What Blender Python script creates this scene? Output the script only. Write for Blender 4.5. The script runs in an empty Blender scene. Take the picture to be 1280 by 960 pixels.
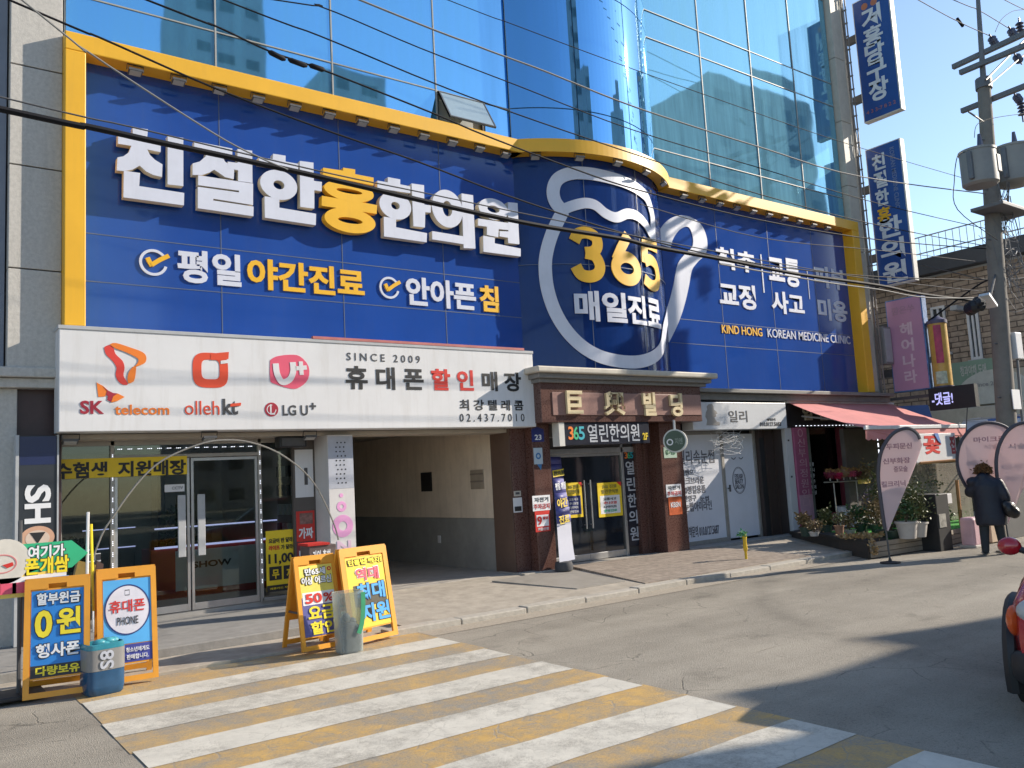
import bpy, bmesh, math, random
from mathutils import Vector, Matrix, noise
random.seed(7)
R = math.radians
S = bpy.context.scene
COL = S.collection
V = Vector

# ------------------------------------------------------------------ camera
CAM_Z = 1.75
YAW, PITCH, ROLL, FPX = R(36.512), R(6.303), R(-3.140), 1050.45
fw = V((math.sin(YAW)*math.cos(PITCH), math.cos(YAW)*math.cos(PITCH), math.sin(PITCH)))
r0 = V((math.cos(YAW), -math.sin(YAW), 0)); u0 = r0.cross(fw)
rt = r0*math.cos(ROLL) + u0*math.sin(ROLL)
up = -r0*math.sin(ROLL) + u0*math.cos(ROLL)
cam = bpy.data.cameras.new('camera'); co = bpy.data.objects.new('camera', cam); COL.objects.link(co)
co.matrix_world = Matrix(((rt.x, up.x, -fw.x, 0), (rt.y, up.y, -fw.y, 0), (rt.z, up.z, -fw.z, CAM_Z), (0, 0, 0, 1)))
cam.sensor_width = 36; cam.sensor_fit = 'HORIZONTAL'; cam.lens = FPX/1280*36
cam.clip_start = 0.05; cam.clip_end = 2000
S.camera = co

# ------------------------------------------------------------------ light
SUN_EL, SUN_AZ = R(26.5), R(110.6)          # azimuth clockwise from +Y
w = bpy.data.worlds.new('World'); S.world = w; w.use_nodes = True
nt = w.node_tree
bg = nt.nodes['Background']
sky = nt.nodes.new('ShaderNodeTexSky'); sky.sky_type = 'NISHITA'; sky.sun_disc = False
sky.sun_elevation = SUN_EL; sky.sun_rotation = SUN_AZ
sky.air_density = 1.0; sky.dust_density = 0.35; sky.ozone_density = 1.6; sky.altitude = 50
nt.links.new(sky.outputs['Color'], bg.inputs['Color']); bg.inputs['Strength'].default_value = 0.135
sl = bpy.data.lights.new('sun', 'SUN'); sl.energy = 4.3; sl.angle = R(0.5); sl.color = (1.0, 0.90, 0.76)
so = bpy.data.objects.new('sun', sl); COL.objects.link(so)
sd = V((math.cos(SUN_EL)*math.sin(SUN_AZ), math.cos(SUN_EL)*math.cos(SUN_AZ), math.sin(SUN_EL)))
so.rotation_euler = (-sd).to_track_quat('-Z', 'Y').to_euler(); so.location = sd*60
S.view_settings.view_transform = 'Standard'; S.view_settings.look = 'None'
S.view_settings.exposure = 0.75; S.view_settings.gamma = 1.0
S.view_settings.use_curve_mapping = False
S.cycles.max_bounces = 7; S.cycles.transparent_max_bounces = 12

# ------------------------------------------------------------------ unprojection of a photo pixel (1280x960) onto a plane
O = V((0, 0, CAM_Z))
def ray(px, py): return fw*FPX + rt*(px-640) + up*(480-py)
def FY(px, py, Y):
    d = ray(px, py); return O + d*(Y/d.y)
def FX(px, py, X):
    d = ray(px, py); return O + d*(X/d.x)
def GZ(px, py, z=0.0):
    d = ray(px, py); return O + d*((z-CAM_Z)/d.z)

# ------------------------------------------------------------------ materials
MATS = {}
def mat(name, col, rough=.6, var=.12, scale=4.0, bump=0., bscale=60., metal=0., spec=.5, coat=0., emit=None, estr=0., dirt=0., dirtcol=(.1, .09, .075), streak=False):
    if name in MATS: return MATS[name]
    m = bpy.data.materials.new(name); m.use_nodes = True; n = m.node_tree.nodes; L = m.node_tree.links
    p = n['Principled BSDF']
    p.inputs['Roughness'].default_value = rough; p.inputs['Metallic'].default_value = metal
    p.inputs['Specular IOR Level'].default_value = spec; p.inputs['Coat Weight'].default_value = coat
    p.inputs['Base Color'].default_value = (*col, 1)
    tc = n.new('ShaderNodeTexCoord')
    base = None
    if var > 0:
        ns = n.new('ShaderNodeTexNoise'); ns.inputs['Scale'].default_value = scale; ns.inputs['Detail'].default_value = 6; ns.inputs['Roughness'].default_value = .65
        L.new(tc.outputs['Object'], ns.inputs['Vector'])
        rp = n.new('ShaderNodeValToRGB'); rp.color_ramp.elements[0].position = .3; rp.color_ramp.elements[1].position = .7
        rp.color_ramp.elements[0].color = (*[c*(1-var) for c in col], 1); rp.color_ramp.elements[1].color = (*[min(1, c*(1+var)) for c in col], 1)
        L.new(ns.outputs['Fac'], rp.inputs['Fac']); base = rp.outputs['Color']
        rr = n.new('ShaderNodeMapRange'); rr.inputs['To Min'].default_value = max(.0, rough*(1-var)); rr.inputs['To Max'].default_value = min(1, rough*(1+var))
        L.new(ns.outputs['Fac'], rr.inputs['Value']); L.new(rr.outputs['Result'], p.inputs['Roughness'])
    if dirt > 0:
        mp = n.new('ShaderNodeMapping'); mp.inputs['Scale'].default_value = (5, 5, .5) if streak else (1.3, 1.3, 1.3)
        L.new(tc.outputs['Object'], mp.inputs['Vector'])
        n2 = n.new('ShaderNodeTexNoise'); n2.inputs['Scale'].default_value = 1.6; n2.inputs['Detail'].default_value = 8; n2.inputs['Roughness'].default_value = .7
        L.new(mp.outputs['Vector'], n2.inputs['Vector'])
        r2 = n.new('ShaderNodeMapRange'); r2.inputs['From Min'].default_value = .5; r2.inputs['From Max'].default_value = .78; r2.inputs['To Max'].default_value = dirt
        L.new(n2.outputs['Fac'], r2.inputs['Value'])
        mx = n.new('ShaderNodeMixRGB'); L.new(r2.outputs['Result'], mx.inputs['Fac'])
        if base: L.new(base, mx.inputs['Color1'])
        else: mx.inputs['Color1'].default_value = (*col, 1)
        mx.inputs['Color2'].default_value = (*dirtcol, 1); base = mx.outputs['Color']
    if base: L.new(base, p.inputs['Base Color'])
    if bump > 0:
        nb = n.new('ShaderNodeTexNoise'); nb.inputs['Scale'].default_value = bscale; nb.inputs['Detail'].default_value = 5
        L.new(tc.outputs['Object'], nb.inputs['Vector'])
        bp = n.new('ShaderNodeBump'); bp.inputs['Strength'].default_value = bump; bp.inputs['Distance'].default_value = .02
        L.new(nb.outputs['Fac'], bp.inputs['Height']); L.new(bp.outputs['Normal'], p.inputs['Normal'])
    if emit:
        p.inputs['Emission Color'].default_value = (*emit, 1); p.inputs['Emission Strength'].default_value = estr
    MATS[name] = m
    return m
def node_mat(name, fn):
    m = bpy.data.materials.new(name); m.use_nodes = True
    fn(m.node_tree.nodes, m.node_tree.links, m.node_tree.nodes['Principled BSDF'], m.node_tree.nodes['Material Output'])
    MATS[name] = m
    return m

BLUE = mat('blue sign film', (.018, .070, .315), .09, .10, .6, spec=.62, dirt=.12, dirtcol=(.08, .1, .16), streak=True)
YEL = mat('yellow sheet metal', (.80, .43, .022), .42, .05, 1.5, dirt=.16, dirtcol=(.4, .24, .05), streak=True)
WLET = mat('white letter acrylic', (.62, .64, .73), .4, .05, 3, dirt=.22, dirtcol=(.40, .40, .44), streak=True)
WSIDE = mat('cream letter side', (.70, .62, .47), .5, .05)
YLET = mat('yellow letter acrylic', (.82, .45, .02), .4, .05, 3, dirt=.2, dirtcol=(.5, .28, .04), streak=True)
OFFW = mat('white sign face', (.68, .675, .68), .45, .05, 1.2, dirt=.38, dirtcol=(.45, .42, .38), streak=True)
STONE = mat('grey granite', (.50, .475, .435), .65, .14, 22, .15, 90, dirt=.3, dirtcol=(.2, .19, .17), streak=True)
CREAM = mat('cream stone cladding', (.50, .455, .385), .6, .1, 6, dirt=.35, dirtcol=(.25, .21, .17), streak=True)
BROWN = mat('polished brown granite', (.105, .050, .040), .28, .22, 40, dirt=.25, dirtcol=(.19, .15, .13), streak=True)
PINKST = mat('pinkish granite', (.30, .175, .15), .35, .15, 40, dirt=.25, dirtcol=(.15, .09, .08))
DARKRED = mat('dark red panel', (.060, .030, .030), .45, .15, 8)
SOFFIT = mat('soffit beige board', (.42, .37, .31), .7, .1, 3)
ALU = mat('brushed aluminium', (.50, .50, .50), .35, .08, 9, metal=.75)
ALUD = mat('dull aluminium profile', (.36, .34, .31), .45, .1, 9, metal=.4)
BLK = mat('black plastic', (.018, .018, .02), .5, .15, 8)
DGREY = mat('dark grey metal', (.075, .075, .078), .5, .15, 8)
LGREY = mat('light grey metal', (.42, .43, .44), .5, .08, 8)
WALLB = mat('garage beige plaster', (.74, .64, .52), .85, .1, 2.2, .1, 25, dirt=.45, dirtcol=(.40, .33, .26), streak=True)
WALLG = mat('garage grey paint', (.29, .29, .275), .75, .15, 2.2, dirt=.35, dirtcol=(.2, .19, .17))
CONC = mat('worn concrete', (.38, .335, .275), .9, .2, 5, .2, 50, dirt=.65, dirtcol=(.19, .165, .135))
CONCG = mat('grey deck concrete', (.26, .25, .235), .85, .13, 7, .2, 60, dirt=.45, dirtcol=(.12, .11, .1))
KERBM = mat('kerb stone', (.42, .385, .33), .85, .16, 14, .3, 60, dirt=.5, dirtcol=(.19, .17, .14))
RED = mat('red', (.62, .035, .025), .45, .06)
ORANGE = mat('orange', (.80, .20, .02), .45, .06)
PINK = mat('pink', (.72, .10, .17), .45, .06)
CRIM = mat('crimson', (.36, .02, .04), .45, .06)
INK = mat('black ink', (.02, .02, .022), .5, .05)
DKINK = mat('dark grey ink', (.055, .055, .06), .5, .05)
WHT = mat('white print', (.78, .78, .79), .5, .03)
YPR = mat('yellow print', (.82, .58, .02), .5, .05)
NAVY = mat('navy print', (.02, .03, .16), .5, .06)
SKYB = mat('sky blue print', (.05, .33, .78), .5, .06)
GRN = mat('green print', (.03, .42, .20), .5, .06)
LILAC = mat('violet blue vinyl', (.085, .085, .27), .5, .08)
LED = mat('led point', (.9, .9, 1), .5, 0, emit=(.85, .9, 1), estr=1.3)
LEDB = mat('led strip', (.9, .9, 1), .5, 0, emit=(.5, .53, 1), estr=.55)

# ------------------------------------------------------------------ mesh builder
class MB:
    def __init__(s): s.v = []; s.f = []
    def add(s, vs, fs):
        b = len(s.v); s.v += [V(x) for x in vs]; s.f += [[i+b for i in f] for f in fs]; return s
    def poly(s, pts): return s.add(pts, [list(range(len(pts)))])
    def box(s, a, b, bev=0.):
        x0, x1 = sorted((a[0], b[0])); y0, y1 = sorted((a[1], b[1])); z0, z1 = sorted((a[2], b[2]))
        vs = [(x0, y0, z0), (x1, y0, z0), (x1, y1, z0), (x0, y1, z0), (x0, y0, z1), (x1, y0, z1), (x1, y1, z1), (x0, y1, z1)]
        fs = [(0, 3, 2, 1), (4, 5, 6, 7), (0, 1, 5, 4), (1, 2, 6, 5), (2, 3, 7, 6), (3, 0, 4, 7)]
        if bev > 0:
            bm = bmesh.new(); bv = [bm.verts.new(v) for v in vs]
            for f in fs: bm.faces.new([bv[i] for i in f])
            bmesh.ops.bevel(bm, geom=bm.edges[:], offset=bev, segments=2, affect='EDGES', profile=.5)
            bm.verts.index_update(); s.add([v.co.copy() for v in bm.verts], [[v.index for v in f.verts] for f in bm.faces]); bm.free(); return s
        return s.add(vs, fs)
    def prism(s, pts, ext):
        pts = [V(p) for p in pts]; ext = V(ext); n = len(pts)
        return s.add(pts+[p+ext for p in pts], [list(range(n))[::-1], list(range(n, 2*n))]+[[i, (i+1) % n, n+(i+1) % n, n+i] for i in range(n)])
    def tube(s, pts, r, seg=8):
        pts = [V(p) for p in pts]; n = len(pts); rs = r if isinstance(r, (list, tuple)) else [r]*n
        vs = []; pu = None
        for i, p in enumerate(pts):
            d = (pts[min(i+1, n-1)]-pts[max(i-1, 0)]).normalized()
            if pu is None:
                pu = V((0, 0, 1)) if abs(d.z) < .9 else V((1, 0, 0))
            a = (pu-d*pu.dot(d)).normalized(); pu = a; b = d.cross(a)
            vs += [p+a*(math.cos(2*math.pi*k/seg)*rs[i])+b*(math.sin(2*math.pi*k/seg)*rs[i]) for k in range(seg)]
        fs = [[i*seg+k, i*seg+(k+1) % seg, (i+1)*seg+(k+1) % seg, (i+1)*seg+k] for i in range(n-1) for k in range(seg)]
        fs += [list(range(seg))[::-1], [(n-1)*seg+k for k in range(seg)]]
        return s.add(vs, fs)
    def lathe(s, prof, c=(0, 0, 0), seg=20, sx=1., sy=1.):
        c = V(c); n = len(prof)
        vs = [c+V((math.cos(2*math.pi*k/seg)*r*sx, math.sin(2*math.pi*k/seg)*r*sy, z)) for r, z in prof for k in range(seg)]
        fs = [[i*seg+k, i*seg+(k+1) % seg, (i+1)*seg+(k+1) % seg, (i+1)*seg+k] for i in range(n-1) for k in range(seg)]
        fs += [list(range(seg))[::-1], [(n-1)*seg+k for k in range(seg)]]
        return s.add(vs, fs)
    def ball(s, c, r, seg=14, rings=9, rot=None):
        r = (r, r, r) if not isinstance(r, (tuple, list)) else r; c = V(c); vs = []
        for i in range(rings+1):
            t = math.pi*i/rings
            for k in range(seg):
                q = V((math.sin(t)*math.cos(2*math.pi*k/seg)*r[0], math.sin(t)*math.sin(2*math.pi*k/seg)*r[1], math.cos(t)*r[2]))
                if rot: q = rot @ q
                vs.append(c+q)
        return s.add(vs, [[i*seg+k, (i+1)*seg+k, (i+1)*seg+(k+1) % seg, i*seg+(k+1) % seg] for i in range(rings) for k in range(seg)])
    def ring(s, fn, ro, ri, th=.004, seg=40, a0=0., a1=2*math.pi, cx=0., cy=0., ro2=None, ri2=None):
        """flat ring in the (x, y) of fn(x, y, lift)"""
        ro2 = ro2 or ro; ri2 = ri2 or ri; n = seg+1; vs = []
        for k in range(n):
            a = a0+(a1-a0)*k/seg
            for (rx, ry, h) in ((ri, ri2, 0), (ro, ro2, 0), (ro, ro2, th), (ri, ri2, th)):
                vs.append(fn(cx+math.cos(a)*rx, cy+math.sin(a)*ry, h))
        fs = []
        for k in range(seg):
            for j in range(4): fs.append([k*4+j, k*4+(j+1) % 4, k*4+4+(j+1) % 4, k*4+4+j])
        fs += [[0, 1, 2, 3], [seg*4+3, seg*4+2, seg*4+1, seg*4]]
        return s.add(vs, fs)
    def plate(s, fn, x0, x1, y0, y1, th=.003, nx=1, lift=0.):
        for i in range(nx):
            a = x0+(x1-x0)*i/nx; b = x0+(x1-x0)*(i+1)/nx
            vs = [fn(a, y0, lift), fn(b, y0, lift), fn(b, y1, lift), fn(a, y1, lift), fn(a, y0, lift+th), fn(b, y0, lift+th), fn(b, y1, lift+th), fn(a, y1, lift+th)]
            fs = [(0, 3, 2, 1), (4, 5, 6, 7), (0, 1, 5, 4), (2, 3, 7, 6)]
            if i == 0: fs.append((3, 0, 4, 7))
            if i == nx-1: fs.append((1, 2, 6, 5))
            s.add(vs, fs)
        return s
    def shape(s, fn, pts, th=.003, lift=.0):
        """flat outline pts [(x, y)] in fn's frame, given a thickness"""
        n = len(pts)
        vs = [fn(x, y, lift) for x, y in pts]+[fn(x, y, lift+th) for x, y in pts]
        return s.add(vs, [list(range(n))[::-1], list(range(n, 2*n))]+[[i, (i+1) % n, n+(i+1) % n, n+i] for i in range(n)])
    def strip(s, fn, pts, w, th=.004, lift=0.):
        """ribbon of width w following pts in fn's frame, rounded by resampling"""
        P = smooth2(pts); n = len(P); vs = []
        ws = w if callable(w) else (lambda t: w)
        for i, p in enumerate(P):
            d = (P[min(i+1, n-1)]-P[max(i-1, 0)]).normalized(); nn = V((-d.y, d.x)); h = ws(i/(n-1))/2
            a = p+nn*h; b = p-nn*h
            vs += [fn(a.x, a.y, lift), fn(b.x, b.y, lift), fn(b.x, b.y, lift+th), fn(a.x, a.y, lift+th)]
        fs = []
        for k in range(n-1):
            for j in range(4): fs.append([k*4+j, k*4+(j+1) % 4, k*4+4+(j+1) % 4, k*4+4+j])
        fs += [[0, 1, 2, 3], [(n-1)*4+3, (n-1)*4+2, (n-1)*4+1, (n-1)*4]]
        return s.add(vs, fs)
    def leaf(s, p, size, up=.3):
        a = random.uniform(0, 6.283); e = random.uniform(-.5, 1.1)
        d = V((math.cos(a)*math.cos(e), math.sin(a)*math.cos(e), math.sin(e)))
        q = d.cross(V((random.uniform(-1, 1), random.uniform(-1, 1), random.uniform(-1, 1)))).normalized()
        p = V(p); k = size
        return s.add([p, p+d*k*.5+q*k*.28, p+d*k, p+d*k*.5-q*k*.28], [[0, 1, 2, 3]])
    def build(s, name, m, parent=None, smooth=False, loc=None):
        me = bpy.data.meshes.new(name)
        if parent is not None: inv = WM[parent.name].inverted()
        else:
            if loc is None:
                xs = [v.x for v in s.v]; ys = [v.y for v in s.v]; zs = [v.z for v in s.v]
                loc = V(((min(xs)+max(xs))/2, (min(ys)+max(ys))/2, min(zs)))
            inv = Matrix.Translation(-V(loc))
        me.from_pydata([inv @ v for v in s.v], [], s.f); me.validate()
        bm = bmesh.new(); bm.from_mesh(me); bmesh.ops.recalc_face_normals(bm, faces=bm.faces[:]); bm.to_mesh(me); bm.free()
        me.materials.append(m)
        if smooth:
            me.polygons.foreach_set('use_smooth', [True]*len(me.polygons))
            try: me.set_sharp_from_angle(angle=R(40))
            except Exception: pass
        o = bpy.data.objects.new(name, me); COL.objects.link(o)
        if parent is not None: o.parent = parent; WM[o.name] = WM[parent.name]
        else: o.location = loc; WM[o.name] = Matrix.Translation(V(loc))
        return o
WM = {}
def smooth2(pts, k=6):
    P = [V((x, y)) for x, y in pts]; n = len(P); out = []
    for i in range(n-1):
        a, b, c, d = P[max(i-1, 0)], P[i], P[i+1], P[min(i+2, n-1)]
        for j in range(k):
            t = j/k
            out.append(.5*((2*b)+(c-a)*t+(2*a-5*b+4*c-d)*t*t+(3*b-a-3*c+d)*t**3))
    out.append(P[-1]); return out
def smooth3(pts, k=5):
    P = [V(p) for p in pts]; n = len(P); out = []
    for i in range(n-1):
        a, b, c, d = P[max(i-1, 0)], P[i], P[i+1], P[min(i+2, n-1)]
        for j in range(k):
            t = j/k
            out.append(.5*((2*b)+(c-a)*t+(2*a-5*b+4*c-d)*t*t+(3*b-a-3*c+d)*t**3))
    out.append(P[-1]); return out
def tag(o, label=None, cat=None, group=None, kind=None):
    if label: o['label'] = label
    if cat: o['category'] = cat
    if group: o['group'] = group
    if kind: o['kind'] = kind
    return o
def root(name, label, cat, loc, rz=0., group=None, kind=None):
    o = bpy.data.objects.new(name, None); COL.objects.link(o); o.location = loc; o.rotation_euler = (0, 0, rz)
    o.empty_display_size = .1
    WM[o.name] = Matrix.Translation(V(loc)) @ Matrix.Rotation(rz, 4, 'Z')
    return tag(o, label, cat, group, kind)
def kids(o): return [c for c in bpy.data.objects if c.parent == o]
def copy_tree(o, loc, rz=None):
    c = o.copy(); COL.objects.link(c); c.location = loc
    if rz is not None: c.rotation_euler = (0, 0, rz)
    for ch in kids(o):
        d = ch.copy(); COL.objects.link(d); d.parent = c
        for g in kids(ch):
            e = g.copy(); COL.objects.link(e); e.parent = d
    return c
# ------------------------------------------------------------------ frames: fn(x, y, lift) -> world
def fY(Y): return lambda x, z, l=0.: V((x, Y-l, z))            # wall facing the street (-Y); x = world X
def fX(X): return lambda y, z, l=0.: V((X-l, -y, z))           # wall facing -X; x = -world Y
def fP(o, u, v):
    o, u, v = V(o), V(u).normalized(), V(v).normalized(); n = u.cross(v)
    return lambda x, y, l=0.: o+u*x+v*y+n*l
def bY(Y, x0, y0, x1, y1):
    a = FY(x0, y0, Y); b = FY(x1, y1, Y); return (a.x, b.x, b.z, a.z)
def bX(X, x0, y0, x1, y1):
    a = FX(x0, y0, X); b = FX(x1, y1, X); return (-a.y, -b.y, b.z, a.z)
CACHE = {}
def glyphs(s, bold, flat, res=3):
    key = (s, bold, flat)
    if key not in CACHE:
        c = bpy.data.curves.new('t', 'FONT'); c.body = s; c.size = 1; c.offset = bold; c.extrude = 0 if flat else .5; c.resolution_u = res
        o = bpy.data.objects.new('t', c); COL.objects.link(o); bpy.context.view_layer.update()
        me = bpy.data.meshes.new_from_object(o)
        CACHE[key] = ([v.co.copy() for v in me.vertices], [list(p.vertices) for p in me.polygons])
        bpy.data.objects.remove(o); bpy.data.curves.remove(c); bpy.data.meshes.remove(me)
    return CACHE[key]
def sliced(vs, fs, n):
    bm = bmesh.new(); bv = [bm.verts.new(v) for v in vs]
    for f in fs:
        try: bm.faces.new([bv[i] for i in f])
        except ValueError: pass
    x0 = min(v.x for v in vs); x1 = max(v.x for v in vs)
    for k in range(1, n):
        bmesh.ops.bisect_plane(bm, geom=bm.verts[:]+bm.edges[:]+bm.faces[:], plane_co=(x0+(x1-x0)*k/n, 0, 0), plane_no=(1, 0, 0))
    bm.verts.index_update(); r = ([v.co.copy() for v in bm.verts], [[v.index for v in f.verts] for f in bm.faces]); bm.free(); return r
def tmesh(mb, s, fn, box, bold=.02, th=.004, lift=.002, rot=0, keep=None, flat=False, slices=0, cap=.034):
    vs, fs = glyphs(s, min(bold, cap), flat)
    if slices: vs, fs = sliced(vs, fs, slices)
    if rot == 90: vs = [V((-v.y, v.x, v.z)) for v in vs]
    if rot == -90: vs = [V((v.y, -v.x, v.z)) for v in vs]
    x0 = min(v.x for v in vs); x1 = max(v.x for v in vs); y0 = min(v.y for v in vs); y1 = max(v.y for v in vs)
    bx0, bx1, by0, by1 = box
    mb.add([fn(bx0+(v.x-x0)/(x1-x0)*(bx1-bx0), by0+(v.y-y0)/(y1-y0)*(by1-by0), lift+((v.z+.5)*th if not flat else th)) for v in vs], fs)
    return mb
def txt(s, fn, box, m, parent, name='lettering', **k):
    return tmesh(MB(), s, fn, box, **k).build(name, m, parent)
def vtxt(s, fn, box, m, parent, name='lettering', fill=.82, **k):
    """characters stacked top to bottom inside box"""
    mb = MB(); n = len(s); h = (box[3]-box[2])/n
    for i, ch in enumerate(s):
        if ch == ' ': continue
        y1 = box[3]-h*i; tmesh(mb, ch, fn, (box[0], box[1], y1-h*fill, y1), **k)
    return mb.build(name, m, parent)
def remeshed(mb, name, m, parent, voxel=.02, smooth=6):
    o = mb.build(name+'_raw', m, parent); o.modifiers.new('r', 'REMESH').voxel_size = voxel
    sm = o.modifiers.new('s', 'SMOOTH'); sm.iterations = smooth; sm.factor = .5
    dg = bpy.context.evaluated_depsgraph_get(); me = bpy.data.meshes.new_from_object(o.evaluated_get(dg))
    me.name = name; me.polygons.foreach_set('use_smooth', [True]*len(me.polygons))
    if not me.materials: me.materials.append(m)
    o.modifiers.clear(); old = o.data; o.data = me; bpy.data.meshes.remove(old); o.name = name; WM[o.name] = WM[parent.name] if parent else Matrix()
    return o
# ================================================================== GROUND
def asphalt(n, L, p, out):
    tc = n.new('ShaderNodeTexCoord'); ob = tc.outputs['Object']
    def noi(sc, det=6, ro=.65):
        x = n.new('ShaderNodeTexNoise'); x.inputs['Scale'].default_value = sc; x.inputs['Detail'].default_value = det; x.inputs['Roughness'].default_value = ro
        L.new(ob, x.inputs['Vector']); return x.outputs['Fac']
    def mr(s, a, b, c, d):
        x = n.new('ShaderNodeMapRange'); L.new(s, x.inputs['Value'])
        for k, q in zip(('From Min', 'From Max', 'To Min', 'To Max'), (a, b, c, d)): x.inputs[k].default_value = q
        return x.outputs['Result']
    def mth(op, a, b):
        x = n.new('ShaderNodeMath'); x.operation = op
        for i, q in enumerate((a, b)):
            if isinstance(q, (int, float)): x.inputs[i].default_value = q
            else: L.new(q, x.inputs[i])
        return x.outputs[0]
    big = noi(.35, 4); mid = noi(2.2, 8, .75); fine = noi(95, 3, .8)
    vor = n.new('ShaderNodeTexVoronoi'); vor.inputs['Scale'].default_value = 130; L.new(ob, vor.inputs['Vector'])
    v = mth('ADD', mr(big, .35, .65, -.030, .030), mr(mid, .3, .7, -.024, .024))
    v = mth('ADD', v, mr(fine, .3, .7, -.05, .05)); v = mth('ADD', v, mr(vor.outputs['Distance'], 0, .7, -.03, .03))
    v = mth('ADD', v, .262)
    # tyre darkened lanes along the street, old stains, repairs and loose grit
    st = n.new('ShaderNodeMapping'); st.inputs['Scale'].default_value = (.10, 1.0, 1); st.inputs['Rotation'].default_value = (0, 0, .03); L.new(ob, st.inputs['Vector'])
    ln = n.new('ShaderNodeTexNoise'); ln.inputs['Scale'].default_value = 1.1; ln.inputs['Detail'].default_value = 5; L.new(st.outputs['Vector'], ln.inputs['Vector'])
    v = mth('ADD', v, mr(ln.outputs['Fac'], .35, .65, -.045, .035))
    blot = mr(noi(1.3, 7, .7), .57, .70, 0, 1); v = mth('MULTIPLY', v, mth('SUBTRACT', 1, mth('MULTIPLY', blot, .26)))
    grit = n.new('ShaderNodeTexVoronoi'); grit.inputs['Scale'].default_value = 48; L.new(ob, grit.inputs['Vector'])
    v = mth('ADD', v, mth('MULTIPLY', mr(grit.outputs['Distance'], .05, .2, 1, 0), mr(noi(22, 2), .5, .62, 0, .09)))
    v = mth('SUBTRACT', v, mth('MULTIPLY', mr(noi(38, 4, .8), .54, .68, 0, .12), 1))
    # one pale repair patch and a curved skid of rubber
    sx = n.new('ShaderNodeSeparateXYZ'); L.new(ob, sx.inputs[0])
    dx = mth('SUBTRACT', sx.outputs['X'], 13.2); dy = mth('SUBTRACT', sx.outputs['Y'], 2.6)
    rad = mth('SQRT', mth('ADD', mth('MULTIPLY', dx, dx), mth('MULTIPLY', dy, dy)), 0)
    skid = mth('MULTIPLY', mr(mth('ABSOLUTE', mth('SUBTRACT', rad, 6.1), 0), .04, .26, 1, 0), mr(noi(3, 6), .4, .6, .25, .8))
    v = mth('MULTIPLY', v, mth('SUBTRACT', 1, mth('MULTIPLY', skid, .30)))
    # thin wandering cracks
    wob = n.new('ShaderNodeTexNoise'); wob.inputs['Scale'].default_value = 2.5; wob.inputs['Detail'].default_value = 5; L.new(ob, wob.inputs['Vector'])
    mxv = n.new('ShaderNodeMixRGB'); mxv.inputs['Fac'].default_value = .16; L.new(ob, mxv.inputs['Color1']); L.new(wob.outputs['Color'], mxv.inputs['Color2'])
    cr = n.new('ShaderNodeTexVoronoi'); cr.feature = 'DISTANCE_TO_EDGE'; cr.inputs['Scale'].default_value = 1.9; L.new(mxv.outputs['Color'], cr.inputs['Vector'])
    msk = mr(noi(.7, 5, .8), .50, .60, 0, 1)
    ck = mth('MULTIPLY', mr(cr.outputs['Distance'], .003, .014, 1, 0), msk)
    v = mth('MULTIPLY', v, mth('SUBTRACT', 1, mth('MULTIPLY', ck, .45)))
    comb = n.new('ShaderNodeCombineColor')
    L.new(mth('MULTIPLY', v, 1.08), comb.inputs[0]); L.new(mth('MULTIPLY', v, .97), comb.inputs[1]); L.new(mth('MULTIPLY', v, .80), comb.inputs[2])
    L.new(comb.outputs[0], p.inputs['Base Color']); p.inputs['Roughness'].default_value = .88
    p.inputs['Specular IOR Level'].default_value = .3
    bp = n.new('ShaderNodeBump'); bp.inputs['Strength'].default_value = .5; bp.inputs['Distance'].default_value = .008
    L.new(mth('SUBTRACT', mth('ADD', fine, vor.outputs['Distance']), ck), bp.inputs['Height']); L.new(bp.outputs['Normal'], p.inputs['Normal'])
ASPH = node_mat('old asphalt', asphalt)
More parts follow.
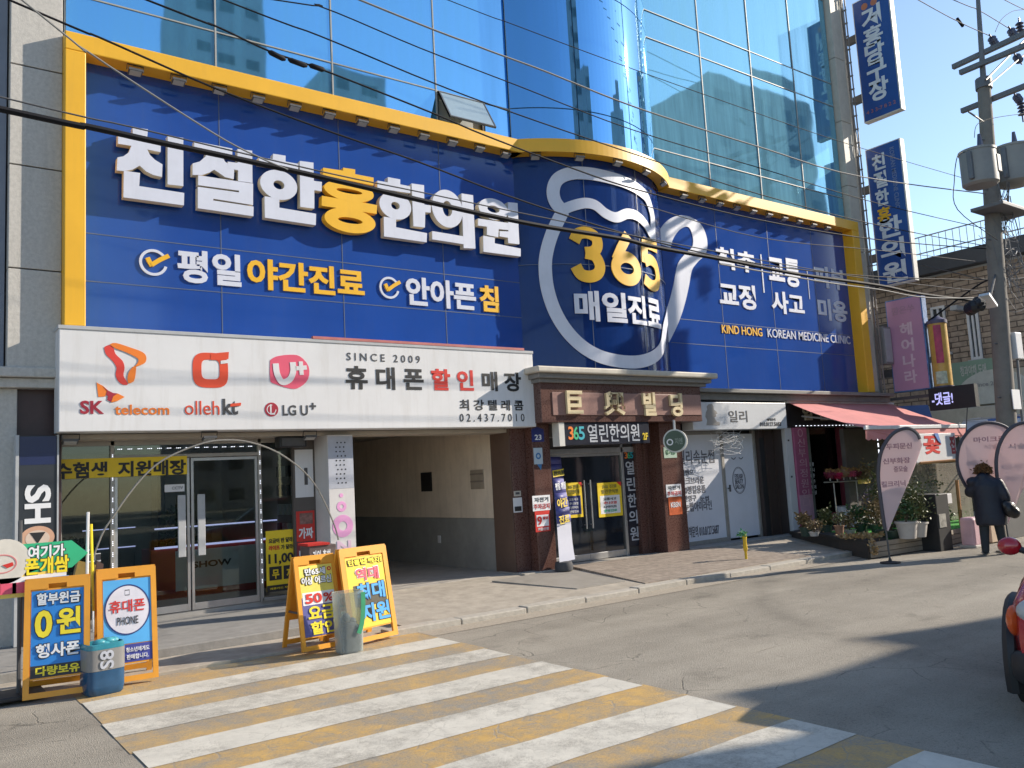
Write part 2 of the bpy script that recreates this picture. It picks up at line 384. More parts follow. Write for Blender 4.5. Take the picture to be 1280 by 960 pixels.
def paint(col, amount, crack):
    def f(n, L, p, out):
        tc = n.new('ShaderNodeTexCoord'); ob = tc.outputs['Object']
        def noi(sc, det=6, ro=.65):
            x = n.new('ShaderNodeTexNoise'); x.inputs['Scale'].default_value = sc; x.inputs['Detail'].default_value = det; x.inputs['Roughness'].default_value = ro
            L.new(ob, x.inputs['Vector']); return x.outputs['Fac']
        def mr(s, a, b, c, d):
            x = n.new('ShaderNodeMapRange'); L.new(s, x.inputs['Value'])
            for k, q in zip(('From Min', 'From Max', 'To Min', 'To Max'), (a, b, c, d)): x.inputs[k].default_value = q
            return x.outputs['Result']
        def mth(op, a, b):
            x = n.new('ShaderNodeMath'); x.operation = op
            for i, q in enumerate((a, b)):
                if isinstance(q, (int, float)): x.inputs[i].default_value = q
                else: L.new(q, x.inputs[i])
            return x.outputs[0]
        wearlow = noi(.9, 4, .6); wear = noi(7, 10, .8); spk = noi(60, 5, .85)
        wv = mth('ADD', mth('ADD', mth('MULTIPLY', wearlow, 1.1), mth('MULTIPLY', wear, .9)), mth('MULTIPLY', spk, .7))
        keep = mr(wv, amount-.18, amount+.18, 0, 1)
        wob = n.new('ShaderNodeTexNoise'); wob.inputs['Scale'].default_value = 5; wob.inputs['Detail'].default_value = 6; L.new(ob, wob.inputs['Vector'])
        mxv = n.new('ShaderNodeMixRGB'); mxv.inputs['Fac'].default_value = .14; L.new(ob, mxv.inputs['Color1']); L.new(wob.outputs['Color'], mxv.inputs['Color2'])
        cr = n.new('ShaderNodeTexVoronoi'); cr.feature = 'DISTANCE_TO_EDGE'; cr.inputs['Scale'].default_value = 4.5; L.new(mxv.outputs['Color'], cr.inputs['Vector'])
        ck = mth('MULTIPLY', mr(cr.outputs['Distance'], .006, .028, 1, 0), mr(noi(1.1, 3), .46, .58, 0, crack))
        keep = mth('MULTIPLY', keep, mth('SUBTRACT', 1, ck))
        mx = n.new('ShaderNodeMixRGB'); L.new(keep, mx.inputs['Fac'])
        a = n.new('ShaderNodeMixRGB'); L.new(mr(spk, .3, .7, 0, 1), a.inputs['Fac']); a.inputs['Color1'].default_value = (.20, .18, .15, 1); a.inputs['Color2'].default_value = (.34, .31, .26, 1)
        c2 = n.new('ShaderNodeMixRGB'); L.new(mr(noi(3, 8, .75), .3, .7, 0, 1), c2.inputs['Fac']); c2.inputs['Color1'].default_value = (*[q*.80 for q in col], 1); c2.inputs['Color2'].default_value = (*[min(1, q*1.08) for q in col], 1)
        L.new(a.outputs['Color'], mx.inputs['Color1']); L.new(c2.outputs['Color'], mx.inputs['Color2'])
        L.new(mx.outputs['Color'], p.inputs['Base Color']); p.inputs['Roughness'].default_value = .75
        bp = n.new('ShaderNodeBump'); bp.inputs['Strength'].default_value = .4; bp.inputs['Distance'].default_value = .006
        L.new(mth('ADD', keep, spk), bp.inputs['Height']); L.new(bp.outputs['Normal'], p.inputs['Normal'])
    return f
PWHITE = node_mat('worn white road paint', paint((.60, .565, .49), 1.20, .30))
PYEL = node_mat('worn yellow road paint', paint((.56, .35, .11), 1.37, .9))

tag(MB().poly([(-90, -90, 0), (140, -90, 0), (140, 140, 0), (-90, 140, 0)]).build('road', ASPH, loc=(0, 0, 0)), 'grey weathered asphalt road surface', kind='structure')
cw = root('crosswalk', 'yellow and white striped crosswalk on the asphalt', None, (3.2, 5.5, 0), kind='structure')
XL, XR = 1.36, 4.98
whites = [(8.36, 7.90), (7.44, 6.97), (6.50, 6.03), (5.60, 5.14), (4.68, 4.19), (3.74, 3.24), (2.80, 2.32), (1.86, 1.38)]
def stripe(nm, y0, y1, m, j=.015):
    zz_ = .004 if nm == 'yellow_stripe' else .007
    n = 14; a = []; b = []
    for i in range(n+1):
        x = XL+(XR-XL)*i/n+ (random.uniform(-.02, .02) if i in (0, n) else 0)
        a.append(V((x, y0+random.uniform(-j, j)*.6, zz_))); b.append(V((x, y1+random.uniform(-j, j)*.6, zz_)))
    mb = MB(); 
    for i in range(n): mb.poly([a[i], a[i+1], b[i+1], b[i]])
    mb.build(nm, m, cw)
stripe('yellow_stripe', 8.34, 8.96, PYEL)
for i, (a, b) in enumerate(whites):
    stripe('white_stripe', b, a, PWHITE)
    if i+1 < len(whites): stripe('yellow_stripe', whites[i+1][0]-.03, b+.03, PYEL)

# sidewalk: gentle slope from the kerb up to the shop fronts
def sz(y): return .07+(y-9.05)/(11.5-9.05)*.09
def walk(x0, x1, y0, y1, dz=0.):
    return [(x0, y0, sz(y0)+dz), (x1, y0, sz(y0)+dz), (x1, y1, sz(y1)+dz), (x0, y1, sz(y1)+dz)]
sw = MB()
sw.add([(4.9, 9.05, -.05), (40, 9.05, -.05), (40, 9.05, .07), (4.9, 9.05, .07), (4.9, 11.52, .16), (40, 11.52, .16), (4.9, 11.52, -.05), (40, 11.52, -.05)], [(0, 1, 2, 3), (3, 2, 5, 4), (0, 3, 4, 6)])
tag(sw.build('sidewalk', CONC), 'worn beige concrete sidewalk ramp', kind='structure')
kb = root('kerb', 'low stone kerb along the sidewalk', None, (9, 8.95, 0), kind='structure')
x = 4.6
while x < 14.6:
    MB().box((x+.006, 8.86, -.05), (min(x+1.0, 14.6)-.006, 9.06, .078+random.uniform(-.008, .006)), .014).build('kerb_stone', KERBM, kb); x += 1.0
pv = MB()   # gutter strip of pale gravelly concrete before the kerb
pv.poly([(4.99, 8.5, .0045), (14.6, 8.55, .0045), (14.6, 8.87, .0045), (4.99, 8.87, .0045)])
tag(pv.build('gutter', mat('pale gutter concrete', (.36, .31, .245), .95, .22, 30, .4, 80, dirt=.5, dirtcol=(.2, .18, .15))), 'pale gravelly gutter strip', kind='structure')
# grey deck in front of the phone shop
tag(MB().box((-1.5, 9.75, -.05), (5.2, 12.0, .13), .012).build('shop_deck', CONCG), 'grey concrete deck before the phone shop', kind='structure')
tag(MB().box((-1.5, 8.98, -.05), (4.9, 9.745, .035), .01).build('pavement', CONC), 'pale concrete pavement strip', kind='structure')
# paved ramp with plank-like setts before the entrance, and the metal drain plate left of it
def planky(n, L, p, out):
    tc = n.new('ShaderNodeTexCoord'); mp = n.new('ShaderNodeMapping'); L.new(tc.outputs['Object'], mp.inputs['Vector']); mp.inputs['Rotation'].default_value = (0, 0, .0)
    b = n.new('ShaderNodeTexBrick'); L.new(mp.outputs['Vector'], b.inputs['Vector']); b.inputs['Scale'].default_value = 3.2
    b.inputs['Color1'].default_value = (.26, .21, .17, 1); b.inputs['Color2'].default_value = (.32, .265, .215, 1); b.inputs['Mortar'].default_value = (.15, .125, .1, 1); b.inputs['Mortar Size'].default_value = .018; b.inputs['Row Height'].default_value = .22; b.inputs['Brick Width'].default_value = 1.4
    ns = n.new('ShaderNodeTexNoise'); ns.inputs['Scale'].default_value = 9; ns.inputs['Detail'].default_value = 7; L.new(tc.outputs['Object'], ns.inputs['Vector'])
    mx = n.new('ShaderNodeMixRGB'); mx.blend_type = 'OVERLAY'; mx.inputs['Fac'].default_value = .55; L.new(b.outputs['Color'], mx.inputs['Color1']); L.new(ns.outputs['Fac'], mx.inputs['Color2'])
    L.new(mx.outputs['Color'], p.inputs['Base Color']); p.inputs['Roughness'].default_value = .85
PLANK = node_mat('long setts', planky)
tag(MB().prism([(9.35, 11.25, .19), (12.9, 11.25, .19), (13.1, 9.12, .085), (9.0, 9.12, .085)], (0, 0, -.06)).build('entrance_ramp', PLANK), 'brownish paved ramp before the entrance', kind='structure')
tag(MB().prism([(7.55, 11.0, .165), (9.25, 11.2, .16), (8.95, 9.5, .10), (8.0, 9.5, .10)], (0, 0, -.02)).build('drain_cover_slab', mat('smooth grey slab', (.30, .275, .24), .6, .1, 5, dirt=.3)), 'smooth grey concrete slab in the sidewalk', kind='structure')

# ================================================================== CLINIC BUILDING
bl = root('clinic_building', 'blue glass clinic building with yellow framed sign, curved bay and ground floor shops', 'building', (10.5, 11.5, 0))
def P(nm, mb, m, par=None, sm=False): return mb.build(nm, m, par or bl, sm)
# core walls
P('wall', MB().box((1.62, 11.62, 3.3), (19.72, 20, 15.5)), mat('dark core wall', (.05, .055, .06), .8, .1))
# left pier of grey granite
pier = MB(); zz = [FY(30, q, 11.45).z for q in (462, 338, 210, 86)] + [11.0, 13.2, 15.5]
for a, b in zip(zz, zz[1:]):
    pier.box((1.05, 11.36, a+.008), (1.618, 12.0, b-.008), .006)
P('stone_pier', pier, STONE)
P('ledge', MB().box((.70, 11.33, 3.24), (1.62, 11.9, 3.36), .015).box((.75, 11.40, 3.12), (1.62, 11.9, 3.235), .01), STONE)
P('base_pier', MB().box((1.18, 11.60, .0), (1.66, 12.2, 3.12)), DARKRED)
P('corner_pier', MB().box((.70, 11.50, .0), (1.175, 12.2, 3.12), .01), STONE)
tag(MB().box((-12, 11.52, 0), (1.03, 20, 16)).build('neighbouring_building', mat('bluish grey cladding', (.20, .22, .27), .55, .1, 3)), 'bluish grey building edge beside the stone pier', 'building')

# ---- reflective curtain glass
def mirror_glass(col, dirt, dcol=(.10, .34, .56), wav=.06):
    def f(n, L, p, out):
        tc = n.new('ShaderNodeTexCoord'); ob = tc.outputs['Object']
        p.inputs['Metallic'].default_value = 1.0; p.inputs['Base Color'].default_value = (*col, 1); p.inputs['Roughness'].default_value = .025
        wv = n.new('ShaderNodeTexNoise'); wv.inputs['Scale'].default_value = .75; wv.inputs['Detail'].default_value = 1; L.new(ob, wv.inputs['Vector'])
        bp = n.new('ShaderNodeBump'); bp.inputs['Strength'].default_value = wav; bp.inputs['Distance'].default_value = .06; L.new(wv.outputs['Fac'], bp.inputs['Height']); L.new(bp.outputs['Normal'], p.inputs['Normal'])
        mp = n.new('ShaderNodeMapping'); mp.inputs['Scale'].default_value = (3.2, 3.2, .25); L.new(ob, mp.inputs['Vector'])
        d = n.new('ShaderNodeTexNoise'); d.inputs['Scale'].default_value = 1.3; d.inputs['Detail'].default_value = 7; d.inputs['Roughness'].default_value = .62; L.new(mp.outputs['Vector'], d.inputs['Vector'])
        mr = n.new('ShaderNodeMapRange'); mr.inputs['From Min'].default_value = .38; mr.inputs['From Max'].default_value = .75; mr.inputs['To Min'].default_value = dirt*.5; mr.inputs['To Max'].default_value = dirt; L.new(d.outputs['Fac'], mr.inputs['Value'])
        df = n.new('ShaderNodeBsdfDiffuse'); df.inputs['Color'].default_value = (*dcol, 1)
        ms = n.new('ShaderNodeMixShader'); L.new(mr.outputs['Result'], ms.inputs['Fac']); L.new(p.outputs['BSDF'], ms.inputs[1]); L.new(df.outputs['BSDF'], ms.inputs[2]); L.new(ms.outputs['Shader'], out.inputs['Surface'])
    return f
GLASS = node_mat('blue mirror glass', mirror_glass((.27, .58, .86), .34))
GLASSR = node_mat('dusty blue mirror glass', mirror_glass((.26, .54, .70), .60, (.22, .52, .70)))
GLASSC = node_mat('deep blue mirror glass', mirror_glass((.20, .46, .78), .26, wav=.004))
MULL = mat('mullion', (.42, .46, .48), .4, .1)
ROWS = [7.45, 8.30, 10.72, 11.33, 13.6, 15.4]
mg = MB()
for a_, b_, xx in ((1.66, 8.95, (3.58, 5.37, 7.25)), (12.45, 19.25, (14.15, 15.93, 17.6))):
    for x in xx: mg.box((x-.011, 11.482, 7.5), (x+.011, 11.50, 15.4))
    for z in (8.30, 10.72, 11.33, 13.6):
        if not (a_ < 2 and z > 10 and z < 13): mg.box((a_, 11.486, z-.009), (b_, 11.50, z+.009))
P('mullion', mg, mat('pale mullion cap', (.34, .35, .34), .5, .1))
P('mullion_grid', MB().box((1.66, 11.56, 7.3), (8.95, 11.615, 15.4)).box((12.45, 11.56, 7.3), (19.25, 11.615, 15.4)), MULL)
def pane(x0, x1, z0, z1, m, Y=11.50):
    g = .016; tx, tz = random.uniform(-.004, .004), random.uniform(-.004, .004)
    q = [(x0+g, Y-tx-tz, z0+g), (x1-g, Y+tx-tz, z0+g), (x1-g, Y+tx+tz, z1-g), (x0+g, Y-tx+tz, z1-g)]
    P('glass_panel', MB().prism(q, (0, .03, 0)), m)
xs = [1.66, 3.58, 5.37, 7.25, 8.97]
for i in range(4):
    for j in range(5):
        if i == 3 and j == 0: pane(8.22, 8.97, ROWS[0], ROWS[1], GLASS); continue
        pane(xs[i], xs[i+1], ROWS[j], ROWS[j+1], GLASS)
xs = [12.42, 14.15, 15.93, 17.6, 19.25]
for i in range(4):
    for j in range(5): pane(xs[i], xs[i+1], ROWS[j], ROWS[j+1], GLASSR)
# top-hung window standing open
ow = MB().box((7.26, 11.5, 7.45), (7.30, 11.6, 8.30)).box((8.18, 11.5, 7.45), (8.22, 11.6, 8.30)).box((7.26, 11.5, 8.26), (8.22, 11.6, 8.31))
awf = P('open_window', ow, DGREY)
P('dark_opening', MB().box((7.30, 11.565, 7.45), (8.18, 11.60, 8.26)), BLK, awf)
a = V((7.28, 11.49, 8.27)); d = V((0, -math.sin(R(30)), -math.cos(R(30))))*.66
sash = fP(a+d, (1, 0, 0), -d)
P('sash', MB().plate(sash, 0, .93, 0, .66, .03), mat('pale sash glass', (.42, .52, .55), .2, .08, 3, metal=.35), awf)
P('sash_frame', MB().plate(sash, 0, .93, 0, .025, .036).plate(sash, 0, .93, .635, .66, .036).plate(sash, 0, .025, .025, .635, .036).plate(sash, .905, .93, .025, .635, .036), DGREY, awf)
# curved bay
CX, CY, CR = 10.60, 13.68, 2.90
def cyl(rad): return lambda s, z, l=0.: V((CX+(rad+l)*math.sin(s/CR), CY-(rad+l)*math.cos(s/CR), z))
SE = CR*math.asin(1.85/2.9)
def CYP(px, py, rad):
    d = ray(px, py); a = d.x*d.x+d.y*d.y; b = -(d.x*CX+d.y*CY); c = CX*CX+CY*CY-rad*rad
    disc = max(0, b*b-a*c); t = (-b-math.sqrt(disc))/a; p = O+d*t
    return V((math.atan2(p.x-CX, CY-p.y)*CR, p.z))
cj = [-SE, CYP(722, 120, 2.9).x, CYP(786, 120, 2.9).x, SE]
cj = [-SE, cj[1], cj[2], (cj[2]+SE)/2, SE]
for i in range(4):
    for j in range(5):
        P('curved_glass', MB().plate(cyl(CR-.05), cj[i]+.011, cj[i+1]-.011, ROWS[j]+.011, ROWS[j+1]-.011, .03, 14), GLASSC, sm=True)
P('curved_backing', MB().plate(cyl(CR-.10), -SE, SE, 3.4, 15.4, .03, 30), MULL, sm=True)
# right stone pier, pipes and cable ladder
cr = MB(); z = 3.35
for zt in (5.2, 6.9, 8.6, 10.3, 12.0, 13.7, 15.4):
    cr.box((19.27, 11.34, z+.006), (19.73, 12.0, zt-.006), .008); z = zt
P('stone_pier', cr, CREAM)
P('drain_pipe', MB().tube([(20.0, 11.45, 2.9), (20.0, 11.45, 15.4)], .05, 10), LGREY, sm=True)
cl = MB()
for yy in (11.24, 11.34): cl.tube([(19.82, yy, 3.1), (19.82, yy, 15.4)], .018, 6)
for k in range(34): cl.box((19.80, 11.22, 3.3+k*.36), (19.84, 11.36, 3.33+k*.36))
for k in range(3):
    cl.tube([(19.78+.03*math.sin(i*1.3+k), 11.28+.02*k+.015*math.sin(i*2.1+k*2), 3.1+i*.6) for i in range(21)], .010, 5)
P('cable_ladder', cl, mat('grimy cable trunking', (.22, .19, .17), .6, .2))
# ledges above the right shops
P('ledge', MB().box((12.75, 11.10, 3.22), (20.0, 11.62, 3.30), .01).box((12.4, 11.22, 3.08), (20.0, 11.62, 3.215), .01), mat('dirty grey flashing', (.20, .195, .185), .6, .15, 5, dirt=.4, dirtcol=(.1, .09, .08)))
# ---- entrance canopy
P('canopy_slab', MB().box((8.48, 10.72, 3.44), (12.95, 11.5, 3.545), .025), CREAM)
P('canopy_moulding', MB().box((8.56, 10.80, 3.355), (12.84, 11.5, 3.44), .012).box((8.62, 10.87, 3.29), (12.75, 11.5, 3.355), .01), mat('grey stone moulding', (.21, .20, .19), .5, .15, 20))
fas = P('fascia', MB().box((8.66, 10.92, 2.62), (12.62, 11.5, 3.29), .008), BROWN)
P('fascia_panel', MB().box((8.90, 10.905, 2.74), (12.60, 10.925, 3.13), .004), PINKST)
fl = fY(10.905)
for ch, x0, y0, x1, y1 in (('巨', 360, 150, 475, 305), ('興', 612, 155, 755, 315), ('빌', 868, 162, 962, 318), ('딩', 1050, 168, 1140, 322)):
    txt(ch, fl, bY(10.86, 640+x0/5.333, 460+y0/5.333, 640+x1/5.333, 460+y1/5.333), mat('gilt cream letters', (.66, .54, .33), .45, .08), bl, 'building_name_letter', bold=.035, th=.05, lift=.012)
# pillars either side of the entrance
P('pillar', MB().box((8.66, 11.22, .08), (9.04, 12.0, 2.62), .008), BROWN)
P('pillar', MB().box((11.72, 11.22, .08), (12.32, 12.0, 2.62), .008), BROWN)
P('jamb', MB().box((8.36, 11.42, .10), (8.655, 12.0, 2.62), .005), BROWN)
P('jamb', MB().box((11.40, 11.55, .10), (11.715, 12.0, 2.62), .005).box((11.55, 11.5, .10), (11.575, 11.56, 2.62)), BROWN)
P('threshold', MB().box((8.3, 11.15, .02), (12.4, 11.9, .175), .01), KERBM)
# entrance doors
P('entrance_recess', MB().box((9.2, 12.15, .1), (11.5, 12.2, 2.7)), BLK)
ef = P('entrance_frame', MB().box((9.22, 11.62, 2.10), (11.42, 11.72, 2.20), .006).box((9.22, 11.60, 2.40), (11.42, 11.72, 2.62), .006).box((9.22, 11.62, .17), (9.28, 11.72, 2.40), .006).box((11.06, 11.62, .17), (11.12, 11.72, 2.40), .006), ALU)
P('transom', MB().box((9.28, 11.65, 2.20), (11.06, 11.70, 2.40)), DGREY, ef)
DGLASS = mat('dark door glass', (.012, .016, .024), .05, .2, 2, spec=.7)
for x0 in (9.285, 10.175):
    dr = P('door', MB().box((x0, 11.66, .185), (x0+.885, 11.69, 2.095)), DGLASS)
    P('bottom_rail', MB().box((x0, 11.645, .185), (x0+.885, 11.70, .30), .004), ALU, dr); P('top_rail', MB().box((x0, 11.645, 2.05), (x0+.885, 11.70, 2.095), .004), ALU, dr)
    hx = x0+.80 if x0 < 10 else x0+.06
    P('handle', MB().tube([(hx, 11.60, .75), (hx, 11.60, 1.62)], .014, 8).tube([(hx, 11.60, .82), (hx, 11.66, .82)], .01, 6).tube([(hx, 11.60, 1.55), (hx, 11.66, 1.55)], .01, 6), ALU, dr)
P('side_panel', MB().box((11.12, 11.66, .17), (11.42, 11.72, 2.40)), mat('dark grey door panel', (.05, .045, .045), .5))
# ---- garage passage
P('garage_wall', MB().box((8.36, 12.0, 1.06), (8.56, 21, 2.75)), WALLB)
P('garage_dado', MB().box((8.352, 12.0, .1), (8.56, 21, 1.055)), WALLG)
P('garage_wall', MB().box((5.3, 12.0, .1), (5.46, 21, 2.75)), WALLB)
P('garage_back', MB().box((5.46, 20.8, .1), (8.36, 21, 2.75)), WALLB)
P('garage_ceiling', MB().box((5.3, 11.6, 2.70), (8.6, 21, 2.78)), SOFFIT)
P('garage_floor', MB().box((5.46, 11.5, .05), (8.36, 21, .165)), mat('garage floor concrete', (.42, .385, .34), .8, .15, 3, dirt=.5))
P('garage_jamb', MB().box((8.34, 11.44, .16), (8.355, 12.0, 2.62)), mat('brown jamb metal', (.13, .085, .065), .5))
P('lintel', MB().box((1.66, 11.50, 2.50), (8.66, 12.0, 2.56)).box((1.66, 11.56, 2.56), (8.66, 12.1, 3.4)), SOFFIT)
gsw = MB()
a = FX(526.5, 591, 8.35); b = FX(540, 614, 8.35)
P('garage_vent', MB().box((8.335, b.y, b.z), (8.365, a.y, a.z)), BLK)
a = FX(588, 588, 8.35); b = FX(605, 611, 8.35)
nb = P('notice_board', MB().box((8.34, b.y, b.z), (8.365, a.y, a.z)), mat('faded board', (.33, .28, .22), .8, .15))
P('notice_bars', MB().box((8.335, b.y, b.z+.12), (8.345, a.y, b.z+.15)).box((8.335, b.y, b.z+.25), (8.345, a.y, b.z+.28)), mat('faded bar', (.22, .18, .15), .8), nb)
a = FX(549, 674, 8.345); P('light_switch', MB().box((8.34, a.y-.05, a.z-.07), (8.356, a.y+.05, a.z+.07), .004), OFFW)
# ---- phone shop: glass front set back in the opening, with its interior behind
P('shop_ceiling', MB().box((1.66, 12.0, 2.56), (5.3, 17, 2.62)), mat('shop ceiling', (.75, .73, .69), .8, .05))
P('shop_floor', MB().box((1.66, 12.0, .06), (5.3, 17, .19)), mat('shop floor', (.40, .38, .35), .35, .2, 3))
P('shop_back_wall', MB().box((1.66, 16.5, .1), (5.3, 16.7, 2.6)), mat('shop back wall', (.50, .47, .42), .8, .2, 2))
P('shop_side_wall', MB().box((5.12, 12.06, .1), (5.299, 16.5, 2.6)), mat('shop side wall', (.60, .56, .49), .8, .1, 2))
P('shop_side_wall', MB().box((1.60, 12.2, .1), (1.66, 16.5, 2.6)), mat('shop side wall blue', (.05, .06, .10), .8, .1, 2))
def shopglass(n, L, p, out):
    tr = n.new('ShaderNodeBsdfTransparent'); tr.inputs['Color'].default_value = (.84, .88, .84, 1)
    gl = n.new('ShaderNodeBsdfGlossy'); gl.inputs['Roughness'].default_value = .015; gl.inputs['Color'].default_value = (.9, .95, .95, 1)
    lw = n.new('ShaderNodeFresnel'); lw.inputs['IOR'].default_value = 1.52
    m = n.new('ShaderNodeMixShader'); L.new(lw.outputs[0], m.inputs['Fac']); L.new(tr.outputs[0], m.inputs[1]); L.new(gl.outputs[0], m.inputs[2]); L.new(m.outputs[0], out.inputs['Surface'])
SG = node_mat('clear shop glass', shopglass)
YS = 12.0
def px(pxx, Y=YS, py=650): return FY(pxx, py, Y).x
fr = MB()
xA, xB, xC, xD, xE = 1.70, px(140), px(238), px(325), 5.08
for x, wd in ((xA, .04), (xB, .05), (xD, .05), (xE, .05)): fr.box((x-wd/2, YS-.04, .19), (x+wd/2, YS+.06, 2.50), .004)
fr.box((xA, YS-.04, 2.44), (xE, YS+.06, 2.50), .004).box((xB, YS-.035, 2.26), (xD, YS+.05, 2.31), .004).box((xA, YS-.04, .185), (xB, YS+.06, .24), .004).box((xD, YS-.04, .185), (xE, YS+.06, .24), .004)
P('shop_window_frame', fr, ALUD)
for x0, x1, z0, z1 in ((xA, xB, .24, 2.44), (xD, xE, .24, 2.44), (xB, xD, 2.31, 2.44)):
    P('shop_window', MB().box((x0+.02, YS, z0), (x1-.02, YS+.012, z1)), SG)
for x0, x1, hx in ((xB+.03, xC-.01, xC-.13), (xC+.01, xD-.03, xC+.13)):
    d = P('shop_door', MB().box((x0, YS, .28), (x1, YS+.012, 2.25)), SG)
    P('door_frame', MB().box((x0, YS-.015, .20), (x0+.035, YS+.03, 2.25)).box((x1-.035, YS-.015, .20), (x1, YS+.03, 2.25)).box((x0+.036, YS-.015, .20), (x1-.036, YS+.03, .29)).box((x0+.036, YS-.015, 2.21), (x1-.036, YS+.03, 2.25)), ALU, d)
    P('handle', MB().box((hx-.05, YS-.075, .92), (hx+.05, YS-.045, 1.75), .006).box((hx-.02, YS-.05, 1.0), (hx+.02, YS, 1.03)).box((hx-.02, YS-.05, 1.62), (hx+.02, YS, 1.65)), LGREY, d)
# yellow window banner behind the glass
bn = P('window_banner', MB().box((1.70, YS-.056, 2.03), (xC-.05, YS-.050, 2.28)), YPR)
bf = fY(YS-.056)
txt('수험생', bf, bY(YS, 67, 579, 133, 597), INK, bn, bold=.05); txt('지원매장', bf, bY(YS, 146, 577, 231, 593), INK, bn, bold=.05)
ps = P('window_poster', MB().box((px(330), YS-.058, .31), (px(376), YS-.050, 1.17)), YPR)
pf = fY(YS-.058); x0, x1 = px(330), px(376); W_ = x1-x0
txt('요금이 반 달라지도', pf, (x0+.04, x1-.05, .99, 1.06), INK, ps, bold=.04); txt('라이프', pf, (x0+.04, x0+.2, .89, .96), RED, ps, bold=.04); txt('가 달라진다', pf, (x0+.22, x1-.05, .89, .96), INK, ps, bold=.04)
txt('11,000', pf, (x0+.03, x1-.06, .68, .84), INK, ps, bold=.05)
P('poster_block', MB().box((x0+.04, YS-.064, .47), (x0+.22, YS-.059, .66)).box((x0+.25, YS-.064, .47), (x0+.43, YS-.059, .66)).box((x0, YS-.064, .31), (x1, YS-.059, .40)), INK, ps)
pf2 = fY(YS-.065)
txt('무', pf2, (x0+.08, x0+.18, .49, .62), YPR, ps, bold=.04); txt('제', pf2, (x0+.29, x0+.39, .49, .62), YPR, ps, bold=.04); txt('제휴카드 무한할인', pf2, (x0+.04, x1-.1, .34, .37), YPR, ps)
st = P('camera_sticker', MB().box((px(206), YS-.006, 1.80), (px(231), YS-.002, 1.90)), OFFW); txt('CCTV', fY(YS-.006), (px(215), px(229), 1.83, 1.87), mat('grey print', (.3, .3, .3)), st)
# led dotted lines round the door
ld = MB()
for k in range(15):
    for q in range(3):
        x = xB+.06+(xD-xB-.1)*k/15+q*.022; ld.box((x, YS-.05, 2.388), (x+.010, YS-.043, 2.396))
for xx in (xB, xD):
    for k in range(14):
        for q in range(3):
            z = .45+k*.14+q*.022; ld.box((xx-.004, YS-.05, z), (xx+.004, YS-.043, z+.009))
P('led_strip', ld, LED)
# poster column at the right of the shop front and white corner panel
pc = P('poster_column', MB().box((4.72, 11.88, .19), (5.06, 11.95, 2.50)), mat('poster backing', (.10, .085, .075), .6))
pp = fY(11.88); c0, c1 = 4.75, 5.03
P('poster', MB().box((c0, 11.872, 1.62), (c1, 11.878, 2.32)), OFFW, pc); P('poster', MB().box((c0, 11.872, .98), (c1, 11.878, 1.42)), RED, pc); P('poster', MB().box((c0, 11.872, .62), (c1, 11.878, .97)), mat('maroon poster', (.25, .03, .04)), pc)
txt('가짜', pp, (c0+.03, c1-.03, 1.02, 1.18), WHT, pc, bold=.05, lift=.01); txt('말해', pp, (c0+.03, c1-.03, .70, .86), WHT, pc, bold=.05, lift=.01)
P('phone_picture', MB().box((c0+.14, 11.866, 1.8), (c0+.19, 11.871, 2.05)), DGREY, pc); P('people_picture', MB().box((c0+.05, 11.866, 1.23), (c0+.25, 11.871, 1.39)), mat('dim people print', (.24, .12, .10), .5, .5, 14), pc)
wp = P('corner_panel', MB().box((5.06, 11.40, .14), (5.46, 11.98, 2.50), .006), mat('grubby white panel', (.62, .60, .59), .5, .06, 2, dirt=.3, dirtcol=(.42, .38, .35), streak=True))
wf = fY(11.40)
P('grey_patch', MB().plate(wf, 5.065, 5.455, 1.72, 2.48, .003), mat('pale grey print', (.42, .44, .50), .5), wp)
dots = MB()
for i in range(10):
    for j in range(3): dots.ring(wf, .012, .0005, .006, 8, cx=5.19+j*.06+(.02 if i % 3 == 0 else 0), cy=1.80+i*.065)
P('dot_print', dots, INK, wp)
P('pink_print', MB().ring(wf, .16, .065, .004, 36, cx=5.26, cy=1.18).ring(wf, .075, .03, .004, 24, cx=5.25, cy=1.46).ring(wf, .03, .001, .004, 12, cx=5.25, cy=1.62), mat('pale pink print', (.74, .34, .60), .5), wp)
txt('N', wf, (5.16, 5.38, .80, .97), mat('faint pink print', (.64, .46, .57), .5), wp, bold=.05)
# interior things that show through the glass
ct = root('display_counter', 'red and white shop counter with two glowing strips', 'counter', (4.0, 14, .19))
MB().box((3.15, 13.6, .19), (5.1, 14.2, .95), .01).build('counter_body', mat('counter red', (.40, .05, .05), .4), ct)
MB().box((3.5, 13.585, .30), (4.9, 13.598, .90)).build('front_panel', OFFW, ct)
txt('SHOW', fY(13.585), (3.75, 4.35, .62, .72), INK, ct, bold=.05)
MB().box((3.2, 13.57, .955), (5.1, 13.60, .985)).box((3.2, 13.57, 1.25), (5.1, 13.60, 1.27)).build('led_strip', LEDB, ct)
MB().box((3.2, 13.6, 1.235), (5.1, 14.1, 1.25)).build('glass_shelf', mat('shelf', (.2, .22, .22), .2), ct)
ct2 = root('glass_counter', 'dark shop counter with bluish light strips left of the doors', 'counter', (2.5, 14.6, .19))
MB().box((2.3, 14.4, .19), (3.1, 15.0, .98), .01).build('counter_body', mat('counter dark', (.03, .035, .04), .3), ct2)
MB().box((2.35, 14.37, .985), (3.1, 14.40, 1.0)).box((2.35, 14.37, 1.28), (3.1, 14.40, 1.295)).build('led_strip', LEDB, ct2)
sh = root('accessory_shelf', 'shop wall shelf with small phone accessories hanging in rows', 'shelf', (5.0, 13.2, 1.0))
MB().box((5.05, 12.3, 1.0), (5.12, 13.4, 2.3)).build('board', mat('shelf board', (.34, .30, .25), .6, .1), sh)
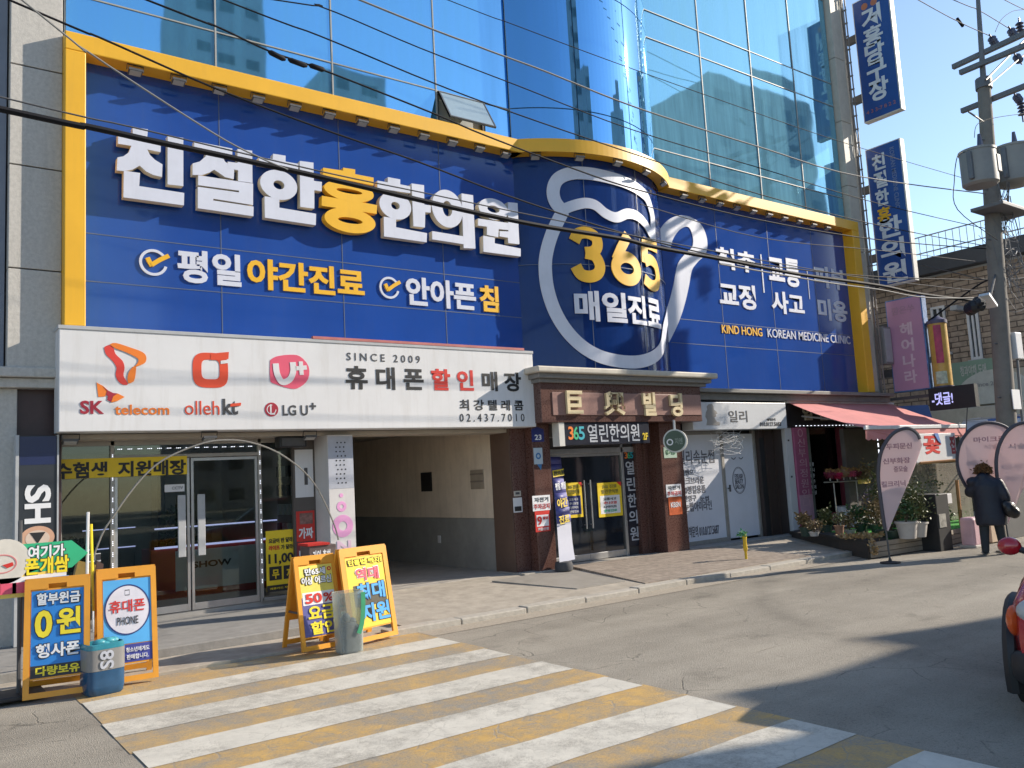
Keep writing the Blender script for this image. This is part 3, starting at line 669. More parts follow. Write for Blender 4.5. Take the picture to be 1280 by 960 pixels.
for i in range(4):
    for j in range(5): MB().box((5.0, 12.4+j*.2, 1.05+i*.3), (5.045, 12.5+j*.2, 1.22+i*.3)).build('accessory', random.choice([BLK, OFFW, DGREY, LGREY]), sh)
for (x, y, h, lab) in ((1.95, 12.6, .9, 'grassy potted plant in a beige planter behind the left window'), (3.9, 15.2, 1.2, 'dark bushy potted plant deep inside the phone shop')):
    pl = root('potted_plant', lab, 'plant', (x, y, .19))
    MB().lathe([(.13, .19), (.17, .19+h*.5), (.16, .19+h*.5)], (x, y, 0), 16).build('planter', mat('beige planter', (.42, .36, .27), .6), pl, True)
    mb = MB()
    for k in range(160): mb.leaf((x+random.gauss(0, .10), y+random.gauss(0, .1), .19+h*.5+random.uniform(0, h*.6)), .16)
    mb.build('foliage', mat('indoor leaf', (.035, .085, .03), .5, .3), pl)
wr = root('wall_panel_display', 'tall pale display panel standing inside the phone shop', 'display', (3.5, 16.2, .19))
MB().box((3.2, 16.1, .19), (3.75, 16.3, 2.3), .01).build('panel', mat('pale panel', (.36, .36, .36), .5), wr); MB().box((3.9, 16.1, .19), (3.98, 16.3, 2.3)).build('post', BLK, wr)
MB().box((4.05, 16.1, .19), (4.8, 16.3, 1.3), .01).build('cabinet', mat('pale cabinet', (.33, .31, .27), .5), wr)
# ================================================================== CLINIC SIGN (blue panels, yellow frame, letters)
cs = root('clinic_sign', 'huge blue clinic signboard in a yellow frame with white and yellow Korean lettering', 'signboard', (10.5, 11.45, 3.3))
PY = 11.46; pf = fY(PY); cf = cyl(CR)
MB().box((1.86, PY, 3.3), (8.79, 11.55, 7.45)).build('panel', BLUE, cs)
MB().box((12.42, PY, 3.3), (19.0, 11.55, 7.40)).build('panel', BLUE, cs)
MB().plate(cf, -SE, SE, 3.42, 7.45, .0, 36, lift=-.02).build('curved_panel', BLUE, cs, True)
SEAM = mat('panel seam', (.10, .13, .2), .4)
sm = MB()
for x in (3.60, 5.42, 7.22): sm.box((x-.006, PY-.004, 3.45), (x+.006, PY+.01, 7.40))
for px_, py_ in ((107, 351), (107, 291)):
    z = FY(px_, py_, PY).z; sm.box((1.9, PY-.0035, z-.006), (8.78, PY+.01, z+.006))
for x in (14.15, 15.93, 17.62): sm.box((x-.006, PY-.004, 3.35), (x+.006, PY+.01, 7.35))
for z in (4.75, 4.25): sm.box((12.5, PY-.0035, z-.006), (19.0, PY+.01, z+.006))
for s_ in (cj[1], cj[2]): sm.plate(cf, s_-.006, s_+.006, 3.45, 7.4, .008, 1)
for z in (5.42,): sm.plate(cf, -SE, SE, z-.006, z+.006, .006, 30)
sm.build('panel_seam', SEAM, cs)
# frame: front band and returns
f1 = MB().box((1.62, 11.19, 7.385), (8.80, 11.50, 7.625), .012).box((1.62, 11.19, 3.86), (1.86, 11.50, 7.384), .012)
f1.build('frame', YEL, cs)
MB().plate(cyl(CR+.0), -SE-.06, SE+.06, 7.385, 7.625, .23, 40).build('curved_frame', YEL, cs, True)
MB().box((12.45, 11.19, 7.36), (19.30, 11.50, 7.60), .012).box((19.0, 11.19, 3.32), (19.30, 11.50, 7.359), .012).build('frame', YEL, cs)
# headline of raised letters
LY = 11.30
def ZA(x, y): return (130+x/4.571, 145+y/4.571)
def ZB(x, y): return (390+x/4.571, 195+y/4.571)
lf = fY(LY)
def big(yl, zf, polys, rings):
    face, side = MB(), MB(); k = 0
    for p in polys:
        P_ = [(q.x, q.z) for q in (FY(*zf(x, y), LY) for x, y in p)]
        face.shape(lf, P_, .012, .0006*k); side.shape(lf, P_, .10, -.10-.0006*k-.0003); k += 1
    for (cx, cy, rx, ry, ix, iy) in rings:
        c_ = FY(*zf(cx, cy), LY); e = FY(*zf(cx+rx, cy), LY).x-c_.x; h = c_.z-FY(*zf(cx, cy+ry), LY).z
        for mb, th, l in ((face, .012, .0006*k), (side, .10, -.10-.0006*k-.0003)):
            mb.ring(lambda x, y, l_, l=l: lf(x, y, l_+l), e, e*ix/rx, th, 44, cx=c_.x, cy=c_.z, ro2=h, ri2=h*iy/ry)
        k += 1
    o = face.build('letter', YLET if yl else WLET, cs); side.build('letter_side', YLET if yl else WSIDE, o)
big(0, ZA, [[(163, 65), (250, 78), (246, 122), (325, 142), (322, 208), (246, 192), (262, 225), (290, 252), (333, 278), (330, 350), (280, 338), (240, 318), (203, 285), (160, 308), (110, 316), (72, 312), (76, 238), (110, 232), (140, 210), (155, 172), (79, 160), (80, 105), (163, 110)],
            [(363, 113), (452, 127), (452, 402), (362, 392)], [(112, 314), (205, 327), (200, 402), (457, 441), (455, 512), (110, 466)]], [])
big(0, ZA, [[(515, 145), (732, 188), (731, 238), (672, 228), (690, 262), (743, 300), (740, 362), (690, 350), (655, 325), (628, 308), (600, 325), (560, 338), (505, 338), (506, 272), (545, 262), (580, 232), (585, 204), (514, 190)],
            [(762, 190), (845, 200), (847, 384), (765, 372), (765, 312), (706, 298), (706, 262), (762, 270)],
            [(537, 340), (850, 388), (850, 510), (624, 474), (622, 484), (853, 519), (852, 574), (535, 528), (535, 406), (770, 438), (770, 428), (537, 396)]], [])
big(0, ZA, [[(885, 235), (962, 248), (965, 217), (1036, 228), (1036, 262), (1108, 275), (1108, 312), (885, 275)], [(1117, 258), (1195, 268), (1197, 372), (1243, 378), (1242, 432), (1200, 425), (1200, 530), (1120, 520)],
            [(916, 460), (1000, 472), (1000, 525), (1210, 560), (1208, 625), (918, 582)]], [(998, 395, 104, 84, 31, 25)])
big(1, ZB, [[(62, 68), (176, 85), (176, 68), (245, 78), (245, 105), (350, 125), (350, 170), (62, 112)], [(55, 228), (180, 250), (180, 235), (265, 250), (265, 262), (370, 282), (368, 332), (53, 285)]], [(212, 203, 138, 58, 72, 13), (218, 370, 142, 70, 68, 17)])
big(0, ZB, [[(372, 142), (432, 152), (432, 122), (502, 135), (502, 163), (560, 175), (560, 214), (372, 185)], [(567, 158), (638, 168), (640, 278), (678, 285), (676, 325), (645, 322), (643, 410), (578, 402)],
            [(408, 348), (478, 358), (478, 408), (655, 442), (653, 494), (410, 460)]], [(475, 285, 89, 78, 24, 21)])
big(0, ZB, [[(685, 430), (865, 460), (866, 505), (686, 477)], [(852, 215), (918, 225), (932, 530), (865, 527)]], [(772, 302, 86, 107, 27, 44)])
big(0, ZB, [[(948, 358), (1128, 385), (1126, 425), (1065, 418), (1062, 465), (998, 452), (998, 405), (947, 398)], [(1118, 265), (1172, 270), (1183, 505), (1120, 498), (1118, 468), (1070, 460), (1070, 430), (1120, 432)],
            [(976, 456), (1042, 468), (1042, 500), (1190, 530), (1190, 575), (978, 548)]], [(1035, 305, 82, 60, 34, 20)])
def check(px0, py0, px1, py1):
    x0, x1, z0, z1 = bY(PY, px0, py0, px1, py1); cx = x0+(x1-x0)*.44; cz = (z0+z1)/2; r = (z1-z0)/2
    MB().ring(pf, r, r*.80, .02, 40, R(35), R(345), cx, cz).build('check_ring', WLET, cs)
    MB().strip(pf, [(cx-.42*r, cz+.32*r), (cx-.27*r, cz-.02*r), (cx-.10*r, cz-.28*r)], r*.32, .03).strip(pf, [(cx-.16*r, cz-.22*r), (cx+.42*r, cz+.22*r), (cx+1.08*r, cz+.62*r)], r*.32, .032).build('check_tick', YLET, cs)
check(173.5, 310, 214, 347); check(473.5, 345, 502, 375)
txt('평일', pf, bY(PY, 221, 310.5, 301.5, 359.5), WLET, cs, bold=.042, th=.018)
txt('야간진료', pf, bY(PY, 308, 321.5, 455.5, 373.5), YLET, cs, bold=.042, th=.018)
txt('안아픈', pf, bY(PY, 506, 345, 595, 389), WLET, cs, bold=.042, th=.018)
txt('침', pf, bY(PY, 598, 356, 623.5, 391), YLET, cs, bold=.042, th=.018)
# pot outline on the bay
def Z6(x, y): return (640+x/2.783, 180+y/2.783)
def c6(pts):
    out = []
    for x, y in pts:
        q = CYP(*Z6(x, y), CR); out.append((q.x, q.y))
    return out
body = c6([(178, 232), (140, 310), (118, 390), (117, 460), (130, 530), (158, 600), (200, 662), (255, 712), (320, 744), (395, 758), (455, 755), (500, 735)])
xl = body[-1]; body += [(xl[0]+.35, xl[1]+.22), (xl[0]+.62, xl[1]+.62), (SE-.02, xl[1]+1.0)]
wdt = .235
MB().strip(cf, body, wdt, .010).build('pot_outline', WLET, cs, False)
rim = c6([(178, 236), (150, 200), (143, 160), (160, 122), (205, 103), (265, 103), (330, 115), (395, 135), (440, 160)])
rim += [(rim[-1][0]+.32, rim[-1][1]-.10), (rim[-1][0]+.52, rim[-1][1]-.42), (rim[-1][0]+.45, rim[-1][1]-.80)]
MB().strip(cf, rim, wdt, .012).build('pot_outline', WLET, cs)
wave = c6([(178, 228), (215, 214), (255, 206), (290, 214), (325, 242), (362, 256), (400, 243), (435, 252), (465, 282)])
wave += [(wave[-1][0]+.18, wave[-1][1]-.14), (wave[-1][0]+.42, wave[-1][1]-.16)]
MB().strip(cf, wave, wdt*.82, .014).build('pot_outline', WLET, cs)
def cbox(x0, y0, x1, y1):
    a = CYP(*Z6(x0, y0), CR); b = CYP(*Z6(x1, y1), CR); return (a.x, b.x, b.y, a.y)
b3 = cbox(203, 290, 325, 482); z0, z1 = b3[2], b3[3]
b6 = CYP(*Z6(342, 400), CR).x, CYP(*Z6(443, 400), CR).x; b5a = CYP(*Z6(446, 400), CR).x
def digit(strips, ring, bx_):
    w_, h_ = bx_[1]-bx_[0], bx_[3]-bx_[2]; mb = MB()
    for i, st_ in enumerate(strips): mb.strip(cf, [(bx_[0]+x*w_, bx_[2]+y*h_) for x, y in st_], .215, .012, .006+.0007*i)
    if ring: mb.ring(cf, w_*.5, w_*.5-.215, .020, 40, cx=bx_[0]+w_*.5, cy=bx_[2]+h_*.31, ro2=h_*.33, ri2=h_*.33-.215)
    mb.build('digit', YLET, cs)
digit([[(.08, .74), (.22, .88), (.50, .91), (.76, .83), (.80, .68), (.66, .56), (.40, .53)], [(.40, .53), (.70, .48), (.84, .30), (.74, .15), (.48, .09), (.22, .13), (.08, .28)]], 0, b3)
digit([[(.16, .44), (.32, .66), (.48, .84), (.60, .97)]], 1, (b6[0], b6[1], z0, z1))
q5 = b5a, b5a+(b6[1]-b6[0])*1.0
digit([[(.92, .91), (.6, .91), (.18, .91)], [(.24, .95), (.19, .7), (.17, .50)], [(.17, .53), (.45, .60), (.74, .53), (.84, .32), (.72, .14), (.42, .09), (.10, .18)]], 0, (q5[0], q5[1], z0, z1))
mz = CYP(*Z6(216, 510), CR), CYP(*Z6(300, 618), CR)
bx = [CYP(*Z6(x, 560), CR).x for x in (216, 302, 312, 396, 400, 462)]
for ch, a, b in (('매', bx[0], bx[1]), ('일', bx[2], bx[3]), ('진', bx[4], bx[5])): txt(ch, cf, (a, b, mz[1].y, mz[0].y), WLET, cs, bold=.034, th=.014, lift=.008, slices=8)
txt('료', cf, (bx[5]+.05, bx[5]+.05+(bx[1]-bx[0])*1.1, mz[1].y, mz[0].y), WLET, cs, bold=.034, th=.014, lift=.008, slices=8)
def f6(pts):
    out = []
    for x, y in pts:
        q = FY(*Z6(x, y), PY); out.append((q.x, q.z))
    return out
hp_ = f6([(524, 352), (536, 315), (562, 282), (598, 268), (634, 284), (652, 325), (650, 368), (622, 398), (600, 430), (588, 490), (575, 545), (558, 598), (534, 652), (505, 705)])
MB().strip(lambda x, z, l=0.: pf(x*1.9, z, l), [(x/1.9, z) for x, z in hp_], .235, .012).build('pot_outline', WLET, cs)
def t6(s, x0, y0, x1, y1, m=WLET, **k): txt(s, pf, bY(PY, *Z6(x0, y0), *Z6(x1, y1)), m, cs, th=.015, **k)
t6('척추', 703, 355, 850, 452, bold=.035); t6('교정', 716, 476, 850, 580, bold=.035)
t6('교통', 886, 385, 1005, 502, bold=.035); t6('사고', 897, 508, 1018, 600, bold=.035)
t6('피부', 1046, 420, 1160, 512, bold=.035); t6('미용', 1060, 535, 1168, 622, bold=.035)
for a in ((866, 385, 874, 517), (1026, 440, 1034, 540)):
    b = bY(PY, *Z6(a[0], a[1]), *Z6(a[2], a[3])); MB().plate(pf, b[0], b[1], b[2], b[3], .012).build('divider', WLET, cs)
t6('KIND HONG', 727, 628, 870, 670, YLET, bold=.012); t6('KOREAN MEDICINE CLINIC', 886, 642, 1176, 697, bold=.006)

# floodlights along the frame
def floodlight(p, yaw, label, grp):
    r = root('floodlight', label, 'floodlight', p, yaw, grp)
    M_ = WM[r.name]; T = lambda q: M_ @ V(q)
    MB().tube([T((-.10, .02, -.07)), T((-.10, -.0, 0)), T((.10, 0, 0)), T((.10, .02, -.07))], .008, 5).build('bracket', BLK, r)
    mb = MB(); mb.prism([T(q) for q in ((-.085, -.04, -.055), (.085, -.04, -.055), (.085, .06, -.09), (-.085, .06, -.09))], (0, 0, -.028)); mb.build('lamp_body', DGREY, r)
    mb = MB(); mb.prism([T(q) for q in ((-.07, -.03, -.087), (.07, -.03, -.087), (.07, .05, -.119), (-.07, .05, -.119))], (0, 0, -.004)); mb.build('lamp_lens', mat('lamp glass', (.36, .36, .35), .3, .05), r)
    return r
g1 = 'floodlights under the yellow frame, flat part by the headline'
fl0 = floodlight((2.45, 11.22, 7.38), 0, 'small floodlight hanging under the straight yellow frame above the raised headline letters', g1)
for i in range(1, 12): copy_tree(fl0, (2.45+i*.545, 11.22, 7.38))
g2 = 'floodlights under the curved yellow frame'
f2 = None
for k in range(5):
    a = R(-32+k*15); p = (CX+(CR+.21)*math.sin(a), CY-(CR+.21)*math.cos(a), 7.38)
    f2 = floodlight(p, a, 'small floodlight hanging under the curved part of the yellow frame over the pot emblem', g2)
g3 = 'floodlights under the yellow frame on the far flat part'
f3 = floodlight((12.95, 11.22, 7.355), 0, 'small floodlight hanging under the far yellow frame past the curved bay', g3)
for i in range(1, 10): copy_tree(f3, (12.95+i*.56, 11.22, 7.355))

# ================================================================== WHITE PHONE SHOP SIGN
wsn = root('phone_shop_sign', 'long white shop signboard with phone logos and black and red Korean lettering', 'signboard', (5.1, 11.3, 2.56))
SY = 11.10
MB().box((1.555, SY, 2.565), (8.68, 11.44, 3.83), .01).build('board', OFFW, wsn)
MB().box((1.545, SY-.012, 3.80), (8.69, 11.45, 3.845), .004).build('top_trim', LGREY, wsn)
MB().box((4.75, SY-.016, 3.846), (8.5, SY+.05, 3.885)).build('red_edge', mat('faded red banner edge', (.45, .14, .13), .6, .2), wsn)
sf = fY(SY)
def Z4(x, y): return (x/3.2, 280+y/3.2)
def Z5(x, y): return (340+x/3.2, 280+y/3.2)
def s4(pts): return [(q.x, q.z) for q in (FY(*Z4(x, y), SY) for x, y in pts)]
def sh4(pts, m, nm='logo_piece', lift=.0, th=.004, k=0):
    P_ = s4(pts)
    if k: P_ = [(q.x, q.y) for q in smooth2(P_+[P_[0]], k)[:-1]]
    MB().shape(sf, P_, th, lift+.001).build(nm, m, wsn)
sh4([(416, 494), (432, 485), (452, 492), (462, 520), (490, 548), (498, 575), (494, 608), (512, 640), (490, 642), (470, 625), (462, 600), (466, 575), (450, 548), (424, 522)], mat('logo red', (.66, .05, .035), .45, .03), k=3)
sh4([(438, 482), (462, 476), (520, 494), (568, 512), (584, 530), (582, 552), (564, 564), (540, 570), (552, 552), (548, 536), (500, 512), (462, 498)], ORANGE, lift=.004, k=3)
sh4([(516, 590), (528, 575), (543, 568), (542, 600), (534, 630), (512, 636), (510, 610)], ORANGE, lift=.004, k=2)
sh4([(386, 634), (412, 648), (430, 664), (420, 690), (393, 692)], ORANGE); sh4([(412, 650), (440, 672), (434, 690), (424, 684), (428, 668)], CRIM, lift=.003)
sh4([(436, 668), (452, 676), (470, 678), (452, 690), (444, 712), (428, 704)], CRIM, lift=.002); sh4([(452, 690), (470, 678), (498, 692), (470, 708), (444, 714)], ORANGE, lift=.004)
def t4(s, x0, y0, x1, y1, m, **k): txt(s, sf, bY(SY, *Z4(x0, y0), *Z4(x1, y1)), m, wsn, **k)
def t5(s, x0, y0, x1, y1, m, **k): txt(s, sf, bY(SY, *Z5(x0, y0), *Z5(x1, y1)), m, wsn, **k)
t4('SK', 320, 706, 416, 760, CRIM, bold=.03); t4('telecom', 458, 722, 677, 763, ORANGE, bold=.02)
oc = s4([(842, 585)])[0]; e = s4([(770, 585), (915, 585), (842, 655), (842, 515)]); ow_ = (e[1][0]-e[0][0])/2; oh = (e[3][1]-e[2][1])/2
def rrect(cx, cy, a, b, p=4., n=40): return [(cx+a*math.copysign(abs(math.cos(t))**(2/p), math.cos(t)), cy+b*math.copysign(abs(math.sin(t))**(2/p), math.sin(t))) for t in (2*math.pi*i/n for i in range(n))]
def ringshape(outer, inner, m, nm, lift=.001, th=.004):
    n = len(outer); vs = []
    for (a, b), (c, d) in zip(outer, inner): vs += [sf(c, d, lift), sf(a, b, lift), sf(a, b, lift+th), sf(c, d, lift+th)]
    MB().add(vs, [[k*4+j, k*4+(j+1) % 4, ((k+1) % n)*4+(j+1) % 4, ((k+1) % n)*4+j] for k in range(n) for j in range(4)]).build(nm, m, wsn)
OLR = mat('logo orange red', (.68, .075, .03), .4, .04)
ringshape(rrect(oc[0], oc[1], ow_*.98, oh, 3.4), rrect(oc[0]+.0, oc[1]+.01, ow_*.50, oh*.56, 4), OLR, 'logo_ring')
sh4([(842, 520), (870, 516), (915, 512), (913, 540), (880, 545), (842, 544)], OLR, lift=.003)
sh4([(882, 547), (916, 543), (916, 556), (882, 560)], OFFW, lift=.006, th=.002)
t4('olleh', 738, 707, 878, 763, OLR, bold=.0); t4('kt', 889, 699, 952, 763, DKINK, bold=.03)
sh4([(922, 719), (964, 715), (962, 727), (920, 731)], OLR, lift=.005)
sh4([(1080, 545), (1105, 530), (1160, 523), (1200, 530), (1234, 570), (1232, 620), (1200, 652), (1165, 659), (1095, 638), (1080, 620)], PINK, k=3)
U = s4([(1102, 558), (1108, 600), (1128, 632), (1158, 622), (1172, 590), (1170, 553)])
MB().strip(sf, U, .085, .004, .006).build('logo_u', OFFW, wsn)
pl = s4([(1182, 578), (1226, 574), (1202, 550), (1206, 604)])
MB().strip(sf, pl[:2], .06, .004, .006).strip(sf, pl[2:], .06, .0045, .006).build('logo_plus', OFFW, wsn)
e = s4([(1058, 742), (1113, 742)]); rr_ = (e[1][0]-e[0][0])/2; c_ = (e[0][0]+rr_, e[0][1])
MB().ring(sf, rr_, .001, .004, 28, cx=c_[0], cy=c_[1], ri2=.001).build('logo_disc', CRIM, wsn)
MB().ring(sf, rr_*.70, rr_*.58, .0055, 24, R(80), R(360), c_[0], c_[1]).plate(sf, c_[0]-.02, c_[0]-.0, c_[1]-.07, c_[1]+.07, .0056).plate(sf, c_[0]+.001, c_[0]+.05, c_[1]-.07, c_[1]-.05, .0056).build('logo_line', OFFW, wsn)
t4('LG U', 1130, 724, 1232, 766, DKINK, bold=.02); t4('+', 1238, 715, 1264, 742, DKINK, bold=.03)
t5('S I N C E   2 0 0 9', 298, 514, 592, 557, DKINK, bold=.005)
t5('휴 대 폰', 293, 566, 608, 666, INK, bold=.03); t5('할 인', 635, 578, 808, 668, RED, bold=.03); t5('매 장', 838, 589, 998, 671, INK, bold=.03)
t5('최 강 텔 레 콤', 750, 702, 1006, 746, INK, bold=.02); t5('0 2 . 4 3 7 . 7 0 1 0', 750, 759, 1010, 789, INK, bold=.0)
# lamps under the white sign
for (p_, lab) in ((FY(262, 548, 11.15), 'flat floodlight on a wire bracket under the middle of the white shop sign'), (FY(88, 552, 11.3), 'tilted floodlight under the near end of the white sign'), (FY(388, 552, 11.3), 'tilted floodlight beside the corner panel under the white sign')):
    floodlight((p_.x, p_.y, 2.55), 0, lab, None)
sp = root('speaker_box', 'black box speaker under the white sign beside the shop door', 'speaker', (4.5, 11.6, 2.35)); p_ = FY(365, 552, 11.55)
MB().box((p_.x-.2, 11.5, 2.34), (p_.x+.2, 11.7, 2.495), .01).build('speaker_body', BLK, sp)
MB().box((p_.x-.17, 11.49, 2.36), (p_.x+.17, 11.502, 2.47)).build('speaker_grille', DGREY, sp)

# ================================================================== PROJECTING SIGNS ON THE RIGHT PIER
def proj(nm, lab, X, ya, yb, za, zb, face, edge, th=.20):
    r = root(nm, lab, 'sign', (X+th/2, (ya+yb)/2, za))
    MB().box((X, yb, za), (X+th, ya, zb), .012).build('sign_box', edge, r)
    MB().box((X-.008, yb+.03, za+.03), (X+.002, ya-.03, zb-.03)).build('sign_face', face, r)
    for k in (.22, .72):
        z = za+(zb-za)*k; MB().box((X+.04, ya-.01, z-.10), (X+th-.04, 11.6, z+.10)).build('bracket', DGREY, r)
    return r, fX(X-.008)
EDGE = mat('cream sign side', (.62, .60, .55), .5, .06, 3, dirt=.2)  # one even cream colour for box sides and end cap
SBLUE = mat('deep blue sign face', (.022, .075, .28), .25, .08, 2)
r1, f = proj('billiard_hall_sign', 'upper vertical blue sign with white lettering projecting from the building corner', 20.3, 11.32, 10.30, 10.43, 13.75, SBLUE, EDGE)
bb = lambda x0, y0, x1, y1: bX(20.3, 1020+x0/2.669, y0/2.669, 1020+x1/2.669, y1/2.669)
for ch, b in (('거', (145, 32, 198, 92)), ('흥', (150, 98, 205, 152)), ('당', (155, 150, 212, 208)), ('구', (163, 210, 218, 268)), ('장', (172, 268, 228, 335))):
    q = bX(20.3, 1020+b[0]/2.669, b[1]/2.669, 1020+b[2]/2.669, b[3]/2.669); m_ = (-10.83-.27, -10.83+.27)
    txt(ch, f, (m_[0], m_[1], q[2]+.06, q[3]-.06), mat('pale sign letters', (.62, .66, .70), .5), r1, bold=.04)
txt('4 3 3-7 8 2 2', f, (-11.22, -10.42, 10.62, 10.72), mat('dim red print', (.30, .12, .14), .5), r1)
MB().ring(f, .09, .001, .004, 16, cx=-10.98, cy=13.5, ri2=.001).ring(f, .09, .001, .004, 16, cx=-10.72, cy=13.5, ri2=.001).build('ball_print', mat('dim orange print', (.45, .16, .08), .5), r1)
r2, f = proj('clinic_vertical_sign', 'lower vertical blue clinic sign with a yellow syllable projecting from the building corner', 20.3, 11.38, 10.43, 6.05, 9.72, SBLUE, EDGE)
PALE = MATS['pale sign letters']
for k, ch in enumerate('친절한홍'):
    z1_ = 9.50-k*.47; txt(ch, f, (-11.22, -10.86, z1_-.42, z1_), YLET if ch == '홍' else PALE, r2, bold=.045)
for k, ch in enumerate('한의원'):
    z1_ = 7.80-k*.58; txt(ch, f, (-11.24, -10.60, z1_-.53, z1_), PALE, r2, bold=.045)
txt('KOREAN MEDICINE CLINIC', f, (-10.72, -10.60, 7.95, 9.55), mat('dim blue print', (.15, .2, .36), .5), r2, rot=-90)
r3, f = proj('hair_salon_sign', 'pink violet vertical hair salon sign with pale lettering and a blue edge', 20.35, 11.30, 10.36, 3.33, 5.68, mat('pink violet sign face', (.50, .27, .40), .4, .06, 1), mat('blue mottled sign edge', (.10, .20, .42), .5, .5, 6), .22)
PL2 = mat('pale pink letters', (.66, .50, .57), .5)
for k, ch in enumerate('헤어나라'):
    z1_ = 5.05-k*.40; txt(ch, f, (-10.98, -10.66, z1_-.33, z1_), PL2, r3, bold=.03)
txt('깜은쑤', f, (-11.15, -10.55, 5.28, 5.48), mat('faint pink letters', (.42, .25, .34), .5), r3, bold=.02)

# ================================================================== ENTRANCE SIGNS AND NOTICES
def Zb(x, y): return (640+x/5.333, 460+y/5.333)
def Zc(x, y): return (640+x/5.333, 560+y/5.333)
eb = root('entrance_light_box', 'black clinic light box with colourful 365 hanging under the brown canopy', 'sign', (10.7, 10.98, 2.2))
EY = 10.95; b = bY(EY, *Zb(350, 362), *Zb(920, 500)); ef_ = fY(EY)
MB().box((b[0]-.02, EY, b[2]), (b[1], EY+.16, b[3]), .006).build('sign_box', mat('sign black face', (.016, .018, .03), .3), eb)
MB().box((b[0]-.14, EY-.01, b[2]-.01), (b[0]-.021, EY+.17, b[3]+.01)).build('end_cap', EDGE, eb)
MB().box((b[0]+.3, EY+.05, b[3]), (b[0]+.34, EY+.09, 2.63)).box((b[1]-.3, EY+.05, b[3]), (b[1]-.26, EY+.09, 2.63)).build('hanger', DGREY, eb)
for ch, x0, x1, m in (('3', 372, 412, ORANGE), ('6', 405, 445, GRN), ('5', 440, 486, mat('teal print', (.03, .40, .50), .5))): txt(ch, ef_, bY(EY, *Zb(x0, 390), *Zb(x1, 478)), m, eb, bold=.02, lift=.002+(.002 if ch == '6' else 0))
SGR = mat('silver letters', (.46, .48, .52), .4)
txt('열린한의원', ef_, bY(EY, *Zb(500, 376), *Zb(852, 488)), SGR, eb, bold=.012); txt('2F', ef_, bY(EY, *Zb(868, 432), *Zb(907, 478)), YPR, eb, bold=.03)
vs_ = root('vertical_entrance_sign', 'black vertical strip sign with silver lettering beside the entrance doors', 'sign', (11.27, 11.64, .5))
VY = 11.64; b = bY(VY, 782.5, 562, 806, 681); MB().box((11.14, VY, b[2]), (11.44, VY+.018, b[3]), .003).build('sign_board', MATS['sign black face'], vs_)
vtxt('열린한의원', fY(VY), (11.18, 11.40, b[2]+.05, b[3]-.22), SGR, vs_, bold=.015)
for i, (ch, m) in enumerate((('3', ORANGE), ('6', GRN), ('5', MATS['teal print']))): txt(ch, fY(VY), (11.17+i*.075, 11.25+i*.075, b[3]-.17, b[3]-.05), m, vs_, bold=.02)
def notice(nm, lab, cat, Y, x0, y0, x1, y1, m):
    b = bY(Y, x0, y0, x1, y1); o = root(nm, lab, cat, ((b[0]+b[1])/2, Y, b[2]))
    MB().box((b[0], Y-.008, b[2]), (b[1], Y-.0005, b[3])).build('plate', m, o); return o, b, fY(Y-.008)
YP = 11.22
o, b, f = notice('house_number_plate', 'small navy house number plate reading 23 on the brown pillar', 'plate', YP, 664, 539, 680, 552, NAVY)
MB().shape(f, [(b[0], b[3]), (b[1], b[3]), (b[1], b[3]+.03), ((b[0]+b[1])/2, b[3]+.07), (b[0], b[3]+.03)], .004, -.006).build('gable', NAVY, o)
txt('23', f, (b[0]+.06, b[1]-.06, b[2]+.03, b[3]-.06), WHT, o, bold=.02)
MB().ring(f, .5, .001, .001, 4, cx=0, cy=0) if 0 else None
o, b, f = notice('security_sticker', 'small blue and white camera sticker below the house number', 'sticker', YP, 666.5, 560, 678.5, 580, mat('pale blue sticker', (.42, .50, .56), .5))
MB().ring(f, .055, .03, .003, 20, cx=(b[0]+b[1])/2, cy=(b[2]+b[3])/2).build('camera_print', mat('blue print', (.04, .16, .36), .5), o)
MB().shape(f, [(b[0]+.06, b[2]), (b[1]-.02, b[2]), (b[1]-.05, b[2]-.10)], .003, -.006).build('point', MATS['blue print'], o)
o, b, f = notice('bicycle_notice', 'white no-bicycle-parking notice on the pillar left of the entrance doors', 'notice', YP, 665, 620, 688, 637.5, WHT)
h_ = (b[2]+b[3])/2; txt('자전거', f, (b[0]+.04, b[1]-.04, h_+.02, b[3]-.03), INK, o, bold=.01); txt('주차금지', f, (b[0]+.02, b[1]-.02, b[2]+.03, h_-.01), RED, o, bold=.01)
o, b, f = notice('red_flyer', 'red and white flyer with a big 9 below the bicycle notice', 'flyer', YP, 668, 639, 688, 663.5, RED)
MB().plate(f, b[0]+.03, b[1]-.03, b[2]+.09, b[3]-.07, .002).build('white_field', WHT, o); txt('9', f, (b[0]+.04, b[0]+.14, b[2]+.11, b[3]-.09), RED, o, bold=.04, lift=.003); txt('월말', f, (b[0]+.16, b[1]-.04, b[2]+.2, b[3]-.1), RED, o, bold=.02, lift=.003)
txt('가입신청', f, (b[0]+.04, b[1]-.04, b[2]+.02, b[2]+.07), WHT, o)
o, b, f = notice('bicycle_notice', 'white no-bicycle-parking notice on the pillar nearer the eyelash salon', 'notice', YP, 832, 606, 852, 620.5, WHT)
h_ = (b[2]+b[3])/2; txt('자전거', f, (b[0]+.04, b[1]-.04, h_+.02, b[3]-.03), INK, o, bold=.01); txt('주차금지', f, (b[0]+.02, b[1]-.02, b[2]+.03, h_-.01), RED, o, bold=.01)
o, b, f = notice('orange_flyer', 'orange and red gradient flyer below the second bicycle notice', 'flyer', YP, 835, 621.5, 853, 642.5, mat('red orange print', (.62, .12, .03), .5, .5, 5))
txt('KBSN', f, (b[0]+.05, b[1]-.05, b[3]-.2, b[3]-.1), WHT, o, bold=.02)
o, b, f = notice('green_notice', 'pale green notice high on the pillar under the round sign', 'notice', YP, 829, 559, 846, 572, mat('pale green', (.36, .48, .40), .5))
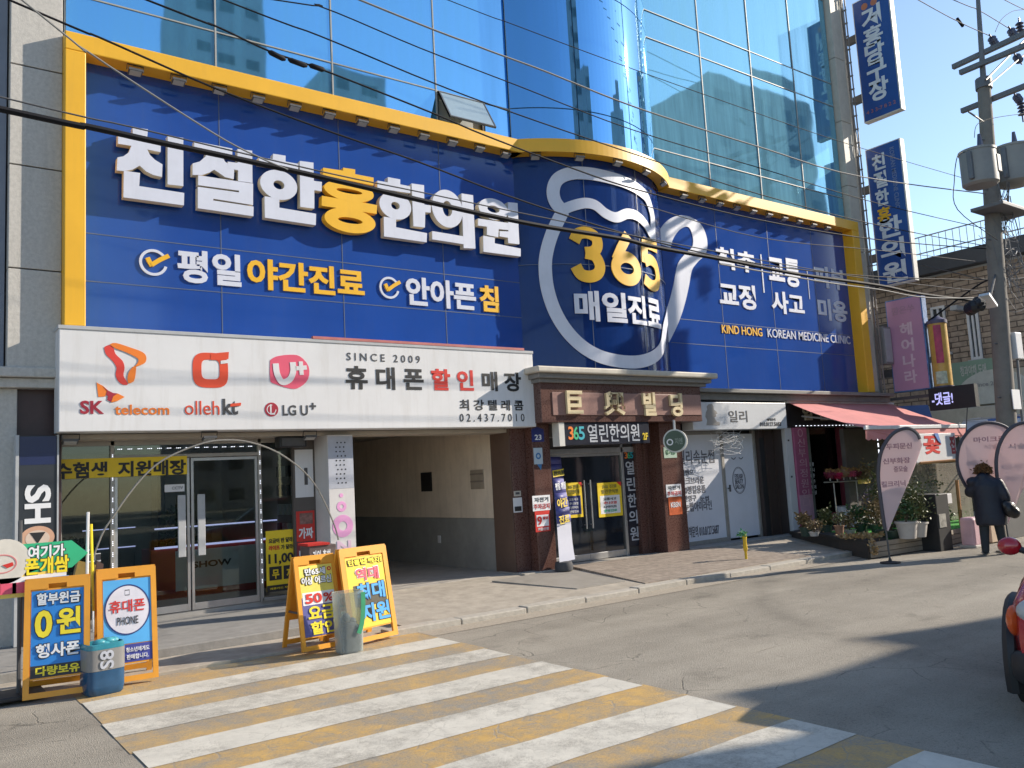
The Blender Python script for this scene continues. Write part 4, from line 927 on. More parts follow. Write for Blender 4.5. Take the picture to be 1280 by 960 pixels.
txt('유기농', f, (b[0]+.04, b[1]-.04, b[2]+.06, b[3]-.05), mat('dark green print', (.03, .14, .06), .5), o)
for (x0, x1, lab, blu) in ((704.5, 729, 'yellow poster with navy box on the left entrance door', 1), (746, 778.5, 'yellow poster with white box on the second entrance door', 0)):
    o, b, f = notice('door_poster', lab, 'poster', 11.655, x0, 604, x1, 646 if blu else 644, YPR)
    w_ = b[1]-b[0]; h_ = b[3]-b[2]
    MB().plate(f, b[0]+.08*w_, b[1]-.10*w_, b[2]+.09*h_, b[2]+.62*h_, .002).build('text_box', NAVY if blu else WHT, o)
    txt('365 진료', f, (b[0]+.2*w_, b[1]-.2*w_, b[3]-.17*h_, b[3]-.06*h_), mat('olive print', (.24, .2, .05), .5), o, bold=.02); txt('열린한의원', f, (b[0]+.15*w_, b[1]-.15*w_, b[3]-.32*h_, b[3]-.2*h_), MATS['olive print'], o, bold=.02)
    for k in range(4): txt(('교통사고', '추나요법', '다이어트', '한방진료')[k], f, (b[0]+.22*w_, b[1]-.25*w_, b[2]+(.48-k*.115)*h_, b[2]+(.56-k*.115)*h_), WHT if blu else (DKINK, RED, DKINK, GRN)[k], o, lift=.004)
    MB().shape(f, [(b[1]-.2*w_, b[3]), (b[1], b[3]), (b[1], b[3]-.14*h_)], .003, .001).build('red_corner', RED, o)
# banner leaning by the doors
lb = root('leaning_banner', 'violet blue cloth banner with yellow lettering leaning by the entrance, its lower end coloured pale as if sunlit', 'banner', (9.35, 11.0, .15))
A = FY(686, 571, 11.45); B = FY(700.5, 571, 11.45); C_ = FY(720, 699, 10.95); D = FY(701, 704, 10.95)
mbl = MB(); mbw = MB(); n = 14
rows = []
for i in range(n+1):
    t = i/n; a = A.lerp(D, t); b = B.lerp(C_, t); wob = .035*math.sin(t*4.2); rows.append((a+V((0, -wob, 0)), b+V((0, -wob*.4+.02*math.sin(t*9), 0))))
for i in range(n):
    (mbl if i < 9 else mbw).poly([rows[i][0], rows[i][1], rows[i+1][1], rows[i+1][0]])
bo = mbl.build('banner_cloth', LILAC, lb, True); mbw.build('banner_end', mat('sunlit tone banner cloth', (.55, .55, .62), .7, .05), lb, True)  # pale end: sunlight on the lower cloth put into its colour
for o_ in (bo,): 
    so_ = o_.modifiers.new('thick', 'SOLIDIFY'); so_.thickness = .006
bfn = fP(D, (C_-D), (A-D)); H_ = (A-D).length; W1 = (B-A).length
off = lambda y: (lambda x, yy, l=0.: bfn(x, yy, l+.045))
for s_, y0, y1, m in (('한의원', .80, .845, INK), ('평일 매일', .66, .73, WHT), ('야간', .49, .58, YPR), ('진료', .34, .42, YPR)):
    if s_ == '한의원': MB().plate(off(0), .01, W1, H_*.79, H_*.855, .003).build('yellow_field', YPR, lb)
    txt(s_, off(0), (.03, W1+.0, H_*y0, H_*y1), m, lb, bold=.03, lift=.006)
MB().tube([D+V((.04, .05, -.02)), A+V((.1, .05, 0))], .012, 6).build('pole', LGREY, lb)
MB().lathe([(.15, 0), (.16, .06), (.14, .14), (.05, .15)], (D.x+.12, 11.02, .165), 14).build('weight', mat('dark rubber weight', (.07, .07, .075), .8), lb, True)
# small fittings on the jamb
o, b, f = notice('meter_plate', 'white and black plate on the brown garage jamb', 'plate', 11.42, 641, 622.5, 653, 640, OFFW); MB().plate(f, b[0]+.02, b[1]-.02, b[2]+.02, b[2]+.1, .002).build('black_field', INK, o)
o, b, f = notice('intercom_box', 'tiny beige intercom box above the white plate on the jamb', 'intercom', 11.42, 642, 614, 651, 620, CREAM); MB().plate(f, b[0]+.03, b[1]-.03, b[2]+.03, b[3]-.02, .003).build('button_field', DGREY, o)
# ================================================================== EYELASH SALON
def Z8(x, y): return (820+x/4.571, 490+y/4.571)
ss = root('eyelash_salon_sign', 'white box sign with a grey figure and Korean lettering above the eyelash salon', 'signboard', (14.1, 11.25, 2.5))
IY = 11.20; MB().box((12.66, IY, 2.47), (15.68, 11.5, 3.03), .01).build('board', mat('cool white sign', (.60, .61, .63), .4, .04, 1, dirt=.2), ss); f = fY(IY)
fig = [(300, 70), (318, 68), (328, 82), (330, 100), (345, 112), (350, 124), (340, 128), (345, 140), (332, 145), (345, 168), (362, 172), (365, 190), (288, 190), (292, 160), (282, 140), (285, 115), (293, 100), (290, 82)]
pts = [(q.x, q.z) for q in (FY(*Z8(x, y), IY) for x, y in fig)]
MB().shape(f, pts, .004, .001).build('figure_print', mat('taupe print', (.30, .275, .25), .5), ss)
txt('일리', f, bY(IY, *Z8(412, 106), *Z8(524, 172)), DKINK, ss, bold=.01); txt('예약문의', f, bY(IY, *Z8(632, 150), *Z8(682, 165)), DKINK, ss); txt('010.8127.5683', f, bY(IY, *Z8(592, 172), *Z8(715, 194)), DKINK, ss)
FROST = mat('frosted white film', (.66, .67, .72), .35, .05, 2)
GY = 11.62
P('salon_wall', MB().box((12.3, 11.75, .1), (16.2, 11.9, 3.1)), BLK)
x0, x1, x2 = 12.34, FY(905, 600, GY).x, FY(945, 600, GY).x
sw_ = P('salon_window', MB().box((x0, GY, .28), (x1-.05, GY+.02, 2.44)), FROST); f = fY(GY)
P('salon_frame', MB().box((x1-.05, GY-.03, .2), (x1+.03, GY+.06, 2.47), .004).box((x2-.02, GY-.03, .2), (x2+.05, GY+.06, 2.47), .004).box((x0, GY-.03, .2), (x1-.05, GY+.06, .28), .004).box((x0, GY-.03, 2.40), (x1-.05, GY+.06, 2.47), .004), ALUD)
dr = P('salon_door', MB().box((x1+.03, GY, .24), (x2-.02, GY+.02, 2.40)), FROST)
P('handle', MB().tube([(x1+.10, GY-.06, 1.2), (x1+.10, GY-.06, 1.34)], .02, 8).tube([(x1+.10, GY-.06, 1.27), (x1+.10, GY, 1.27)], .012, 6), DGREY, dr)
PR = mat('grey blue window print', (.12, .12, .14), .5)
def t8(s, a, b_, c, d_, m, par, **k): txt(s, f, bY(GY, *Z8(a, b_), *Z8(c, d_)), m, par, **k)
t8('일리속눈썹', 122, 335, 335, 405, PR, sw_, bold=.01); t8('·밀벤으', 132, 445, 215, 474, PR, sw_); t8('·다크브라운', 135, 490, 275, 522, PR, sw_); t8('·60평컬용품', 142, 540, 285, 575, PR, sw_); t8('·반영구', 150, 593, 232, 622, PR, sw_); t8('눈썹', 250, 597, 302, 620, PR, sw_); t8('눈썹아미라인', 162, 632, 320, 672, PR, sw_)
t8('예약문의 010.8127.5687', 168, 772, 362, 812, PR, sw_)
b = bY(GY, *Z8(430, 430), *Z8(518, 578)); cx, cy, rx, ry = (b[0]+b[1])/2, (b[2]+b[3])/2, (b[1]-b[0])/2, (b[3]-b[2])/2
MB().ring(f, rx, rx*.95, .004, 36, cx=cx, cy=cy, ro2=ry, ri2=ry*.96).ring(f, rx*.90, rx*.87, .004, 36, cx=cx, cy=cy, ro2=ry*.91, ri2=ry*.885).build('oval_print', PR, dr)
for s_, k in (('EYELASH', .3), ('BEAUTY', -.08), ('SALON', -.46)): txt(s_, f, (cx-rx*.62, cx+rx*.62, cy+ry*k-.05, cy+ry*k+.05), PR, dr)
for dx in (-.12, .12): MB().strip(f, [(cx+dx-.07, cy+ry+.2), (cx+dx, cy+ry+.165), (cx+dx+.07, cy+ry+.2)], .02).build('lash_print', PR, dr)
# scribble of white wiring under the sign
sc = MB(); b = bY(11.3, *Z8(300, 228), *Z8(512, 338))
for k in range(22):
    z = random.uniform(b[2], b[3]); pts = [(random.uniform(b[0], b[1]), 11.32+random.uniform(-.04, .04), z+random.uniform(-.12, .12)) for _ in range(4)]; pts.sort(); sc.tube(smooth3(pts, 4), .0045, 4)
tag(sc.build('cable_tangle', mat('pale wire', (.6, .6, .6), .5), None), 'tangle of thin pale wires hanging under the white salon sign', 'wire')
P('jamb', MB().box((x2+.05, 11.50, .1), (15.86, 11.74, 2.47), .004).box((15.2, 11.46, .1), (15.235, 11.51, 2.47)).box((15.52, 11.46, .1), (15.55, 11.51, 2.47)), mat('dark brown panels', (.045, .030, .026), .45, .15, 8))
P('dark_gap', MB().box((x2+.06, 11.49, .15), (x2+.26, 11.505, 2.3)), BLK)
P('salon_step', MB().box((12.34, 11.2, .02), (15.8, 11.6, .20), .012), CONCG)
# round double-sided sign
rs = root('round_sign', 'round dark green double disc sign with white rim hanging below the canopy corner', 'sign', (12.55, 10.75, 2.0))
c_ = FY(843.5, 551, 10.7); r_ = .215
nn_ = V((-.80, -.60, 0)); uu_ = V((.60, -.80, 0))
for k in (0, 1):
    g = fP(c_-nn_*.13*k, uu_, (0, 0, 1)); MB().ring(g, r_, .001, -.07, 36, ri2=.001).build('disc', mat('sign rim white', (.6, .6, .56), .45), rs)
    MB().ring(g, r_*.88, .001, .006, 36, ri2=.001).build('disc_face', mat('dark green disc', (.05, .085, .055), .4, .1), rs)
g = fP(c_, uu_, (0, 0, 1))
MB().ring(g, r_*.28, r_*.18, .012, 20, cx=-.09, cy=-.02).build('ring_print', WHT, rs); txt('지엔', g, (.0, .14, -.07, .05), mat('grey green print', (.25, .3, .25), .5), rs, lift=.008)
for k in (.03, .16): q = c_-nn_*k; MB().tube([q+V((0, 0, r_*.97)), V((q.x, q.y, 2.63))], .016, 8).build('hanger', LGREY, rs)

# ================================================================== FLOWER SHOP
wp2 = root('white_post', 'narrow white painted post between the salon and the flower shop', 'post', (15.98, 11.45, .1)); MB().box((15.88, 11.42, .1), (16.12, 11.7, 2.5), .008).build('post', OFFW, wp2)
for z in (.5, 1.4, 2.2): MB().box((15.95, 11.41, z), (16.0, 11.419, z+.04)).build('bolt', DGREY, wp2)
pk = root('pink_column_sign', 'tall narrow pink column sign with faint vertical lettering beside the white post', 'sign', (16.35, 11.4, .15)); MB().box((16.14, 11.38, .15), (16.62, 11.7, 2.5), .006).build('board', mat('magenta board', (.42, .12, .22), .5, .08, 1.5), pk)
MB().box((16.14, 11.374, .15), (16.62, 11.379, 1.0)).build('lower_board', mat('pale pink board', (.55, .33, .42), .5, .05), pk)
vtxt('신부의정원입니다', fY(11.374), (16.24, 16.5, .45, 2.25), mat('pale rose print', (.62, .38, .45), .5), pk, bold=.0)
MB().ring(fY(11.374), .09, .07, .003, 20, cx=16.37, cy=2.38).build('ring_print', MATS['pale rose print'], pk)
bs = root('black_name_board', 'black shop name board with pale letters under the red awning', 'signboard', (17.5, 11.4, 2.5)); MB().box((15.9, 11.36, 2.52), (19.3, 11.5, 3.05), .006).build('board', BLK, bs)
for k, ch in enumerate('임은영헤어'):
    x = 16.5+k*.62; txt(ch, fY(11.36), (x, x+.34, 2.66, 2.98), mat('bone letters', (.62, .58, .46), .5), bs, bold=.03, th=.02)
mb = MB()
for k in range(22): mb.box((16.2+k*.14, 11.34, 2.53), (16.225+k*.14, 11.358, 2.542))
mb.build('led_row', LED, bs)
wall = P('flower_shop_wall', MB().box((16.62, 12.4, .1), (19.8, 12.5, 2.6)), mat('flower shop wall', (.06, .05, .05), .8, .2))
P('flower_window', MB().box((16.64, 11.62, .4), (18.15, 11.63, 2.5)), SG)
P('flower_shop_frame', MB().box((16.62, 11.58, .3), (16.72, 11.66, 2.52)).box((18.12, 11.58, .3), (18.2, 11.66, 2.52)).box((16.72, 11.58, .3), (18.12, 11.66, .40)).box((16.98, 11.585, .4), (17.02, 11.655, 2.5)), mat('greenish grey profile', (.22, .23, .21), .5))
P('curtain', MB().box((18.22, 11.5, .2), (19.25, 11.62, 2.5), .02), mat('dark wine curtain', (.055, .012, .018), .7, .25, 12))
P('red_pillar', MB().box((18.0, 11.42, .3), (18.16, 11.56, 2.5), .006), mat('wine red pillar', (.16, .02, .035), .5, .1))
txt('꽃배달전문', fY(11.6), (16.9, 17.3, 1.0, 1.7), WHT, wall, name='window_lettering', bold=.02) if 0 else None
wl = MB()
for k in range(6):
    z = 1.62-k*.13; tmesh(wl, ('꽃다발', '꽃바구니', '화환', '화분', '드라이', '웨딩')[k], fY(11.61), (16.78, 17.12, z, z+.09), bold=.03)
wl.build('window_lettering', WHT, bl)
# things inside the window
ib = root('stacked_crates', 'pile of dark boxes and bags inside the flower shop window', 'boxes', (17.3, 12.0, .1))
for k in range(16):
    x = random.uniform(16.8, 18.0); z = .4+(k % 6)*.32; MB().box((x-.14, 12.05, z), (x+.16, 12.35, z+random.uniform(.12, .28)), .01).build('crate', random.choice([DGREY, BLK, mat('slate box', (.10, .10, .13), .6), mat('olive box', (.09, .10, .06), .6), LGREY]), ib)
# awning
aY = FX(1080, 536, 16.15).y; aL = 16.15; aR = FY(1205, 531, aY).x
aw = root('red_awning', 'faded red awning with scalloped front edge over the flower shop', 'awning', ((aL+aR)/2, 11.3, 2.4))
REDAW = mat('faded red awning cloth', (.62, .235, .225), .75, .10, 2, dirt=.4, dirtcol=(.38, .22, .19), streak=True)
zb_, zf = 3.06, FX(1080, 536, 16.15).z+.03
mb = MB(); n = 10
for i in range(n):
    t0, t1 = i/n, (i+1)/n
    sag = lambda t: -.05*math.sin(math.pi*t)
    q = lambda x, t: V((x, 11.33+(aY-11.33)*t, zb_+(zf-zb_)*t+sag(t)))
    a0 = q(15.95+(aL-15.95)*t0, t0); b0 = q(aR-.2+.2*t0, t0); a1 = q(15.95+(aL-15.95)*t1, t1); b1 = q(aR-.2+.2*t1, t1)
    mb.prism([a0, b0, b1, a1], (0, 0, -.006))
mb.build('awning_cloth', REDAW, aw, True)
MB().box((aL-.02, aY-.05, zf-.05), (aR+.02, aY+.0, zf+.03), .008).build('front_bar', OFFW, aw)
mb = MB(); ns = 22
pts = [(aL, zf-.05)]
vb = []
for i in range(ns*4+1):
    x = aL+(aR-aL)*i/(ns*4); vb.append((x, zf-.24-.035*abs(math.sin(math.pi*i/4))))
mb.prism([(aL, aY-.03, zf-.051), (aR, aY-.03, zf-.051)]+[(x, aY-.03-.01*math.sin(x*5), z) for x, z in vb[::-1]], (0, .005, 0)); mb.build('valance', REDAW, aw)
for x in (aL+.3, aR-.3): MB().tube([(x, 11.35, 2.75), (x+.1, (11.35+aY)/2, 2.6), (x, aY, zf-.03)], .02, 6).build('folding_arm', LGREY, aw)
MB().box((15.9, 11.30, 3.04), (aR-.1, 11.42, 3.09), .006).build('cassette', OFFW, aw)
# planted deck
DECK = [(15.55, 11.3), (13.62, 8.32), (15.7, 8.2), (20.0, 8.6), (20.0, 11.45)]
pdk = root('planted_deck', 'low dark wooden deck with bright green turf mat before the flower shop', 'deck', (16, 9.8, .0))
MB().prism([(x, y, 0) for x, y in DECK], (0, 0, .27)).build('deck_body', mat('dark deck boards', (.05, .042, .036), .7, .25, 8, .2, 30), pdk)
mb = MB()
for k in range(3): mb.prism([(13.65, 8.295-.0, .02+k*.09), (15.72, 8.175, .02+k*.09), (20.0, 8.57, .02+k*.09), (20, 8.6, .02+k*.09), (15.7, 8.205, .02+k*.09), (13.66, 8.325, .02+k*.09)], (0, 0, .08))
mb.build('side_plank', mat('weathered plank', (.30, .26, .21), .8, .2, 6, .2, 30), pdk)
tb = MB(); TURF = [(14.35, 8.42), (15.72, 8.25), (19.9, 8.65), (19.9, 10.3), (15.4, 10.3)]
tb.prism([(x, y, .272) for x, y in TURF], (0, 0, .012)); tb.build('turf_mat', mat('artificial turf', (.05, .32, .035), .8, .25, 60, .4, 150), pdk)
db = root('planter_box', 'dark planter box at the deck corner with dry straw on its top', 'planter', (14.2, 9.0, .27))
MB().prism([(13.66, 8.36, .272), (14.2, 8.32, .272), (15.3, 10.6, .272), (15.0, 10.6, .272)], (0, 0, .05)).build('box_top', mat('charcoal boards', (.04, .037, .035), .7, .2), db)
mb = MB()
for k in range(420): mb.leaf((random.uniform(13.75, 14.3), random.uniform(8.36, 9.0), .33+random.uniform(0, .04)), random.uniform(.04, .10))
mb_ = MB()
for k in range(110): mb_.leaf((13.72+random.gauss(0, .04), 8.28+random.gauss(0, .02), random.uniform(.08, .32)), .06)
mb_.build('hanging_straw', mat('dry straw', (.36, .24, .11), .8, .3, 10), db)
mb.build('straw', mat('dry straw', (.36, .24, .11), .8, .3, 10), db)
TERRA = mat('whitish clay pot', (.46, .43, .40), .7, .1, 8, dirt=.4); POTG = mat('dark green pot', (.04, .07, .05), .5)
LEAFS = [mat('olive leaf', (.10, .11, .035), .55, .35, 6), mat('dry brown leaf', (.20, .135, .055), .65, .35, 6), mat('mid green leaf', (.05, .10, .03), .55, .35, 6), mat('mauve leaf', (.16, .10, .12), .6, .3)]
def pot(lab, x, y, z, r, h, fh, fw_, lm, pm=TERRA, n=260, ls=.1, stems=5):
    o = root('potted_plant', lab, 'plant', (x, y, z))
    MB().lathe([(r*.72, 0), (r*.95, h*.9), (r*1.06, h*.9), (r*1.06, h), (r*.9, h), (r*.85, h*.9)], (x, y, z), 18).build('pot', pm, o, True)
    mb = MB(); st = MB(); tips = []
    for k in range(stems):
        a = random.uniform(0, 6.28); q = V((x+math.cos(a)*fw_*.55*random.random(), y+math.sin(a)*fw_*.55*random.random(), z+h+fh*random.uniform(.45, .95)))
        st.tube(smooth3([(x, y, z+h*.8), (x+(q.x-x)*.4, y+(q.y-y)*.4, z+h+fh*.25), q], 3), .008, 5); tips.append(q)
    ls *= .62
    for k in range(int(n*2.3)):
        t = random.choice(tips); s_ = random.gauss(0, .28), random.gauss(0, .28), random.gauss(0, .22)
        mb.leaf((t.x+s_[0]*fw_, t.y+s_[1]*fw_, max(z+h*.9, t.z+s_[2]*fh-.05)), ls*random.uniform(.6, 1.3))
    st.build('stem', mat('twig', (.09, .07, .045), .8), o); mb.build('foliage', lm, o)
    return o
def on(px_, py_, z): q = GZ(px_, py_, z); return q.x, q.y
x, y = on(1114, 672, .285); pot('low shrub with pale brown leaves in a dark bowl behind the flag stem', x, y, .285, .24, .14, .42, .34, LEAFS[1], POTG, 300)
x, y = on(1135, 673, .285); pot('sparse tall plant in a white tub on the turf', x, y, .285, .19, .30, .35, .22, LEAFS[2], TERRA, 130)
x, y = on(1148, 671, .285); pot('bushy yellowish shrub in a white pot on the turf', x, y, .285, .18, .26, .55, .34, LEAFS[0], TERRA, 340)
x, y = on(1140, 662, .285); pot('large round leafed plant above the white pots', x+.5, y+.5, .285, .2, .55, .55, .42, LEAFS[1], POTG, 320, .12)
x, y = on(1168, 664, .285); pot('trailing dark green plant at the deck end beside the black cabinet', x+.1, y, .285, .14, .2, .28, .34, LEAFS[2], POTG, 260)
x, y = on(1050, 670, .33); pot('small dry plant in a clay pot on the planter box', x, y, .325, .09, .2, .22, .14, LEAFS[0], mat('clay pot', (.28, .15, .09), .8, .1), 90, .07)
x, y = on(1065, 668, .3); pot('low straggly plant beside white plates at the deck corner', x+.1, y+.1, .30, .12, .08, .28, .26, LEAFS[1], TERRA, 150, .09)
x, y = on(1024, 672, .3); pot('pale dried bouquet bunch under the flower shop window', x, y+.1, .325, .1, .08, .22, .2, LEAFS[1], TERRA, 120, .08)
x, y = on(1098, 660, .3); pot('mauve twiggy plant beside the wine curtain', x, y+.2, .285, .12, .2, .5, .22, LEAFS[3], POTG, 190, .08)
for (px_, py_, dx, dy, lab, fh, fw_, lm) in (
    (1108, 668, .2, .3, 'leafy brown shrub at the back of the turf near the flag', .5, .34, LEAFS[1]), (1126, 667, .3, .5, 'upright twiggy plant half hidden behind the flag cloth', .9, .3, LEAFS[0]),
    (1157, 668, .1, .25, 'loose olive shrub beside the black cabinet on the turf', .75, .4, LEAFS[0]), (1085, 667, .1, .2, 'low dark bush in front of the white cabinet', .3, .28, LEAFS[2]),
    (1038, 668, .1, .15, 'small yellowish plant by the crimson strip sign', .28, .18, LEAFS[0]), (1010, 671, .1, .1, 'tuft of dried stems at the inner end of the planter box', .26, .16, LEAFS[1])):
    x, y = on(px_, py_, .285); pot(lab, x+dx, y+dy, .285, .13, .18, fh, fw_, lm, POTG, 260, .11)
# dried flower balls on a rail
rail = root('flower_rail', 'thin metal rail stand carrying round dried flower balls', 'rack', (16.4, 10.6, .3))
RY = 10.5
pa, pb = FY(1030, 603, RY), FY(1072, 601, RY)
MB().tube([pa, pb], .012, 6).tube([FY(1042, 604, RY), V((FY(1042, 604, RY).x, RY, .29))], .012, 6).tube([FY(1070, 601, RY), V((FY(1070, 601, RY).x, RY, .29))], .012, 6).build('rail', ALUD, rail)
for k, (bx_, by_, lab) in enumerate(((1037, 592.5, 'first dried flower ball on the rail, wine red with a brown crown'), (1046, 593, 'bright crimson dried flower ball on the rail'), (1054, 590.5, 'largest tan dried flower ball on the rail'), (1062, 591, 'golden and pink dried flower ball on the rail'), (1069, 590.5, 'small dark red flower ball on the rail with a white stem'))):
    c_ = FY(bx_, by_, RY-.04); r = root('dried_flower_ball', lab, 'flower ball', tuple(c_), group='dried flower balls on the rail')
    mb = MB(); mb2 = MB(); rr = .118 if k == 2 else .105
    for i in range(260):
        d = V((random.gauss(0, 1), random.gauss(0, 1), random.gauss(0, 1))).normalized(); (mb2 if d.z > .25 else mb).leaf(c_+d*rr*random.uniform(.75, 1), .05)
    core = [mat('wine bloom', (.16, .012, .035), .7, .3), mat('crimson bloom', (.42, .012, .07), .7, .3), mat('tan bloom', (.26, .15, .08), .7, .3), mat('rose bloom', (.40, .05, .10), .7, .3), mat('dark red bloom', (.13, .012, .02), .7, .3)][k]
    mb.ball(c_, rr*.8).build('bloom', core, r); mb2.build('crown', mat('golden brown bloom', (.30, .16, .05), .7, .35), r)
    MB().tube([c_-V((0, 0, rr*.8)), c_-V((0, 0, rr*1.35))], .014, 6).build('stem', TERRA, r)
bq = root('basket_arrangement', 'brown flower arrangement with a yellow ribbon at the rail end', 'flowers', tuple(FY(1082, 600, 10.4)))
c_ = FY(1081, 592, 10.4); mb = MB()
for i in range(240): mb.leaf(c_+V((random.gauss(0, .10), random.gauss(0, .08), random.gauss(0, .10))), .08)
mb.build('dry_blooms', LEAFS[1], bq); MB().prism([FY(1076, 600, 10.3), FY(1089, 597, 10.3), FY(1088, 604, 10.3), FY(1077, 605, 10.3)], (0, .08, 0)).build('ribbon', mat('mustard ribbon', (.45, .32, .05), .6), bq)
MB().tube([c_, V((c_.x, 10.4, .29))], .02, 6).build('stand', DGREY, bq)
wb = root('white_cabinet', 'small white display cabinet on the turf by the wine curtain', 'cabinet', (16.6, 10.6, .285))
a = FY(1075, 660, 10.3); b_ = FY(1094, 636, 10.3); MB().box((a.x, 10.3, .286), (b_.x, 10.7, b_.z), .008).build('cabinet_body', OFFW, wb); MB().box((a.x+.05, 10.292, .33), (a.x+.13, 10.299, b_.z-.05)).build('slot', DGREY, wb)
bx2 = root('white_bucket', 'plain white bucket inside the flower shop', 'bucket', (16.9, 11.0, .28)); a = FY(1057, 655, 10.9)
MB().lathe([(.17, 0), (.2, .42), (.21, .43), (.19, .43)], (a.x+.15, 10.95, .272), 18).build('bucket_body', OFFW, bx2, True)
rb = root('red_strip_sign', 'low crimson strip sign with pale letters under the shop window', 'sign', (16.5, 11.2, .3)); a = FY(1010, 660, 11.2); b_ = FY(1072, 646, 11.2)
MB().box((16.65, 11.2, .33), (b_.x+.1, 11.24, .56), .004).build('board', mat('crimson board', (.30, .02, .06), .5, .1), rb); txt('꽃 · 화분', fY(11.2), (16.75, 17.3, .38, .5), mat('pale rose print', (.62, .38, .45)), rb)
# LED dotted column
ldp = root('led_light_strip', 'vertical dotted white light strip hanging beside the wine curtain', 'light strip', (18.3, 10.4, 1.0))
a = FY(1097, 548, 10.6); b_ = FY(1106, 616, 10.6); mb = MB()
for k in range(9):
    z = a.z+(b_.z-a.z)*k/8.5; mb.box((a.x-.025, 10.6, z-.05), (a.x+.025, 10.615, z+.04))
mb.build('led_point', LED, ldp); MB().box((a.x-.04, 10.62, b_.z-.1), (a.x+.04, 10.65, 2.6)).build('strip_back', BLK, ldp)
# flags
def flagcloth(n, L, p, out):
    p.inputs['Base Color'].default_value = (.80, .66, .66, 1); p.inputs['Roughness'].default_value = .8
    t = n.new('ShaderNodeBsdfTranslucent'); t.inputs['Color'].default_value = (.88, .74, .73, 1); m = n.new('ShaderNodeMixShader'); m.inputs['Fac'].default_value = .5
    L.new(p.outputs[0], m.inputs[1]); L.new(t.outputs[0], m.inputs[2]); L.new(m.outputs[0], out.inputs['Surface'])
FLAG = node_mat('pale pink flag cloth', flagcloth); FPR = mat('faint mauve print', (.42, .24, .28), .6)
def flag(lab, base, yaw, outline, lines, H, lean):
    """outline in (u, z) metres from the base"""
    r = root('feather_flag', lab, 'flag', base, yaw, 'pale pink feather flags before the shops')
    M_ = WM[r.name]
    fn = lambda x, z, l=0.: M_ @ V((x+lean*z, -l+.05*math.sin(z*1.7+x*2), z))
    O_ = smooth2(outline, 6); 
    MB().shape(fn, [(q.x, q.y) for q in O_], .006).build('flag_cloth', FLAG, r)
    k0 = [i for i, q in enumerate(O_)]
    left = [(q.x, q.y) for q in O_[:len(O_)*62//100]]
    MB().tube([fn(x-.012, z, .0) for x, z in left], .030, 6).build('flag_sleeve', mat('dark grey sleeve', (.07, .065, .08), .6), r)
    MB().tube([fn(left[0][0], .0, 0), fn(left[0][0], left[0][1]+.05, 0)], .014, 6).build('pole', DGREY, r)
    MB().lathe([(.16, 0), (.16, .02), (.03, .04), (.02, .08)], base, 16).build('foot', BLK, r)
    for s_, x0, x1, z in lines: txt(s_, fn, (x0, x1, z, z+.10), FPR, r, lift=.008)
    return r
ol = [(0, .55), (-.02, 1.1), (-.02, 1.5), (.06, 1.86), (.26, 2.12), (.5, 2.20), (.66, 2.12), (.72, 1.95), (.70, 1.84), (.45, 1.3), (.2, .8), (.04, .52)]
x, y = on(1113, 704, 0); lns = [('두피문신', .12, .55, 1.86), ('신부화장', .05, .5, 1.62), ('증모술', .22, .45, 1.48), ('컬크리닉', .0, .4, 1.24), ('시술', .15, .32, 1.1)]
flag('pale pink feather flag standing in front of the flower shop deck', (x, y, 0), R(-32), ol, lns, 2.2, .0)
x, y = on(1258, 690, 0); flag('pale pink feather flag beside the walking person', (x, y, 0), R(-32), [(-.42, .9), (-.62, 1.3), (-.66, 1.6), (-.56, 1.92), (-.34, 2.16), (-.05, 2.24), (.25, 2.14), (.42, 1.9), (.40, 1.8), (.15, 1.3), (-.1, .9), (-.36, .82)], [('마이크로', -.35, .2, 1.9), ('시술', -.2, .1, 1.77), ('헤어 펌', -.5, .12, 1.5), ('시술', -.4, -.1, 1.36), ('클리닉', -.3, .0, 1.15)], 2.2, .0)
x, y = on(1290, 690, 0); flag('pale pink feather flag cut by the picture edge, next to the utility pole', (x, y, 0), R(-32), [(-.40, .55), (-.42, 1.3), (-.36, 1.75), (-.16, 2.08), (.12, 2.2), (.35, 2.1), (.42, 1.9), (.40, 1.8), (.15, 1.3), (-.1, .9), (-.36, .5)], [('시술', -.2, .1, 1.75), ('아트', -.34, .05, 1.4), ('헤어', -.3, .05, 1.2)], 2.2, .0)
# cabinet, orange poles, stall and its sign
cb = root('black_cabinet', 'black open fronted cabinet standing at the end of the deck', 'cabinet', (16.2, 8.3, 0))
a = GZ(1166, 690); b_ = GZ(1203, 686); W_ = b_.x-a.x
MB().box((a.x+.1, a.y-.1, 0), (a.x+.55, a.y+.5, 1.02), .01).build('cabinet_body', BLK, cb); MB().box((a.x+.14, a.y-.112, .42), (a.x+.38, a.y-.101, .66)).build('shelf_opening', mat('shelf items', (.3, .29, .26), .6, .5, 12), cb)
MB().box((a.x+.56, a.y-.05, .82), (a.x+.80, a.y+.3, 1.0), .006).build('side_panel', OFFW, cb); MB().box((a.x+.56, a.y-.05, .0), (a.x+.62, a.y+.3, .8), .006).build('side_board', mat('grey board', (.3, .29, .27), .7), cb)
stl = root('flower_stall', 'plastic sheeted stall with wooden posts behind the potted plants', 'stall', (17.9, 9.3, 0))
WOOD = mat('orange brown timber', (.36, .17, .06), .65, .2, 5)
MB().tube([FY(1196, 600, 8.6), V((FY(1205, 690, 8.6).x, 8.6, 0))], .035, 6).build('post', WOOD, stl)
MB().tube([FY(1150, 579, 8.9), FY(1197, 575, 8.6)], .03, 6).build('beam', WOOD, stl)
a = FY(1148, 660, 9.3); b_ = FY(1196, 578, 9.3)
